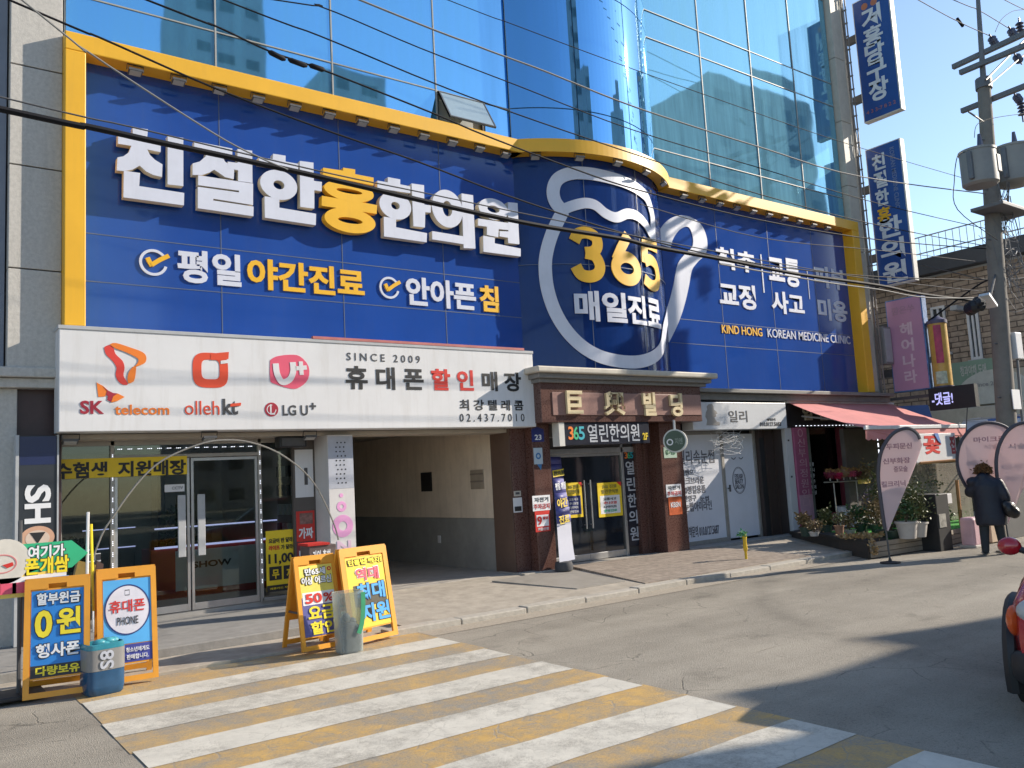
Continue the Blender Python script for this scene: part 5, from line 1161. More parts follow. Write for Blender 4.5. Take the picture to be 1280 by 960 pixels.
def sheet(n, L, p, out):
    tr = n.new('ShaderNodeBsdfTransparent'); tr.inputs['Color'].default_value = (.75, .73, .68, 1); df = n.new('ShaderNodeBsdfPrincipled'); df.inputs['Base Color'].default_value = (.42, .38, .33, 1); df.inputs['Roughness'].default_value = .25
    ns = n.new('ShaderNodeTexNoise'); ns.inputs['Scale'].default_value = 5; ns.inputs['Detail'].default_value = 5; mr = n.new('ShaderNodeMapRange'); mr.inputs['To Min'].default_value = .15; mr.inputs['To Max'].default_value = .75; L.new(ns.outputs['Fac'], mr.inputs['Value'])
    m = n.new('ShaderNodeMixShader'); L.new(mr.outputs[0], m.inputs['Fac']); L.new(tr.outputs[0], m.inputs[1]); L.new(df.outputs[0], m.inputs[2]); L.new(m.outputs[0], out.inputs['Surface'])
MB().box((a.x-.2, 9.3, .3), (b_.x+.5, 9.31, b_.z)).build('plastic_sheet', node_mat('cloudy plastic sheet', sheet), stl)
MB().box((a.x-.3, 10.6, .0), (b_.x+2.0, 10.7, 2.4)).build('back_wall', mat('stall back', (.085, .075, .065), .8, .3, 3), stl)
pot('tall twiggy olive shrub behind the plastic sheet', a.x+.9, 9.6, .2, .2, .5, .9, .5, LEAFS[0], POTG, 300, .11)
fs = root('flower_sign', 'white board with one big red Korean syllable under the awning', 'sign', (18.2, 8.95, 2.0)); b = bY(8.9, 1146, 546, 1197, 574)
MB().box((b[0]-.1, 8.9, b[2]-.02), (b[1], 8.95, b[3]+.06), .006).build('board', OFFW, fs); txt('꽃', fY(8.9), bY(8.9, 1153, 545, 1177, 567), RED, fs, bold=.06); txt('집', fY(8.9), (b[1]-.26, b[1]-.04, b[2]+.12, b[3]), CRIM, fs, bold=.05)
MB().shape(fY(8.89), [(b[0]+.66, b[3]+.06), (b[0]+.82, b[3]+.06), (b[0]+.92, b[3]-.16), (b[0]+.8, b[3]-.1)], .01).build('blue_tape', mat('blue tape', (.08, .2, .5), .6), fs)
gd = root('green_round_sign', 'round grey green sign with a red star flower beside the feather flag', 'sign', (17.6, 7.9, 0)); c_ = FY(1217, 560, 7.9); f = fY(7.9)
MB().ring(f, .26, .001, -.06, 32, cx=c_.x, cy=c_.z, ri2=.001).build('disc', mat('pale rim', (.5, .5, .45), .5), gd); MB().ring(f, .24, .001, .004, 32, cx=c_.x, cy=c_.z, ri2=.001).build('disc_face', mat('grey green face', (.13, .17, .13), .5, .1), gd)
st_ = [(c_.x+math.cos(i*math.pi/8)*(.11 if i % 2 == 0 else .045), c_.z+math.sin(i*math.pi/8)*(.11 if i % 2 == 0 else .045)) for i in range(16)]
MB().shape(f, st_, .008, .002).build('star_print', mat('faded red print', (.48, .08, .07), .5), gd); MB().tube([(c_.x, 7.93, 0), (c_.x, 7.93, c_.z-.2)], .02, 6).build('pole', DGREY, gd)
pb_ = root('pink_bin', 'pale pink translucent tub on the pavement beside the walking person', 'tub', (16.6, 7.9, 0)); q = GZ(1216, 684)
MB().box((q.x-.16, q.y-.13, .02), (q.x+.16, q.y+.13, .55), .05).build('tub_body', mat('pale pink tub', (.58, .38, .43), .5, .15, 3), pb_); MB().box((q.x-.18, q.y-.15, .0), (q.x+.18, q.y+.15, .05), .01).build('tub_base', TERRA, pb_)
wx = root('white_box', 'pale cardboard box on the pavement behind the walking person', 'box', (17.2, 7.6, 0)); q = GZ(1250, 678)
MB().box((q.x-.3, q.y, .02), (q.x+.3, q.y+.3, .5), .01).build('box_body', mat('pale carton', (.5, .38, .27), .7), wx); MB().box((q.x-.31, q.y-.01, .43), (q.x+.31, q.y+.31, .51), .008).build('box_lid', TERRA, wx)
gp = root('grey_partition', 'dark grey partition board behind the feather flags', 'partition', (18.5, 7.6, 0)); q = GZ(1262, 674)
MB().box((q.x-.2, q.y, 0), (q.x+1.6, q.y+.08, 1.5), .01).build('partition_board', mat('slate board', (.10, .10, .10), .6, .15), gp); MB().box((q.x-.25, q.y-.01, 1.5), (q.x+1.65, q.y+.09, 1.54)).build('partition_cap', LGREY, gp)
# yellow delineator post
x, y = on(933, 701, .08); dp = root('bollard', 'thin yellow marker post with green tape at the kerb', 'bollard', (x, y, .075))
MB().lathe([(.022, 0), (.022, .16), (.028, .17), (.04, .22), (.03, .34), (.04, .42), (.024, .46)], (x, y, .075), 12).build('post', mat('yellow marker', (.72, .46, .02), .5, .15), dp, True)
mb = MB()
for k in range(60): mb.leaf((x+random.gauss(-.05, .05), y+random.gauss(0, .03), .54+random.gauss(0, .02)), .06)
mb.build('green_tape', mat('green tape', (.08, .30, .12), .6), dp)

# ================================================================== BRICK BUILDING AND FITTINGS BEHIND THE POLE
def brick(n, L, p, out):
    tc = n.new('ShaderNodeTexCoord'); sp = n.new('ShaderNodeSeparateXYZ'); cb_ = n.new('ShaderNodeCombineXYZ'); L.new(tc.outputs['Object'], sp.inputs[0]); L.new(sp.outputs['Y'], cb_.inputs['X']); L.new(sp.outputs['Z'], cb_.inputs['Y'])
    b = n.new('ShaderNodeTexBrick'); L.new(cb_.outputs[0], b.inputs['Vector']); b.inputs['Scale'].default_value = 1.0; b.inputs['Brick Width'].default_value = .46; b.inputs['Row Height'].default_value = .16; b.inputs['Mortar Size'].default_value = .016
    b.inputs['Color1'].default_value = (.42, .325, .25, 1); b.inputs['Color2'].default_value = (.33, .25, .19, 1); b.inputs['Mortar'].default_value = (.13, .10, .08, 1)
    ns = n.new('ShaderNodeTexNoise'); ns.inputs['Scale'].default_value = 7; ns.inputs['Detail'].default_value = 8; L.new(tc.outputs['Object'], ns.inputs['Vector'])
    mx = n.new('ShaderNodeMixRGB'); mx.blend_type = 'OVERLAY'; mx.inputs['Fac'].default_value = .6; L.new(b.outputs['Color'], mx.inputs['Color1']); L.new(ns.outputs['Fac'], mx.inputs['Color2']); L.new(mx.outputs['Color'], p.inputs['Base Color']); p.inputs['Roughness'].default_value = .9
    bp = n.new('ShaderNodeBump'); bp.inputs['Strength'].default_value = .8; bp.inputs['Distance'].default_value = .03; ad = n.new('ShaderNodeMath'); ad.operation = 'SUBTRACT'; L.new(ns.outputs['Fac'], ad.inputs[0]); L.new(b.outputs['Fac'], ad.inputs[1]); L.new(ad.outputs[0], bp.inputs['Height']); L.new(bp.outputs['Normal'], p.inputs['Normal'])
BX = 25.0
bb_ = root('brick_building', 'rough brick building with white framed windows and roof railing behind the utility pole', 'building', (28, 9, 0))
BR = node_mat('split face brick', brick)
MB().box((BX, 9.2, 3.2), (34, 18, 7.05)).build('wall', BR, bb_)
MB().box((BX+.05, 9.2, 0), (34, 18, 3.19)).build('ground_floor', mat('beige shop fascia', (.46, .42, .34), .7, .1, 1.5, dirt=.4), bb_)
MB().box((BX-.35, 9.0, 7.06), (34, 18.4, 7.55), .02).build('eave', mat('dark roof fascia', (.055, .06, .07), .6, .1), bb_)
MB().box((BX-.02, 9.2, 7.0), (BX, 18, 7.055)).build('gutter', LGREY, bb_)
rl = MB()
for z in (7.75, 8.25): rl.tube([(BX-.2, 9.1, z), (BX-.2, 18.3, z)], .02, 6)
for k in range(46): rl.tube([(BX-.2, 9.1+k*.2, 7.55), (BX-.2, 9.1+k*.2, 8.25)], .011, 5)
rl.build('railing', LGREY, bb_)
for (x0, y0, x1, y1) in ((1164, 385, 1188, 440), (1209, 392, 1230, 448)):
    q = bX(BX, x0, y0, x1, y1)
    wn = MB().box((BX-.03, -q[0], q[2]), (BX+.02, -q[1], q[3])).build('window', mat('dusk window glass', (.05, .055, .06), .06, .3, 1.5, spec=.8), bb_)
    f_ = fX(BX-.03); w_ = .07
    MB().plate(f_, q[0], q[1], q[3]-w_, q[3], .05).plate(f_, q[0], q[1], q[2], q[2]+w_, .05).plate(f_, q[0], q[0]+w_, q[2]+w_, q[3]-w_, .05).plate(f_, q[1]-w_, q[1], q[2]+w_, q[3]-w_, .05).plate(f_, (q[0]+q[1])/2-.03, (q[0]+q[1])/2+.03, q[2]+w_, q[3]-w_, .04).build('window_frame', OFFW, wn)
    MB().plate(f_, q[0]-.08, q[1]+.08, q[2]-.08, q[2]-.005, .08).build('window_sill', LGREY, wn)
vb_ = MB(); q = FX(1202, 386, BX); vb_.box((BX-.5, q.y-.1, q.z-.08), (BX, q.y+.1, q.z+.06), .02).build('vent_hood', LGREY, bb_)
sg = root('green_shop_sign', 'pale green shop signboard with a white arch under the brick wall', 'signboard', (24.9, 11.5, 3)); q = bX(BX-.12, 1184, 455, 1252, 503); f_ = fX(BX-.12)
MB().plate(f_, q[0], q[1], q[2], q[3], -.1).build('board', mat('pale green board', (.25, .36, .27), .5, .08, 1.5), sg)
ap = [(q[0]+.1, q[2])]+[(q[0]+1.2+1.15*math.cos(math.pi-t), q[2]+.95*math.sin(t)) for t in [math.pi*i/20 for i in range(21)]]
MB().shape(f_, ap, .01, .001).build('white_arch', mat('ivory print', (.56, .56, .5), .5), sg)
txt('청과야채 도매', f_, (q[0]+.35, q[1]-.3, q[3]-.42, q[3]-.12), MATS['ivory print'], sg, bold=.02, lift=.004); txt('Since 2005', f_, (q[0]+.7, q[0]+1.5, q[2]+.5, q[2]+.62), mat('grey print', (.3, .3, .3)), sg, lift=.014)
s2 = root('beige_shop_sign', 'beige signboard with dark letters behind the utility pole', 'signboard', (24.8, 9.3, 3)); q = bX(BX-.12, 1254, 462, 1290, 515); f_ = fX(BX-.12)
MB().plate(f_, q[0], q[1], q[2], q[3], -.1).build('board', mat('beige board', (.47, .42, .33), .6, .06), s2); txt('한식', f_, (q[0]+.45, q[1]-.3, q[2]+.5, q[2]+.95), INK, s2, bold=.03)
tp = root('blue_tarpaulin', 'blue and white tarpaulin awning sheet behind the feather flags', 'tarpaulin', (20.5, 8.2, 2.2))
mb = MB(); mb2 = MB(); A_, B_ = FX(1206, 528, 21.5), FX(1262, 528, 21.5)
n = 16
for i in range(n):
    for j in range(3):
        g_ = lambda u_, v_: V((21.5-v_*.5+.04*math.sin(u_*11), A_.y+(B_.y-1.5-A_.y)*u_, A_.z+.06-v_*.30+.03*math.sin(u_*14+v_*2)))
        mb.poly([g_(i/n, j/3), g_((i+1)/n, j/3), g_((i+1)/n, (j+1)/3), g_(i/n, (j+1)/3)])
def tarp(n, L, p, out):
    tc = n.new('ShaderNodeTexCoord'); ns = n.new('ShaderNodeTexNoise'); ns.inputs['Scale'].default_value = 1.6; ns.inputs['Detail'].default_value = 3; L.new(tc.outputs['Object'], ns.inputs['Vector'])
    r = n.new('ShaderNodeValToRGB'); r.color_ramp.interpolation = 'CONSTANT'; r.color_ramp.elements[0].color = (.05, .12, .34, 1); r.color_ramp.elements[1].position = .48; r.color_ramp.elements[1].color = (.52, .55, .60, 1)
    L.new(ns.outputs['Fac'], r.inputs['Fac']); L.new(r.outputs['Color'], p.inputs['Base Color']); p.inputs['Roughness'].default_value = .5
mb.build('tarp_sheet', node_mat('blue and white tarp', tarp), tp, True)
MB().tube([(21.2, A_.y, 0), (21.2, A_.y, A_.z)], .03, 6).tube([(21.4, A_.y, A_.z+.05), (21.4, B_.y-1.5, A_.z+.05)], .02, 6).build('frame_tube', LGREY, tp)
t2 = root('blue_sheet_roof', 'small blue sheet roof behind the awning below the pink sign', 'tarpaulin', (21, 11.5, 3)); 
MB().prism([FX(1118, 508, 21.8), FX(1160, 506, 21.8), FX(1166, 524, 20.9), FX(1135, 524, 20.9)], (0, 0, -.03)).build('roof_sheet', mat('deep blue sheet', (.05, .10, .26), .6, .2), t2); q = FX(1130, 524, 21); MB().tube([(21.3, q.y, 0), (21.3, q.y, q.z)], .03, 6).build('prop', LGREY, t2)
mb = MB(); q0 = FX(1160, 512, 23.5); q1 = FX(1285, 525, 23.5)
wf_ = root('white_fascia', 'long grubby white fascia board above the blue tarpaulin', 'fascia', (23.6, 10.5, 2.5)); mb.box((23.5, q1.y, q1.z-.05), (24.9, q0.y, q0.z-.05), .02).build('fascia_board', mat('grubby white board', (.50, .49, .44), .6, .1, 1.5, dirt=.4), wf_); MB().box((23.6, q1.y, 0), (24.8, q0.y, q1.z-.06)).build('dark_shopfront', mat('shopfront dark', (.06, .055, .05), .7, .3, 2), wf_)
# LED message sign and cylinder sign
le = root('led_message_sign', 'black LED message sign with bluish characters below the pink sign', 'sign', (20.3, 9.9, 3.0)); q = bX(20.2, 1161, 488, 1220, 505); f_ = fX(20.2)
MB().plate(f_, q[0]-.02, q[1], q[2]-.06, q[3]+.04, -.18).build('sign_box', BLK, le); txt('-댓글!', f_, (q[0]+.05, q[0]+(q[1]-q[0])*.52, q[2]+.06, q[3]-.08), mat('led blue text', (.3, .3, .5), .5, 0, emit=(.5, .5, 1), estr=.6), le, bold=.02)
MB().tube([V((20.3, -q[1]+.25, q[2]-.05)), V((20.25, -q[1]+.3, q[2]-.5)), V((20.3, -q[1]+.4, 1.9))], .012, 5).build('cable', DGREY, le); MB().box((20.25, -q[0]-.05, q[3]-.15), (20.35, 11.5, q[3]-.08)).build('bracket', DGREY, le)
cy_ = root('cylinder_sign', 'vertical cylinder sign with red and yellow picture beside the pink sign', 'sign', (20.5, 9.95, 3.3)); a = FX(1171, 405, 20.5); b_ = FX(1185, 482, 20.5); r_ = .21
MB().lathe([(r_, 0), (r_, a.z-b_.z)], (20.5, a.y, b_.z), 24).build('cylinder', mat('yellow print cylinder', (.60, .36, .08), .4, .25, 2), cy_, True)
MB().lathe([(r_+.02, 0), (r_+.02, .08), (.1, .16), (.02, .22)], (20.5, a.y, a.z), 24).build('cap', mat('violet grey cap', (.10, .09, .15), .5), cy_, True); MB().lathe([(r_+.02, -.12), (r_+.02, 0)], (20.5, a.y, b_.z), 24).build('base', mat('violet grey cap', (.1, .1, .1)), cy_, True)
cfm = lambda s_, z, l=0.: V((20.5-(r_+l)*math.cos(s_/r_), a.y-(r_+l)*math.sin(s_/r_), z))
MB().plate(cfm, .0, .17, b_.z+.55, a.z-.05, .004, 6).build('red_picture', mat('magenta print', (.45, .05, .12), .5, .3, 6), cy_, True); MB().plate(cfm, -.06, .20, b_.z+.05, b_.z+.35, .005, 6).build('label_print', mat('white green print', (.5, .55, .42), .5, .4, 9), cy_, True)
MB().box((20.6, a.y, (a.z+b_.z)/2-.05), (20.7, 11.4, (a.z+b_.z)/2+.05)).build('bracket', DGREY, cy_)
mt = root('meter_box', 'grey meter box fixed beside the yellow frame below the pier', 'box', (19.9, 11.2, 4.2)); q = FY(1109, 440, 11.2); MB().box((19.95, 11.2, 4.05), (20.3, 11.45, 5.0), .01).build('box_body', mat('mid grey box', (.22, .22, .22), .5, .1), mt); MB().box((19.98, 11.19, 4.1), (20.27, 11.2, 4.95)).build('box_door', LGREY, mt)
STEEL = mat('galvanised steel', (.15, .155, .165), .55, .15)
# ================================================================== UTILITY POLE
PB, PT = V((19.53, 8.49, 0)), V((20.66, 8.40, 11.9))
up_ = root('utility_pole', 'leaning concrete utility pole with cross arms and transformers above the flags', 'utility pole', tuple(PB))
pp_ = lambda z: PB.lerp(PT, z/11.9)
def pz(y): # pole height at picture row y
    return FY(1222+(y-5)*.075, y, 8.44).z
PCON = mat('pole concrete', (.21, .19, .165), .85, .12, 5, .15, 40, dirt=.3)
MB().tube([pp_(0), pp_(3.5), pp_(7), pp_(10.35)], [.215, .195, .17, .14], 16).build('pole', PCON, up_, True)
MB().tube([pp_(10.2), pp_(10.45)], .18, 12).tube([pp_(10.4), pp_(12.55)], [.07, .05], 8).build('pole_top', STEEL, up_, True)
mb = MB()
for z in (1.6, 2.9, 4.1, 5.3, 6.5, 7.7, 8.9): mb.tube([pp_(z)+V((-.17, 0, 0)), pp_(z)+V((-.34, 0, .0))], .014, 5).tube([pp_(z+.5)+V((.15, 0, 0)), pp_(z+.5)+V((.32, 0, 0))], .014, 5)
mb.build('step_bolt', STEEL, up_)
def arm(x0, y0, x1, y1, Y, r=.055):
    X = 20.55+(8.4-Y)*.5; a = FX(x0, y0, X); b = FX(x1, y1, X); d = b-a
    return MB().prism([a+V((-r, 0, -r)), a+V((r, 0, -r)), a+V((r, 0, r)), a+V((-r, 0, r))], d)
arm(1191, 84, 1300, 33, 8.22).build('cross_arm', STEEL, up_); arm(1200, 91, 1300, 49, 8.64).build('cross_arm', STEEL, up_); arm(1202, 139, 1300, 100, 8.22).build('cross_arm', STEEL, up_)
MB().tube([FY(1232, 100, 8.22), FY(1290, 40, 8.22)], .025, 6).tube([FY(1235, 107, 8.22), FY(1290, 60, 8.28)], .02, 6).tube([FY(1211, 140, 8.22), FY(1229, 152, 8.28)], .02, 6).build('arm_brace', DGREY, up_)
INS = mat('dark porcelain', (.07, .08, .13), .25, .1)
def insul(x, y, Y, d, n=3):
    c_ = FY(x, y, Y); d = V(d).normalized(); mb = MB()
    for k in range(n): mb.tube([c_+d*(k*.09), c_+d*(k*.09+.045), c_+d*(k*.09+.06)], [.054, .10, .042], 10)
    mb.tube([c_-d*.12, c_+d*(n*.09+.14)], .02, 6); return mb.build('insulator', INS, up_, True)
insul(1239, 47, 8.28, (.9, .1, -.35)); insul(1263, 37, 8.28, (.9, .1, -.35)); insul(1274, 28, 8.28, (0, 0, -1)); insul(1270, 70, 8.28, (.9, .1, -.2)); insul(1270, 120, 8.28, (.9, .1, -.2)); insul(1276, 128, 8.28, (0, 0, -1), 4)
TRC = mat('transformer grey enamel', (.27, .26, .24), .45, .07, 3, dirt=.25)
for (cx_, yt, yb, Y, rr) in ((1221, 187, 231, 7.98, .36), (1264, 183, 229, 8.1, .41)):
    t = FY(cx_, yt, Y); b_ = FY(cx_, yb, Y); h = t.z-b_.z
    tr = MB().lathe([(rr*.85, 0), (rr, .05), (rr, h-.08), (rr*1.04, h-.08), (rr*1.04, h-.03), (rr*.8, h)], (t.x, t.y, b_.z), 24).build('transformer', TRC, up_, True)
    MB().tube([(t.x-.05, t.y-.1, b_.z+h), (t.x-.05, t.y-.1, b_.z+h+.30)], [.07, .035], 8).build('bushing', INS, tr, True)
    MB().box((t.x-rr-.07, t.y-.05, b_.z+.1), (t.x-rr+.02, t.y+.05, b_.z+h-.12), .01).build('hanger_lug', STEEL, tr)
    MB().box((t.x+.05, t.y-rr-.012, b_.z+h*.3), (t.x+.2, t.y-rr*.9, b_.z+h*.75), .004).build('name_plate', mat('plate grey', (.33, .32, .3), .5), tr)
MB().box((pp_(7.1).x-.7, 7.9, 7.12), (pp_(7.1).x+.85, 8.6, 7.20), .01).build('platform', STEEL, up_)
cbx = pp_(4.2); MB().box((cbx.x+.16, 8.22, 3.75), (cbx.x+.48, 8.54, 4.35), .015).build('control_box', OFFW, up_)
MB().tube([(cbx.x+.26, 8.28, 3.75), (pp_(1).x+.29, 8.26, 1.0), (pp_(0).x+.28, 8.28, 0)], .03, 6).build('conduit', STEEL, up_)
q = pp_(2.9); MB().box((q.x-.19, 8.23, 2.62), (q.x+.19, 8.245, 3.05), .003).build('paper_notice', WHT, up_)
lm = root('street_lamp', 'small white street lamp head fixed to the utility pole', 'street lamp', tuple(FY(1243, 382, 8.16))); a = FY(1237, 374, 8.1)
MB().prism([a+V((0, 0, .10)), a+V((.34, 0, -.14)), a+V((.40, .02, -.08)), a+V((.08, .02, .16))], (0, .22, 0)).build('lamp_head', OFFW, lm); MB().tube([a+V((.2, .1, 0)), pp_(5.8)], .025, 6).build('arm', DGREY, lm)
mb = MB()
c_ = FY(1222, 382, 8.25)
for k in range(9): mb.ball(c_+V((random.gauss(0, .10), random.gauss(0, .08), random.gauss(0, .05))), random.uniform(.08, .16), 8, 6)
tag(mb.build('cable_splice', mat('black rubber', (.012, .012, .016), .5, .2), None), 'black lumpy cable splice bundle beside the street lamp', 'cable splice')
# curly tangle of service wires round the pole
mb = MB()
for k in range(26):
    z0 = random.uniform(5.2, 8.2); c_ = pp_(z0); pts = []
    for i in range(6):
        pts.append(c_+V((random.gauss(.25, .30), random.gauss(-.1, .15), random.gauss(0, .45))))
    mb.tube(smooth3(pts, 5), random.choice([.006, .009, .012]), 5)
tag(mb.build('wire_tangle', mat('weathered wire', (.16, .16, .165), .6, .2), None), 'messy tangle of loose service wires around the utility pole', 'wires')

# ================================================================== OVERHEAD CABLES
CB = mat('black cable sheath', (.012, .012, .015), .7, .1, spec=.2); CG = mat('dull steel wire', (.11, .11, .115), .75, .1, spec=.2); CW = mat('bright bare wire', (.26, .255, .245), .7, .05, spec=.3)
def cable(lab, pts, Y, r, m, ext=None, nm='overhead_cable', cat='cable', Y1=None):
    if 1195 < pts[-1][0] < 1246 and pts[-1][1] > 200: pts[-1] = (1247, pts[-1][1])
    n = len(pts); P3 = [FY(x, y, Y+((Y1-Y)*i/(n-1) if Y1 else 0)) for i, (x, y) in enumerate(pts)]
    if pts[0][0] <= 5 or pts[0][1] <= 5: d = (P3[0]-P3[1]).normalized(); P3.insert(0, P3[0]+d*6+V((0, 0, .12)))
    P3 = smooth3(P3, 5)
    return tag(MB().tube(P3, r, 7).build(nm, m, None, True), lab, cat, 'overhead cables')
POLE = (1240, 380)
cable('thickest black cable bundle crossing the headline letters from edge to pole', [(0, 136), (109, 158), (200, 178), (281, 195), (400, 221), (525, 250), (600, 267), (681, 283), (775, 298), (820, 309), (913, 326), (1000, 343), (1100, 357), (1142, 366), (1194, 373), (1216, 379)], 8.0, .030, CB, Y1=8.5)
cable('pale lashing wire running just above the thickest cable bundle', [(0, 121), (166, 159), (400, 214), (525, 240), (650, 266), (820, 300), (1000, 334), (1100, 350), (1240, 366)], 8.05, .008, CG, Y1=8.5)
cable('pale thin wire slanting down onto the headline letters from the upper stone pier', [(30, 2), (109, 64), (266, 166), (325, 197), (360, 212)], 8.1, .009, CW)
cable('dark wire crossing the yellow frame corner and running over the raised letters', [(12, 0), (125, 47), (266, 109), (400, 160), (525, 203), (650, 250), (800, 297), (950, 330), (1100, 346), (1240, 350)], 8.3, .011, CB, Y1=8.6)
cable('bright bare wire running over the blue glass and the curved bay to the pole', [(450, 0), (600, 59), (681, 89), (800, 136), (950, 184), (1077, 221), (1224, 244)], 8.2, .012, CW, Y1=8.5)
cable('dark wire passing over the open window and down past the curved yellow frame', [(184, 0), (266, 31), (337, 64), (400, 86), (540, 141), (606, 169), (712, 209), (800, 238), (950, 275), (1100, 300), (1240, 312)], 8.4, .011, CB, Y1=8.6)
cable('dark wire above the open window running to the foot of the curved glass', [(280, 0), (400, 45), (540, 103), (650, 144), (800, 195), (950, 243), (1100, 282), (1240, 310)], 8.5, .009, CB, Y1=8.6)
cable('thin dark wire in the upper glass starting at the picture top', [(345, 0), (400, 8), (525, 60), (647, 107), (790, 162), (950, 210), (1100, 255), (1224, 289)], 8.6, .008, CB, Y1=8.6)
cable('topmost thin dark wire cutting the upper corner of the curved glass', [(560, 0), (640, 30), (760, 75), (900, 125), (1060, 180), (1230, 235)], 8.75, .006, CB, Y1=8.6)
cable('whitish sagging drop wire across the right lettering of the clinic sign', [(900, 330), (980, 344), (1040, 354), (1100, 362), (1160, 372), (1215, 372)], 7.8, .012, CW, Y1=8.5)
cable('pale wire passing in front of the lower vertical clinic sign', [(800, 255), (950, 297), (1090, 312), (1180, 322), (1240, 330)], 8.2, .007, CG, Y1=8.6)
cable('bare wire with a splice high in the sky beside the upper blue sign', [(1148, 0), (1200, 28), (1240, 46)], 8.5, .010, CW, Y1=8.3)
cable('bare wire crossing the sky to the pole top', [(1192, 0), (1222, 12), (1262, 36)], 8.5, .010, CW, Y1=8.3)
cable('bare wire cutting the sky corner above the cross arms', [(1256, 0), (1285, 14), (1310, 28)], 8.2, .010, CW)
cable('thick dark service cable sloping from the hair salon sign up to the pole', [(1161, 401), (1195, 376), (1225, 355), (1240, 345)], 10.2, .022, CB, Y1=8.6)
cable('pale service wire from the pole toward the brick building eave', [(1152, 331), (1190, 340), (1240, 350), (1300, 345)], 9.0, .012, CG, Y1=8.6)
cable('hanging black loop wire beside the near transformer', [(1206, 190), (1197, 195), (1193, 225), (1197, 262), (1207, 300)], 8.0, .009, CB)
cable('curved jumper wire linking the insulators to the transformer', [(1218, 172), (1222, 155), (1245, 147), (1280, 142)], 8.1, .007, CB)
cable('curved jumper wire below the highest insulators', [(1244, 40), (1252, 24), (1266, 14), (1280, 12)], 8.2, .007, CB)
for (x0, y0, x1, y1, lab) in ((335, 64, 357, 75, 'first black splice sleeve on the wire over the yellow frame'), (360, 74, 384, 83, 'second black splice sleeve on the wire over the yellow frame'), (386, 81, 406, 88, 'third black splice sleeve on the wire before the building reflection')):
    a = FY(x0, y0, 8.4); b_ = FY(x1, y1, 8.4); tag(MB().tube([a, a.lerp(b_, .15), a.lerp(b_, .85), b_], [.012, .03, .03, .012], 8).build('splice_sleeve', CB, None, True), lab, 'splice')
a = FY(1200, 28, 8.42); tag(MB().tube([a+V((-.12, 0, .06)), a+V((.12, 0, -.06))], .035, 8).build('splice_sleeve', CB, None, True), 'dark splice sleeve on the bare wire in the open sky', 'splice')

# ================================================================== STREET BOARDS AND BINS
OB = mat('orange board plastic', (.76, .33, .03), .45, .08, 3, dirt=.45, dirtcol=(.42, .22, .06))
def board(lab, pl, pr, H, lean, depth, paper, content, z=.035, open_h=.15):
    a = GZ(*pl, z); b_ = GZ(*pr, z); d = b_-a; W = d.length; rz = math.atan2(d.y, d.x); c_ = (a+b_)/2
    r = root('sandwich_board', lab, 'sandwich board', tuple(c_), rz, 'orange sandwich boards')
    M_ = WM[r.name]; L_ = math.sqrt(H*H+lean*lean)
    loc_ = lambda x, y, l=0.: M_ @ V((x-W/2, y/L_*lean-l*H/L_, y/L_*H+l*lean/L_))
    th = .03; e = .055*W/.6
    mb = MB()
    mb.plate(loc_, 0, e, .0, L_*.985, th).plate(loc_, W-e, W, 0, L_*.985, th).plate(loc_, e, W-e, .0, .05, th).plate(loc_, e, W-e, open_h*L_, L_*.905, th*.6)
    s0, s1 = W*.36, W*.64
    mb.plate(loc_, e, s0, L_*.905, L_*.985, th).plate(loc_, s1, W-e, L_*.905, L_*.985, th).plate(loc_, s0, s1, L_*.945, L_*.985, th).plate(loc_, .012, W-.012, L_*.9851, L_, th)
    mb.build('frame', OB, r)
    mb = MB(); back = lambda x, y, l=0.: M_ @ V((x-W/2, depth+(lean-depth)*y/H-l+.03, y))
    mb.plate(back, 0, e, 0, H, .03).plate(back, W-e, W, 0, H, .03).plate(back, e, W-e, .03, .08, .03).plate(back, e, W-e, .30*H, H, .02); mb.build('rear_frame', OB, r)
    MB().tube([loc_(.03, L_*.4, 0), back(.03, H*.4, 0)], .012, 6).build('stay', DGREY, r)
    x0, x1, y0, y1 = W*.105, W*.905, L_*open_h*1.1, L_*.89
    pf_ = lambda u_, v_, l=0.: loc_(x0+(x1-x0)*u_, y0+(y1-y0)*v_, l+th*.6)
    for (u0_, u1_, v0_, v1_, m) in paper: MB().plate(pf_, u0_, u1_, v0_, v1_, .003, lift=.001 if (u0_, u1_) == (0, 1) else .0035).build('poster', m, r)
    for it in content: it(pf_, r)
    return r, pf_
def T(s, u0_, u1_, v0_, v1_, m, out=None, bold=.05, lift=.011, ow=.05):
    def f(pf_, r):
        if out: tmesh(MB(), s, pf_, (u0_-.018, u1_+.018, v0_-.010, v1_+.010), bold=.062, cap=.062, th=.002, lift=lift-.004).build('lettering_outline', out, r)
        tmesh(MB(), s, pf_, (u0_, u1_, v0_, v1_), bold=bold, th=.002, lift=lift).build('lettering', m, r)
    return f
def RG(cx, cy, rx, ry, w_, m, lift=.005):
    def f(pf_, r): MB().ring(lambda x, y, l=0.: pf_(x, y, l+lift), rx, rx*(1-w_), .003, 44, cx=cx, cy=cy, ro2=ry, ri2=max(.0005, ry*(1-w_))).build('circle_print', m, r)
    return f
BLUEP = mat('strong blue print', (.025, .22, .62), .5, .06)
CH = mat('charcoal print', (.03, .03, .035), .5)
SILV = mat('silvery print', (.66, .68, .70), .4)
YW = mat('bright yellow print', (.84, .68, .03), .5)
board('orange sandwich board with large yellow 0 on a blue poster, nearest the picture edge', (28, 876), (112, 864), 1.03, .16, .42,
      [(0, 1, .14, 1, BLUEP), (0, 1, 0, .14, CH)],
      [T('할부원금', .1, .93, .83, .97, SILV, INK), T('0', .07, .40, .45, .77, YW, INK, .05), T('원', .48, .94, .47, .78, YW, INK), T('행사폰', .10, .93, .22, .38, WHT, INK), T('다량보유', .10, .93, .02, .125, YW, None)])
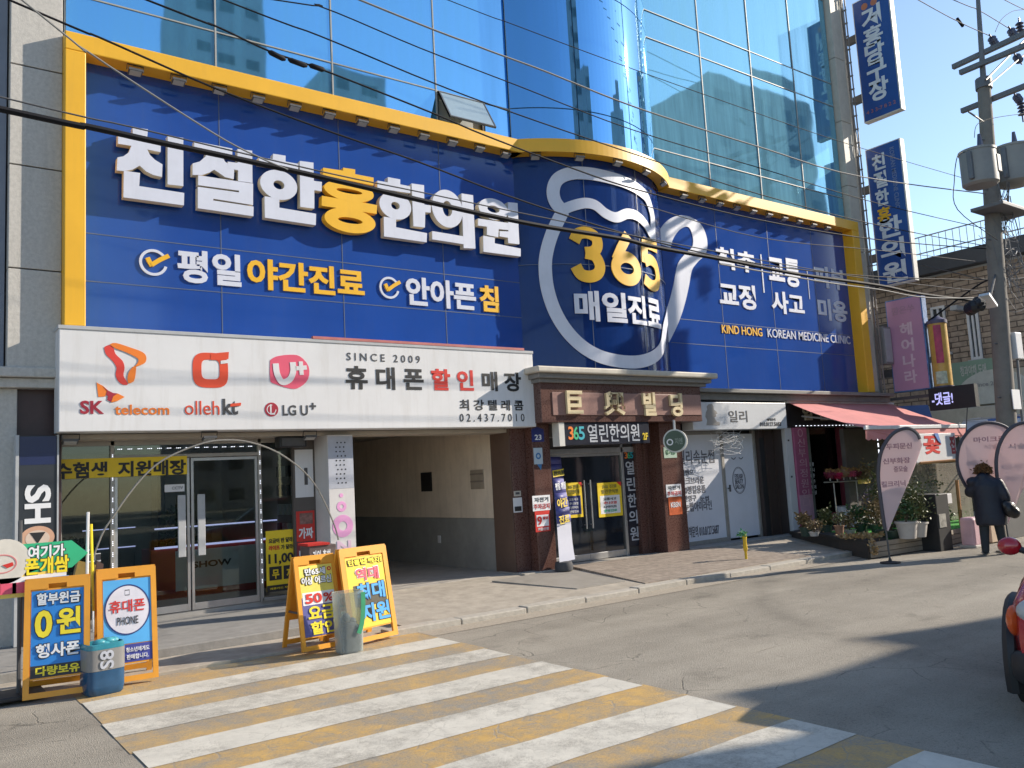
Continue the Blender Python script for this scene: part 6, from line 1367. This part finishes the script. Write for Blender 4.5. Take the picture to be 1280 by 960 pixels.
CIR = mat('pale lilac print', (.70, .68, .74), .5)
board('orange sandwich board showing a pale circle with red phone lettering', (122, 858), (198, 846), 1.05, .16, .42,
      [(0, 1, .22, 1, mat('clear sky blue print', (.10, .42, .80), .5, .1, 2)), (0, 1, .0, .21, mat('royal print', (.05, .06, .30), .5))],
      [RG(.5, .63, .47, .30, .999, CIR), RG(.5, .63, .478, .305, .05, NAVY, .0065), T('휴대폰', .13, .87, .60, .75, RED, None, .02), T('PHONE', .28, .72, .45, .545, DKINK, None, .012), T('㉑세 미만 청소년에게도', .06, .94, .115, .175, WHT, None, .02), T('판매합니다.', .46, .92, .03, .09, WHT, None, .02),
       lambda pf_, r: MB().plate(pf_, .45, .455, .80, .87, .003, lift=.006).plate(pf_, .545, .55, .80, .87, .003, lift=.006).plate(pf_, .455, .545, .86, .87, .003, lift=.006).plate(pf_, .455, .545, .80, .81, .003, lift=.006).build('phone_print', DKINK, r)])
board('orange sandwich board with red 50% on its poster, standing by the corner panel', (377, 816), (429, 806), .98, .17, .44,
      [(0, 1, .55, 1, mat('light yellow print', (.80, .66, .12), .5, .1)), (0, 1, 0, .55, mat('plum blue print', (.10, .10, .30), .5, .06)), (.03, .99, .44, .62, WHT)],
      [T('만65세', .16, .78, .86, .96, WHT, INK), T('이상 어르신', .04, .94, .73, .84, WHT, INK), T('50', .10, .60, .46, .60, RED, None, .06), T('%', .64, .96, .46, .59, RED, None, .02), T('요금', .14, .94, .22, .42, YW, None, .075), T('할인', .18, .94, .02, .20, YW, None, .075), RG(.91, .93, .06, .03, .5, RED)], open_h=.13)
board('orange sandwich board with pink and blue outlined lettering, beside the garage', (437, 807), (496, 793), 1.02, .17, .44,
      [(0, 1, 0, 1, mat('golden print', (.80, .54, .04), .5, .08, 3)), (.12, .96, .30, .60, mat('brown black patch', (.06, .05, .03), .5))],
      [T('단통법 폐지!', .06, .94, .89, .97, YW, INK), T('역대', .22, .82, .66, .84, mat('hot pink print', (.72, .07, .12), .5), WHT, .05), T('최대', .18, .92, .38, .62, SKYB, INK, .05), T('지원', .22, .98, .07, .33, SKYB, INK, .05)], open_h=.13)
# phone-shaped bin and clear bin
q = GZ(132, 870, .0); bn_ = root('waste_bin', 'round cornered bin with a grey band reading S8 before the sandwich boards', 'bin', (q.x, q.y+.15, .002), R(8)); M_ = WM[bn_.name]
def rr(w_, d_, z, p=5): return [M_ @ V((w_*math.copysign(abs(math.cos(t))**(2/p), math.cos(t)), d_*math.copysign(abs(math.sin(t))**(2/p), math.sin(t)), z)) for t in (2*math.pi*i/28 for i in range(28))]
def lofted(rings, cap=(True, True)):
    mb = MB(); n = len(rings[0]); vs = [v for r_ in rings for v in r_]
    fs = [[i*n+k, i*n+(k+1) % n, (i+1)*n+(k+1) % n, (i+1)*n+k] for i in range(len(rings)-1) for k in range(n)]
    if cap[0]: fs.append(list(range(n))[::-1])
    if cap[1]: fs.append([(len(rings)-1)*n+k for k in range(n)])
    return mb.add(vs, fs)
w_ = .165; lofted([rr(w_*.86, .12, 0), rr(w_*.95, .135, .02), rr(w_, .145, .08), rr(w_, .145, .22)]).build('bin_base', mat('deep blue translucent plastic', (.02, .075, .16), .15, .2, 6), bn_, True)
lofted([rr(w_*1.012, .148, .222), rr(w_*1.012, .148, .405)]).build('grey_band', mat('grey band', (.22, .215, .21), .4, .1), bn_, True)
lofted([rr(w_, .145, .406), rr(w_*.99, .14, .45), rr(w_*.93, .13, .455), rr(w_*.93, .13, .36)]).build('rim', mat('teal plastic rim', (.03, .20, .26), .25, .2), bn_, True)
bfm = lambda x, y, l=0.: M_ @ V((x, -.150-l, y))
txt('S8', bfm, (-.07, .05, .235, .395), mat('pale grey print', (.62, .62, .62), .5), bn_, bold=.02, rot=90)
mb = MB()
for k in range(5): c_ = M_ @ V((random.uniform(-.1, .1), random.uniform(-.06, .06), .43+random.uniform(0, .03))); mb.ball(c_, (.06, .05, .035), 8, 6)
mb.build('crumpled_bag', mat('teal bag', (.04, .25, .30), .4, .3, 12), bn_, True)
q = GZ(443, 817, .006); b2 = root('clear_bin', 'clear plastic bin with blue contents standing on the crosswalk edge', 'bin', (q.x, q.y+.12, .006), 0); M_ = WM[b2.name]
def clearp(n, L, p, out):
    tr = n.new('ShaderNodeBsdfTransparent'); tr.inputs['Color'].default_value = (.80, .84, .82, 1); gl = n.new('ShaderNodeBsdfPrincipled'); gl.inputs['Base Color'].default_value = (.62, .66, .64, 1); gl.inputs['Roughness'].default_value = .12
    lw = n.new('ShaderNodeLayerWeight'); lw.inputs['Blend'].default_value = .35; mr = n.new('ShaderNodeMapRange'); mr.inputs['To Min'].default_value = .16; mr.inputs['To Max'].default_value = .7; L.new(lw.outputs['Facing'], mr.inputs['Value'])
    m = n.new('ShaderNodeMixShader'); L.new(mr.outputs[0], m.inputs['Fac']); L.new(tr.outputs[0], m.inputs[1]); L.new(gl.outputs[0], m.inputs[2]); L.new(m.outputs[0], out.inputs['Surface'])
lofted([rr(.120, .11, 0), rr(.125, .115, .01), rr(.145, .13, .62), rr(.148, .133, .63), rr(.14, .125, .63), rr(.12, .11, .02)], (True, True)).build('bin_shell', node_mat('clear bin plastic', clearp), b2, True)
lofted([rr(.105, .095, .012), rr(.118, .105, .10), rr(.112, .10, .25), rr(.06, .07, .31)]).build('blue_bag', mat('slate blue bag', (.055, .075, .13), .4, .5, 14, .6, 20), b2, True)
mb = MB()
for k in range(4): c_ = M_ @ V((random.uniform(-.07, .07), random.uniform(-.05, .05), .30+k*.02)); mb.ball(c_, (.05, .05, .05), 8, 6)
mb.build('crumpled_plastic', mat('grey blue plastic', (.13, .15, .20), .3, .4, 14), b2, True)
MB().strip(lambda x, y, l=0.: M_ @ V((x, -.135-l, y)), [(.05, .2), (.09, .3), (.11, .45), (.115, .62)], .05, .004).build('green_mark', mat('leaf green print', (.05, .32, .16), .5), b2)
# green arrow sign on its stand
gs = root('arrow_sign', 'green arrow shaped sign with white and yellow Korean lettering on a stand', 'sign', (.72, 8.9, .035)); AY_ = 8.95
ft = lambda pts: [(v_.x, v_.z) for v_ in (FY(x, y, AY_) for x, y in pts)]
fa = fY(AY_)
MB().shape(fa, ft([(-30, 722), (-30, 690), (20, 681), (90, 675.5), (110, 691), (90, 709), (30, 718)]), .03, -.03).build('arrow_board', GRN, gs)
b = bY(AY_, 35, 683, 82, 697); 
def ot(s, x0, y0, x1, y1, m, o=INK):
    b = bY(AY_, x0, y0, x1, y1); tmesh(MB(), s, fa, (b[0]-.008, b[1]+.008, b[2]-.008, b[3]+.008), bold=.062, cap=.062, th=.002, lift=.001).build('lettering_outline', o, gs); tmesh(MB(), s, fa, b, bold=.045, th=.002, lift=.0045).build('lettering', m, gs)
ot('여기가', 35, 683, 81, 696, WHT); ot('폰개쌈', 31, 698, 86, 714.5, YW)
cc = FY(6, 702, AY_); MB().ring(fa, .20, .001, .004, 32, cx=cc.x, cy=cc.z, ri2=.001).build('white_disc', mat('ivory disc', (.66, .62, .55), .5), gs)
MB().ring(fa, .115, .105, .007, 30, cx=cc.x-.02, cy=cc.z-.02, ro2=.085, ri2=.075).build('pink_outline', mat('rosy print', (.66, .22, .22), .5), gs)
MB().shape(fa, [(cc.x-.02, cc.z-.03), (cc.x+.06, cc.z-.01), (cc.x+.07, cc.z-.04), (cc.x+.02, cc.z-.06)], .004, .006).build('red_print', RED, gs)
ps_ = MB().shape(fa, ft([(-30, 752), (-30, 722), (83, 711.5), (83, 736), (30, 746)]), .02, -.02).build('lower_board', mat('yellow poster board', (.80, .58, .12), .5, .08), gs)
MB().shape(fa, ft([(-30, 726), (20, 722), (83, 714), (83, 722), (20, 731), (-30, 735)]), .003, .001).build('orange_band', WHT, gs)
for x, y, w2, m in ((-12, 737, 10, PINK), (7, 736, 11, PINK), (26, 734, 9, PINK), (48, 730, 9, mat('lime print', (.25, .5, .04), .5)), (62, 728, 7, MATS['lime print']), (76, 726, 9, SKYB)):
    c_ = FY(x, y, AY_); MB().plate(fa, c_.x-w2*.0075, c_.x+w2*.0075, c_.z-.05, c_.z+.045, .003, lift=.004).build('block_print', m, gs)
a = FY(110, 640, AY_+.03); c_ = FY(107, 715, AY_+.03); MB().tube([a, V((c_.x, c_.y, .1))], .014, 6).build('pale_pole', OFFW, gs); a2 = FY(114, 655, AY_+.05); MB().tube([a2, V((a2.x+.02, AY_+.05, .7))], .012, 6).build('yellow_pole', YW, gs)
MB().tube([(.95, AY_+.02, .03), (.95, AY_+.02, 1.6)], .018, 6).tube([(.72, AY_+.02, .03), (.72, AY_+.02, 1.6)], .018, 6).build('stand_leg', DGREY, gs)
MB().box((.5, AY_-.15, .03), (1.15, AY_+.25, .07), .01).build('stand_base', BLK, gs)
# grey boxes leaning behind the boards
bk = root('bundled_boards', 'gold edged bundle of boards leaning behind the first sandwich board', 'boards', (1.15, 9.3, .13)); a = FY(92, 722, 9.25)
MB().prism([a+V((-.05, 0, -.25)), a+V((.12, 0, -.25)), a+V((.20, 0, .10)), a+V((.04, 0, .16))], (0, .1, 0)).build('board', mat('gold brown board', (.30, .21, .06), .5, .3), bk); MB().prism([a+V((.17, .02, -.28)), a+V((.24, .02, -.3)), a+V((.27, .02, .10)), a+V((.21, .02, .14))], (0, .12, 0)).tube([a+V((.1, .05, -.2)), (a.x+.1, 9.8, .12)], .02, 6).build('rod', mat('brown rod', (.10, .06, .05), .5), bk)
wn_ = root('small_white_board', 'small white framed board with dark pictures inside the window behind the arrow sign', 'board', (1.8, 11.7, .13)); b = bY(11.7, 108, 693, 126, 712)
MB().box((b[0], 11.7, b[2]), (b[1], 11.73, b[3])).tube([((b[0]+b[1])/2, 11.74, .13), ((b[0]+b[1])/2, 11.74, b[2]+.02)], .012, 6).build('board', OFFW, wn_)
for i in range(2):
    for j in range(2):
        x = b[0]+.03+i*(b[1]-b[0])*.45; z = b[2]+.03+j*(b[3]-b[2])*.45; MB().box((x, 11.694, z), (x+(b[1]-b[0])*.36, 11.699, z+(b[3]-b[2])*.36)).build('picture', CH, wn_)
# SHOW column sign at the left
sc_ = root('show_column_sign', 'tall dark column sign with sideways letters SHOW at the picture edge', 'sign', (1.35, 11.3, .13)); SX = 11.30; b = bY(SX, 24, 545, 70.5, 700)
MB().box((b[0], SX, .14), (b[1], 11.55, b[3]), .006).build('board', mat('slate sign face', (.028, .032, .040), .35, .1), sc_); MB().box((b[0]-.035, SX-.012, .14), (b[0]-.001, 11.55, b[3]+.01)).box((b[1]+.001, SX-.012, .14), (b[1]+.02, 11.55, b[3]+.01)).build('edge_frame', LGREY, sc_)
f = fY(SX); zt = FY(45, 581, SX).z; MB().plate(f, b[0]+.004, b[1]-.004, zt, b[3]-.01, .002).build('navy_field', mat('navy field', (.012, .02, .075), .35), sc_)
def Z0(x, y): return (x/5.333, 530+y/5.333)
cxx = (b[0]+b[1])/2
q1, q2 = FY(*Z0(250, 405), SX).z, FY(*Z0(250, 525), SX).z; txt('S', f, (cxx-.135, cxx+.135, q2, q1), WHT, sc_, bold=.07, rot=-90)
q1, q2 = FY(*Z0(250, 530), SX).z, FY(*Z0(250, 662), SX).z; txt('H', f, (cxx-.135, cxx+.135, q2, q1), WHT, sc_, bold=.07, rot=-90)
q1, q2 = FY(*Z0(250, 680), SX).z, FY(*Z0(250, 835), SX).z; cz = (q1+q2)/2; hh = (q1-q2)/2
MB().ring(f, .175, .001, .004, 36, cx=cxx, cy=cz, ro2=hh, ri2=.001).build('peach_ring', mat('peach print', (.62, .36, .24), .45, .1), sc_)
MB().ring(f, .125, .001, .0065, 36, cx=cxx, cy=cz-.01, ro2=hh*.72, ri2=.001).build('pale_ring', mat('pale peach print', (.66, .52, .42), .45), sc_)
MB().shape(f, [(cxx-.08, cz+.06), (cxx+.08, cz+.06), (cxx, cz-.07)], .009).build('arrow_print', INK, sc_)
zt = q2-.04; txt('W', f, (cxx-.135, cxx+.135, zt-.30, zt), WHT, sc_, bold=.07, rot=-90)
# flexible hoop before the shop
hp = [(423, 675), (417, 654), (397, 611), (375, 585), (344, 564), (313, 553), (285, 550), (254, 554), (209, 572), (178, 597), (144, 642), (120, 687)]
tag(MB().tube(smooth3([FY(x, y, 9.9) for x, y in hp]+[V((1.45, 9.9, .13))], 4), .010, 6).build('flexible_hoop', mat('grey fibre rod', (.22, .21, .19), .3, .1), None, True), 'thin curved rod arching over the shop doors between the sandwich boards', 'rod')
rp = root('red_leaflet_rack', 'small red and grey rack with leaflets behind the 50% board', 'rack', (4.6, 10.6, .13)); b = bY(10.6, 386, 683, 421, 704)
MB().box((b[0], 10.6, .13), (b[1], 10.9, b[3]), .01).build('rack_body', mat('brown grey rack', (.14, .10, .09), .6, .2), rp); MB().box((b[0]-.02, 10.58, b[3]), (b[1]-.1, 10.92, b[3]+.03)).build('red_top', RED, rp); txt('가입 축하', fY(10.6), (b[0]+.05, b[1]-.08, b[3]-.22, b[3]-.06), WHT, rp, bold=.03)
sc2 = root('kick_scooter_box', 'small white bottle standing on the deck near the yellow window poster', 'bottle', (4.6, 11.8, .19)) if 0 else None

# ================================================================== PERSON WALKING AWAY
fl_, fr_ = GZ(1234.5, 696, 0), GZ(1252, 691.5, 0); pc_ = (fl_+fr_)/2
pr = root('person', 'person in a dark navy padded coat and dark trousers walking away with a black bag', 'person', (pc_.x, pc_.y, 0), -R(66)); M_ = WM[pr.name]
HH = 1.50; s_ = HH/1.5
Q = lambda x, y, z: M_ @ V((x*s_, y*s_, z*s_))
def limb(mb, pts, rs, seg=10):
    mb.tube(smooth3([Q(*p) for p in pts], 4), [r_*s_ for r_ in [v_.x for v_ in smooth3([(r_, 0, 0) for r_ in rs], 4)]], seg)
    for p, r_ in zip(pts, rs): mb.ball(Q(*p), r_*s_*.98, 10, 8)
SKIN = mat('skin', (.50, .30, .21), .5, .06)
bd = MB()
bd.ball(Q(-.03, .12, 1.40), (.078*s_, .092*s_, .112*s_), 14, 10); bd.ball(Q(-.03, .215, 1.39), (.018, .03, .025), 8, 6)
for sx in (-1, 1): bd.ball(Q(-.03+sx*.08, .11, 1.40), (.012, .025, .035), 8, 6)
limb(bd, [(-.02, .0, 1.22), (-.03, .08, 1.34)], [.055, .05]); limb(bd, [(0, -.01, .80), (0, -.01, 1.0), (0, 0, 1.2)], [.125, .125, .13])
limb(bd, [(-.09, 0, .80), (-.115, .02, .45), (-.13, -.05, .09)], [.085, .062, .04]); limb(bd, [(.09, 0, .80), (.125, .06, .45), (.15, .10, .09)], [.085, .062, .04])
limb(bd, [(-.13, 0, 1.22), (-.25, .06, 1.06), (-.17, .27, 1.18)], [.05, .042, .03]); limb(bd, [(.14, 0, 1.22), (.235, -.03, .98), (.27, .03, .80)], [.05, .042, .03])
for (hx, hy, hz, dz) in ((.275, .035, .755, -1), (-.16, .31, 1.20, 1)):
    bd.ball(Q(hx, hy, hz), (.032, .022, .042), 8, 6)
    for k in range(4): limb(bd, [(hx-.024+k*.016, hy, hz-.03), (hx-.026+k*.017, hy+.008, hz-.065-(.01 if k in (1, 2) else 0)), (hx-.022+k*.016, hy+.025, hz-.085)], [.0095, .009, .008], 6)
    limb(bd, [(hx-.03, hy+.01, hz+.0), (hx-.05, hy+.03, hz-.025), (hx-.045, hy+.045, hz-.05)], [.011, .010, .008], 6)
body_ = remeshed(bd, 'body', SKIN, pr, .014, 4)
tr_ = MB(); limb(tr_, [(-.085, 0, .82), (-.11, .02, .45), (-.125, -.05, .08)], [.10, .082, .062]); limb(tr_, [(.085, 0, .82), (.12, .06, .45), (.145, .10, .08)], [.10, .082, .062])
remeshed(tr_, 'trousers', mat('dark trousers', (.022, .028, .034), .8, .2, 12), pr, .018, 4)
sh_ = MB()
for (x, y) in ((-.13, -.02), (.15, .13)): sh_.ball(Q(x, y, .04), (.05, .05, .045), 10, 8); sh_.ball(Q(x, y+.11, .035), (.05, .075, .04), 10, 8)
sh2 = remeshed(sh_, 'shoes', mat('grey shoes', (.22, .22, .23), .6, .2, 10), pr, .014, 3)
ct_ = MB()
n = 26
def ringc(z, rx, ry, cx=0., cy=0.): return [Q(cx+rx*math.cos(2*math.pi*k/n)*(1+.03*math.sin(5*2*math.pi*k/n)), cy+ry*math.sin(2*math.pi*k/n), z+.012*math.sin(3*2*math.pi*k/n)) for k in range(n)]
body_rings = [ringc(.50, .235, .185, .01), ringc(.60, .245, .19, .01), ringc(.74, .235, .18, .01), ringc(.92, .222, .165), ringc(1.05, .228, .165), ringc(1.16, .235, .16, -.005), ringc(1.25, .20, .14, -.01, .01), ringc(1.32, .11, .10, -.02, .04)]
mb = lofted(body_rings); ct_.add(mb.v, mb.f)
limb(ct_, [(-.15, 0, 1.21), (-.255, .03, 1.08), (-.25, .11, 1.06), (-.18, .25, 1.17)], [.10, .092, .085, .062]); limb(ct_, [(.17, 0, 1.20), (.245, -.03, 1.0), (.275, .0, .83)], [.095, .085, .065])
ct_.ball(Q(-.03, .02, 1.31), (.15*s_, .11*s_, .085*s_), 14, 10); ct_.ball(Q(-.20, -.02, 1.24), (.13*s_, .10*s_, .085*s_), 12, 9)
remeshed(ct_, 'coat', mat('dark navy padded coat', (.010, .013, .026), .55, .25, 5, .5, 16), pr, .02, 5)
hr = MB(); hr.ball(Q(-.03, .09, 1.42), (.10*s_, .11*s_, .11*s_), 14, 10)
hair = remeshed(hr, 'hair', mat('dark brown hair', (.035, .02, .012), .5, .3, 30), pr, .016, 2)
fu = MB()
for k in range(900):
    a = random.uniform(-.15, math.pi+.15); rr_ = .105+random.gauss(0, .010)
    fu.leaf(Q(-.03+math.cos(a)*rr_*1.02, .03+random.gauss(0, .03), 1.385+math.sin(a)*rr_*1.15), .045)
for k in range(300): fu.leaf(Q(-.03+random.gauss(0, .05), -.02+random.gauss(0, .015), 1.44+random.gauss(0, .035)), .05)
fu.build('fur_hood', mat('brown fur', (.17, .085, .035), .8, .35, 20), pr)
bg_ = root('handbag', 'black crumpled shoulder bag held at the walking person\'s side', 'bag', tuple(Q(.30, -.06, .68))); mbg = MB(); mbg.ball(Q(.30, -.05, .76), (.13, .10, .14), 12, 9); mbg.ball(Q(.36, -.03, .70), (.10, .09, .10), 12, 9); mbg.ball(Q(.24, -.07, .83), (.08, .07, .09), 10, 8)
remeshed(mbg, 'bag_body', mat('black leather', (.012, .012, .014), .35, .2, 8, .6, 18), bg_, .018, 3); MB().tube(smooth3([Q(.24, -.04, .86), Q(.27, .02, .93), Q(.30, -.02, .86)], 4), .012, 6).build('strap', BLK, bg_)

# ================================================================== RED CAR AT THE EDGE
c0_ = GZ(1271, 886); ang = R(194)
fwd = V((math.cos(ang), math.sin(ang), 0)); lef = V((-fwd.y, fwd.x, 0))
loc_ = c0_-fwd*1.32+lef*.80; loc_.z = 0.003
car = root('red_car', 'small red car with black wheel arch trim, mostly cut off by the picture edge', 'car', tuple(loc_), ang); M_ = WM[car.name]
CRED = mat('red car paint', (.42, .012, .022), .25, .03, 2, coat=.8); TRIM = mat('black car trim', (.020, .021, .024), .55, .1); CGL = mat('car window glass', (.015, .018, .02), .05, .1, spec=.8)
Qc = lambda x, y, z: M_ @ V((x, y, z))
def sec(x, hw, z0, z1, p=4.5): 
    zc, hz = (z0+z1)/2, (z1-z0)/2
    return [Qc(x, hw*math.copysign(abs(math.cos(t))**(2/p), math.cos(t)), zc+hz*math.copysign(abs(math.sin(t))**(2/p), math.sin(t))) for t in (2*math.pi*i/28 for i in range(28))]
lofted([sec(1.70, .55, .34, .66), sec(1.64, .68, .28, .74), sec(1.45, .745, .26, .84), sec(1.0, .765, .26, .93), sec(.4, .775, .26, .98), sec(-.6, .775, .26, .98), sec(-1.3, .765, .27, .97), sec(-1.62, .70, .30, .92), sec(-1.70, .60, .36, .80)]).build('body', CRED, car, True)
lofted([sec(.62, .60, .90, 1.0), sec(.25, .64, .90, 1.30), sec(-.1, .64, .9, 1.49), sec(-.8, .63, .9, 1.50), sec(-1.3, .62, .9, 1.40), sec(-1.55, .60, .9, 1.02)]).build('cabin_glass', CGL, car, True)
lofted([sec(.0, .60, 1.44, 1.52), sec(-.4, .61, 1.47, 1.55), sec(-.9, .60, 1.46, 1.545), sec(-1.3, .58, 1.38, 1.46)]).build('roof', CRED, car, True)
lofted([sec(1.73, .60, .22, .46), sec(1.62, .74, .20, .48), sec(1.5, .775, .20, .46)]).build('bumper', TRIM, car, True)
for sx in (-1, 1):
    MB().ball(Qc(1.60, sx*.55, .70), (.10, .14, .09), 14, 10, Matrix.Rotation(ang, 3, 'Z')).build('headlight', mat('clear lamp', (.5, .5, .5), .1, .05), car, True)
    MB().ball(Qc(1.50, sx*.72, .62), (.10, .05, .10), 12, 8, Matrix.Rotation(ang, 3, 'Z')).build('turn_signal', mat('orange lamp lens', (.66, .10, .02), .15, .05), car, True)
    mr_ = MB(); mr_.ball(Qc(.42, sx*.885, 1.00), (.06, .085, .07), 14, 10, Matrix.Rotation(ang, 3, 'Z')); m_o = mr_.build('side_mirror', CRED, car, True)
    MB().tube([Qc(.42, sx*.72, .94), Qc(.42, sx*.83, .98)], .025, 8).build('mirror_arm', TRIM, m_o, True)
    for wx in (1.12, -1.15):
        wy = sx*.765
        arc = [Qc(wx+.37*math.cos(t), wy, .30+.40*math.sin(t)) for t in [math.pi*(-.12+1.24*i/14) for i in range(15)]]
        MB().tube(arc, .055, 8).build('wheel_arch', TRIM, car, True)
        a_, b__ = Qc(wx, sx*.62, .295), Qc(wx, sx*.80, .295)
        wh = MB().tube([a_, a_.lerp(b__, .1), a_.lerp(b__, .9), b__], [.25, .292, .292, .25], 28).build('wheel', mat('tyre rubber', (.02, .02, .021), .8, .1), car, True)
        MB().tube([a_.lerp(b__, .95), a_.lerp(b__, 1.02)], [.19, .17], 20).build('rim', ALUD, wh, True)

# ================================================================== ACROSS THE STREET (behind the camera: shade the road and show in the glass)
def block(nm, lab, x0, x1, y0, y1, h, m, floors=0):
    r = root(nm, lab, 'building', ((x0+x1)/2, (y0+y1)/2, 0)); MB().box((x0, y0, 0), (x1, y1, h)).build('wall', m, r)
    if floors:
        mb = MB(); nx = int((x1-x0)/3)
        for f_ in range(floors):
            for k in range(nx):
                x = x0+(k+.5)*(x1-x0)/nx; z = (f_+.5)*h/floors; mb.box((x-.8, y1-.05, z-.6), (x+.8, y1+.03, z+.6))
        mb.build('window_band', mat('far window glass', (.05, .06, .07), .1, .1), r)
    return r
BG = mat('tan render wall', (.33, .28, .23), .85, .1, .8); BG2 = mat('grey render wall', (.36, .36, .37), .85, .1, .8)
o_ = block('low_building', 'low tan shop building across the street behind the viewer', 11.5, 19.25, -6, -2, 8.35, BG, 2)
MB().box((18.9, -2.6, 7.5), (19.5, -1.98, 7.8)).build('eave', BG2, o_)  # unseen step, shaped for the outline of the road shadow
o_ = block('low_building', 'grey two storey building across the street, its unseen roofline shaped for the road shadow', 20.0, 26.8, -8, -2, 7.45, BG2, 2)
MB().prism([(21.0, -2, 7.9), (21.2, -2, 8.6), (22.5, -2, 9.25), (22.8, -2, 8.93), (24.4, -2, 8.98), (25.9, -2, 9.75), (26.1, -2, 9.25), (26.8, -2, 8.8), (26.8, -2, 7.46), (21.3, -2, 7.46), (21.3, -2, 7.9)], (0, -2.5, 0)).build('roof', BG2, o_)  # unseen roofline, its profile shaped to cast the shadow outline on the road
block('low_building', 'long low building further along the opposite side', 27.2, 60, -8, -2, 8.6, BG, 2)
def refl(px_, py_, Yg, Yt):
    d = ray(px_, py_); p_ = O+d*(Yg/d.y); d = V((d.x, -d.y, d.z)); return p_+d*((p_.y-Yt)/-d.y)
a = refl(405, 85, 11.5, -45); b_ = refl(478, 75, 11.5, -45); c_ = refl(540, 135, 11.5, -45)
block('apartment_block', 'grey apartment block reflected in the blue glass', a.x, b_.x, -57, -45, a.z, BG2, 12)
block('apartment_block', 'lower wing of the apartment block reflected in the blue glass', b_.x+.3, c_.x+14, -56, -46, b_.z*.80, BG, 9)
a = refl(893, 85, 11.5, -25); b_ = refl(985, 47, 11.5, -25)
block('apartment_block', 'dark block reflected in the dusty far glass', a.x, a.x+16, -40, -25, a.z, BG2, 9)
block('tower', 'slim tower reflected in the curved bay', 24, 33, -75, -63, 62, BG2, 20)
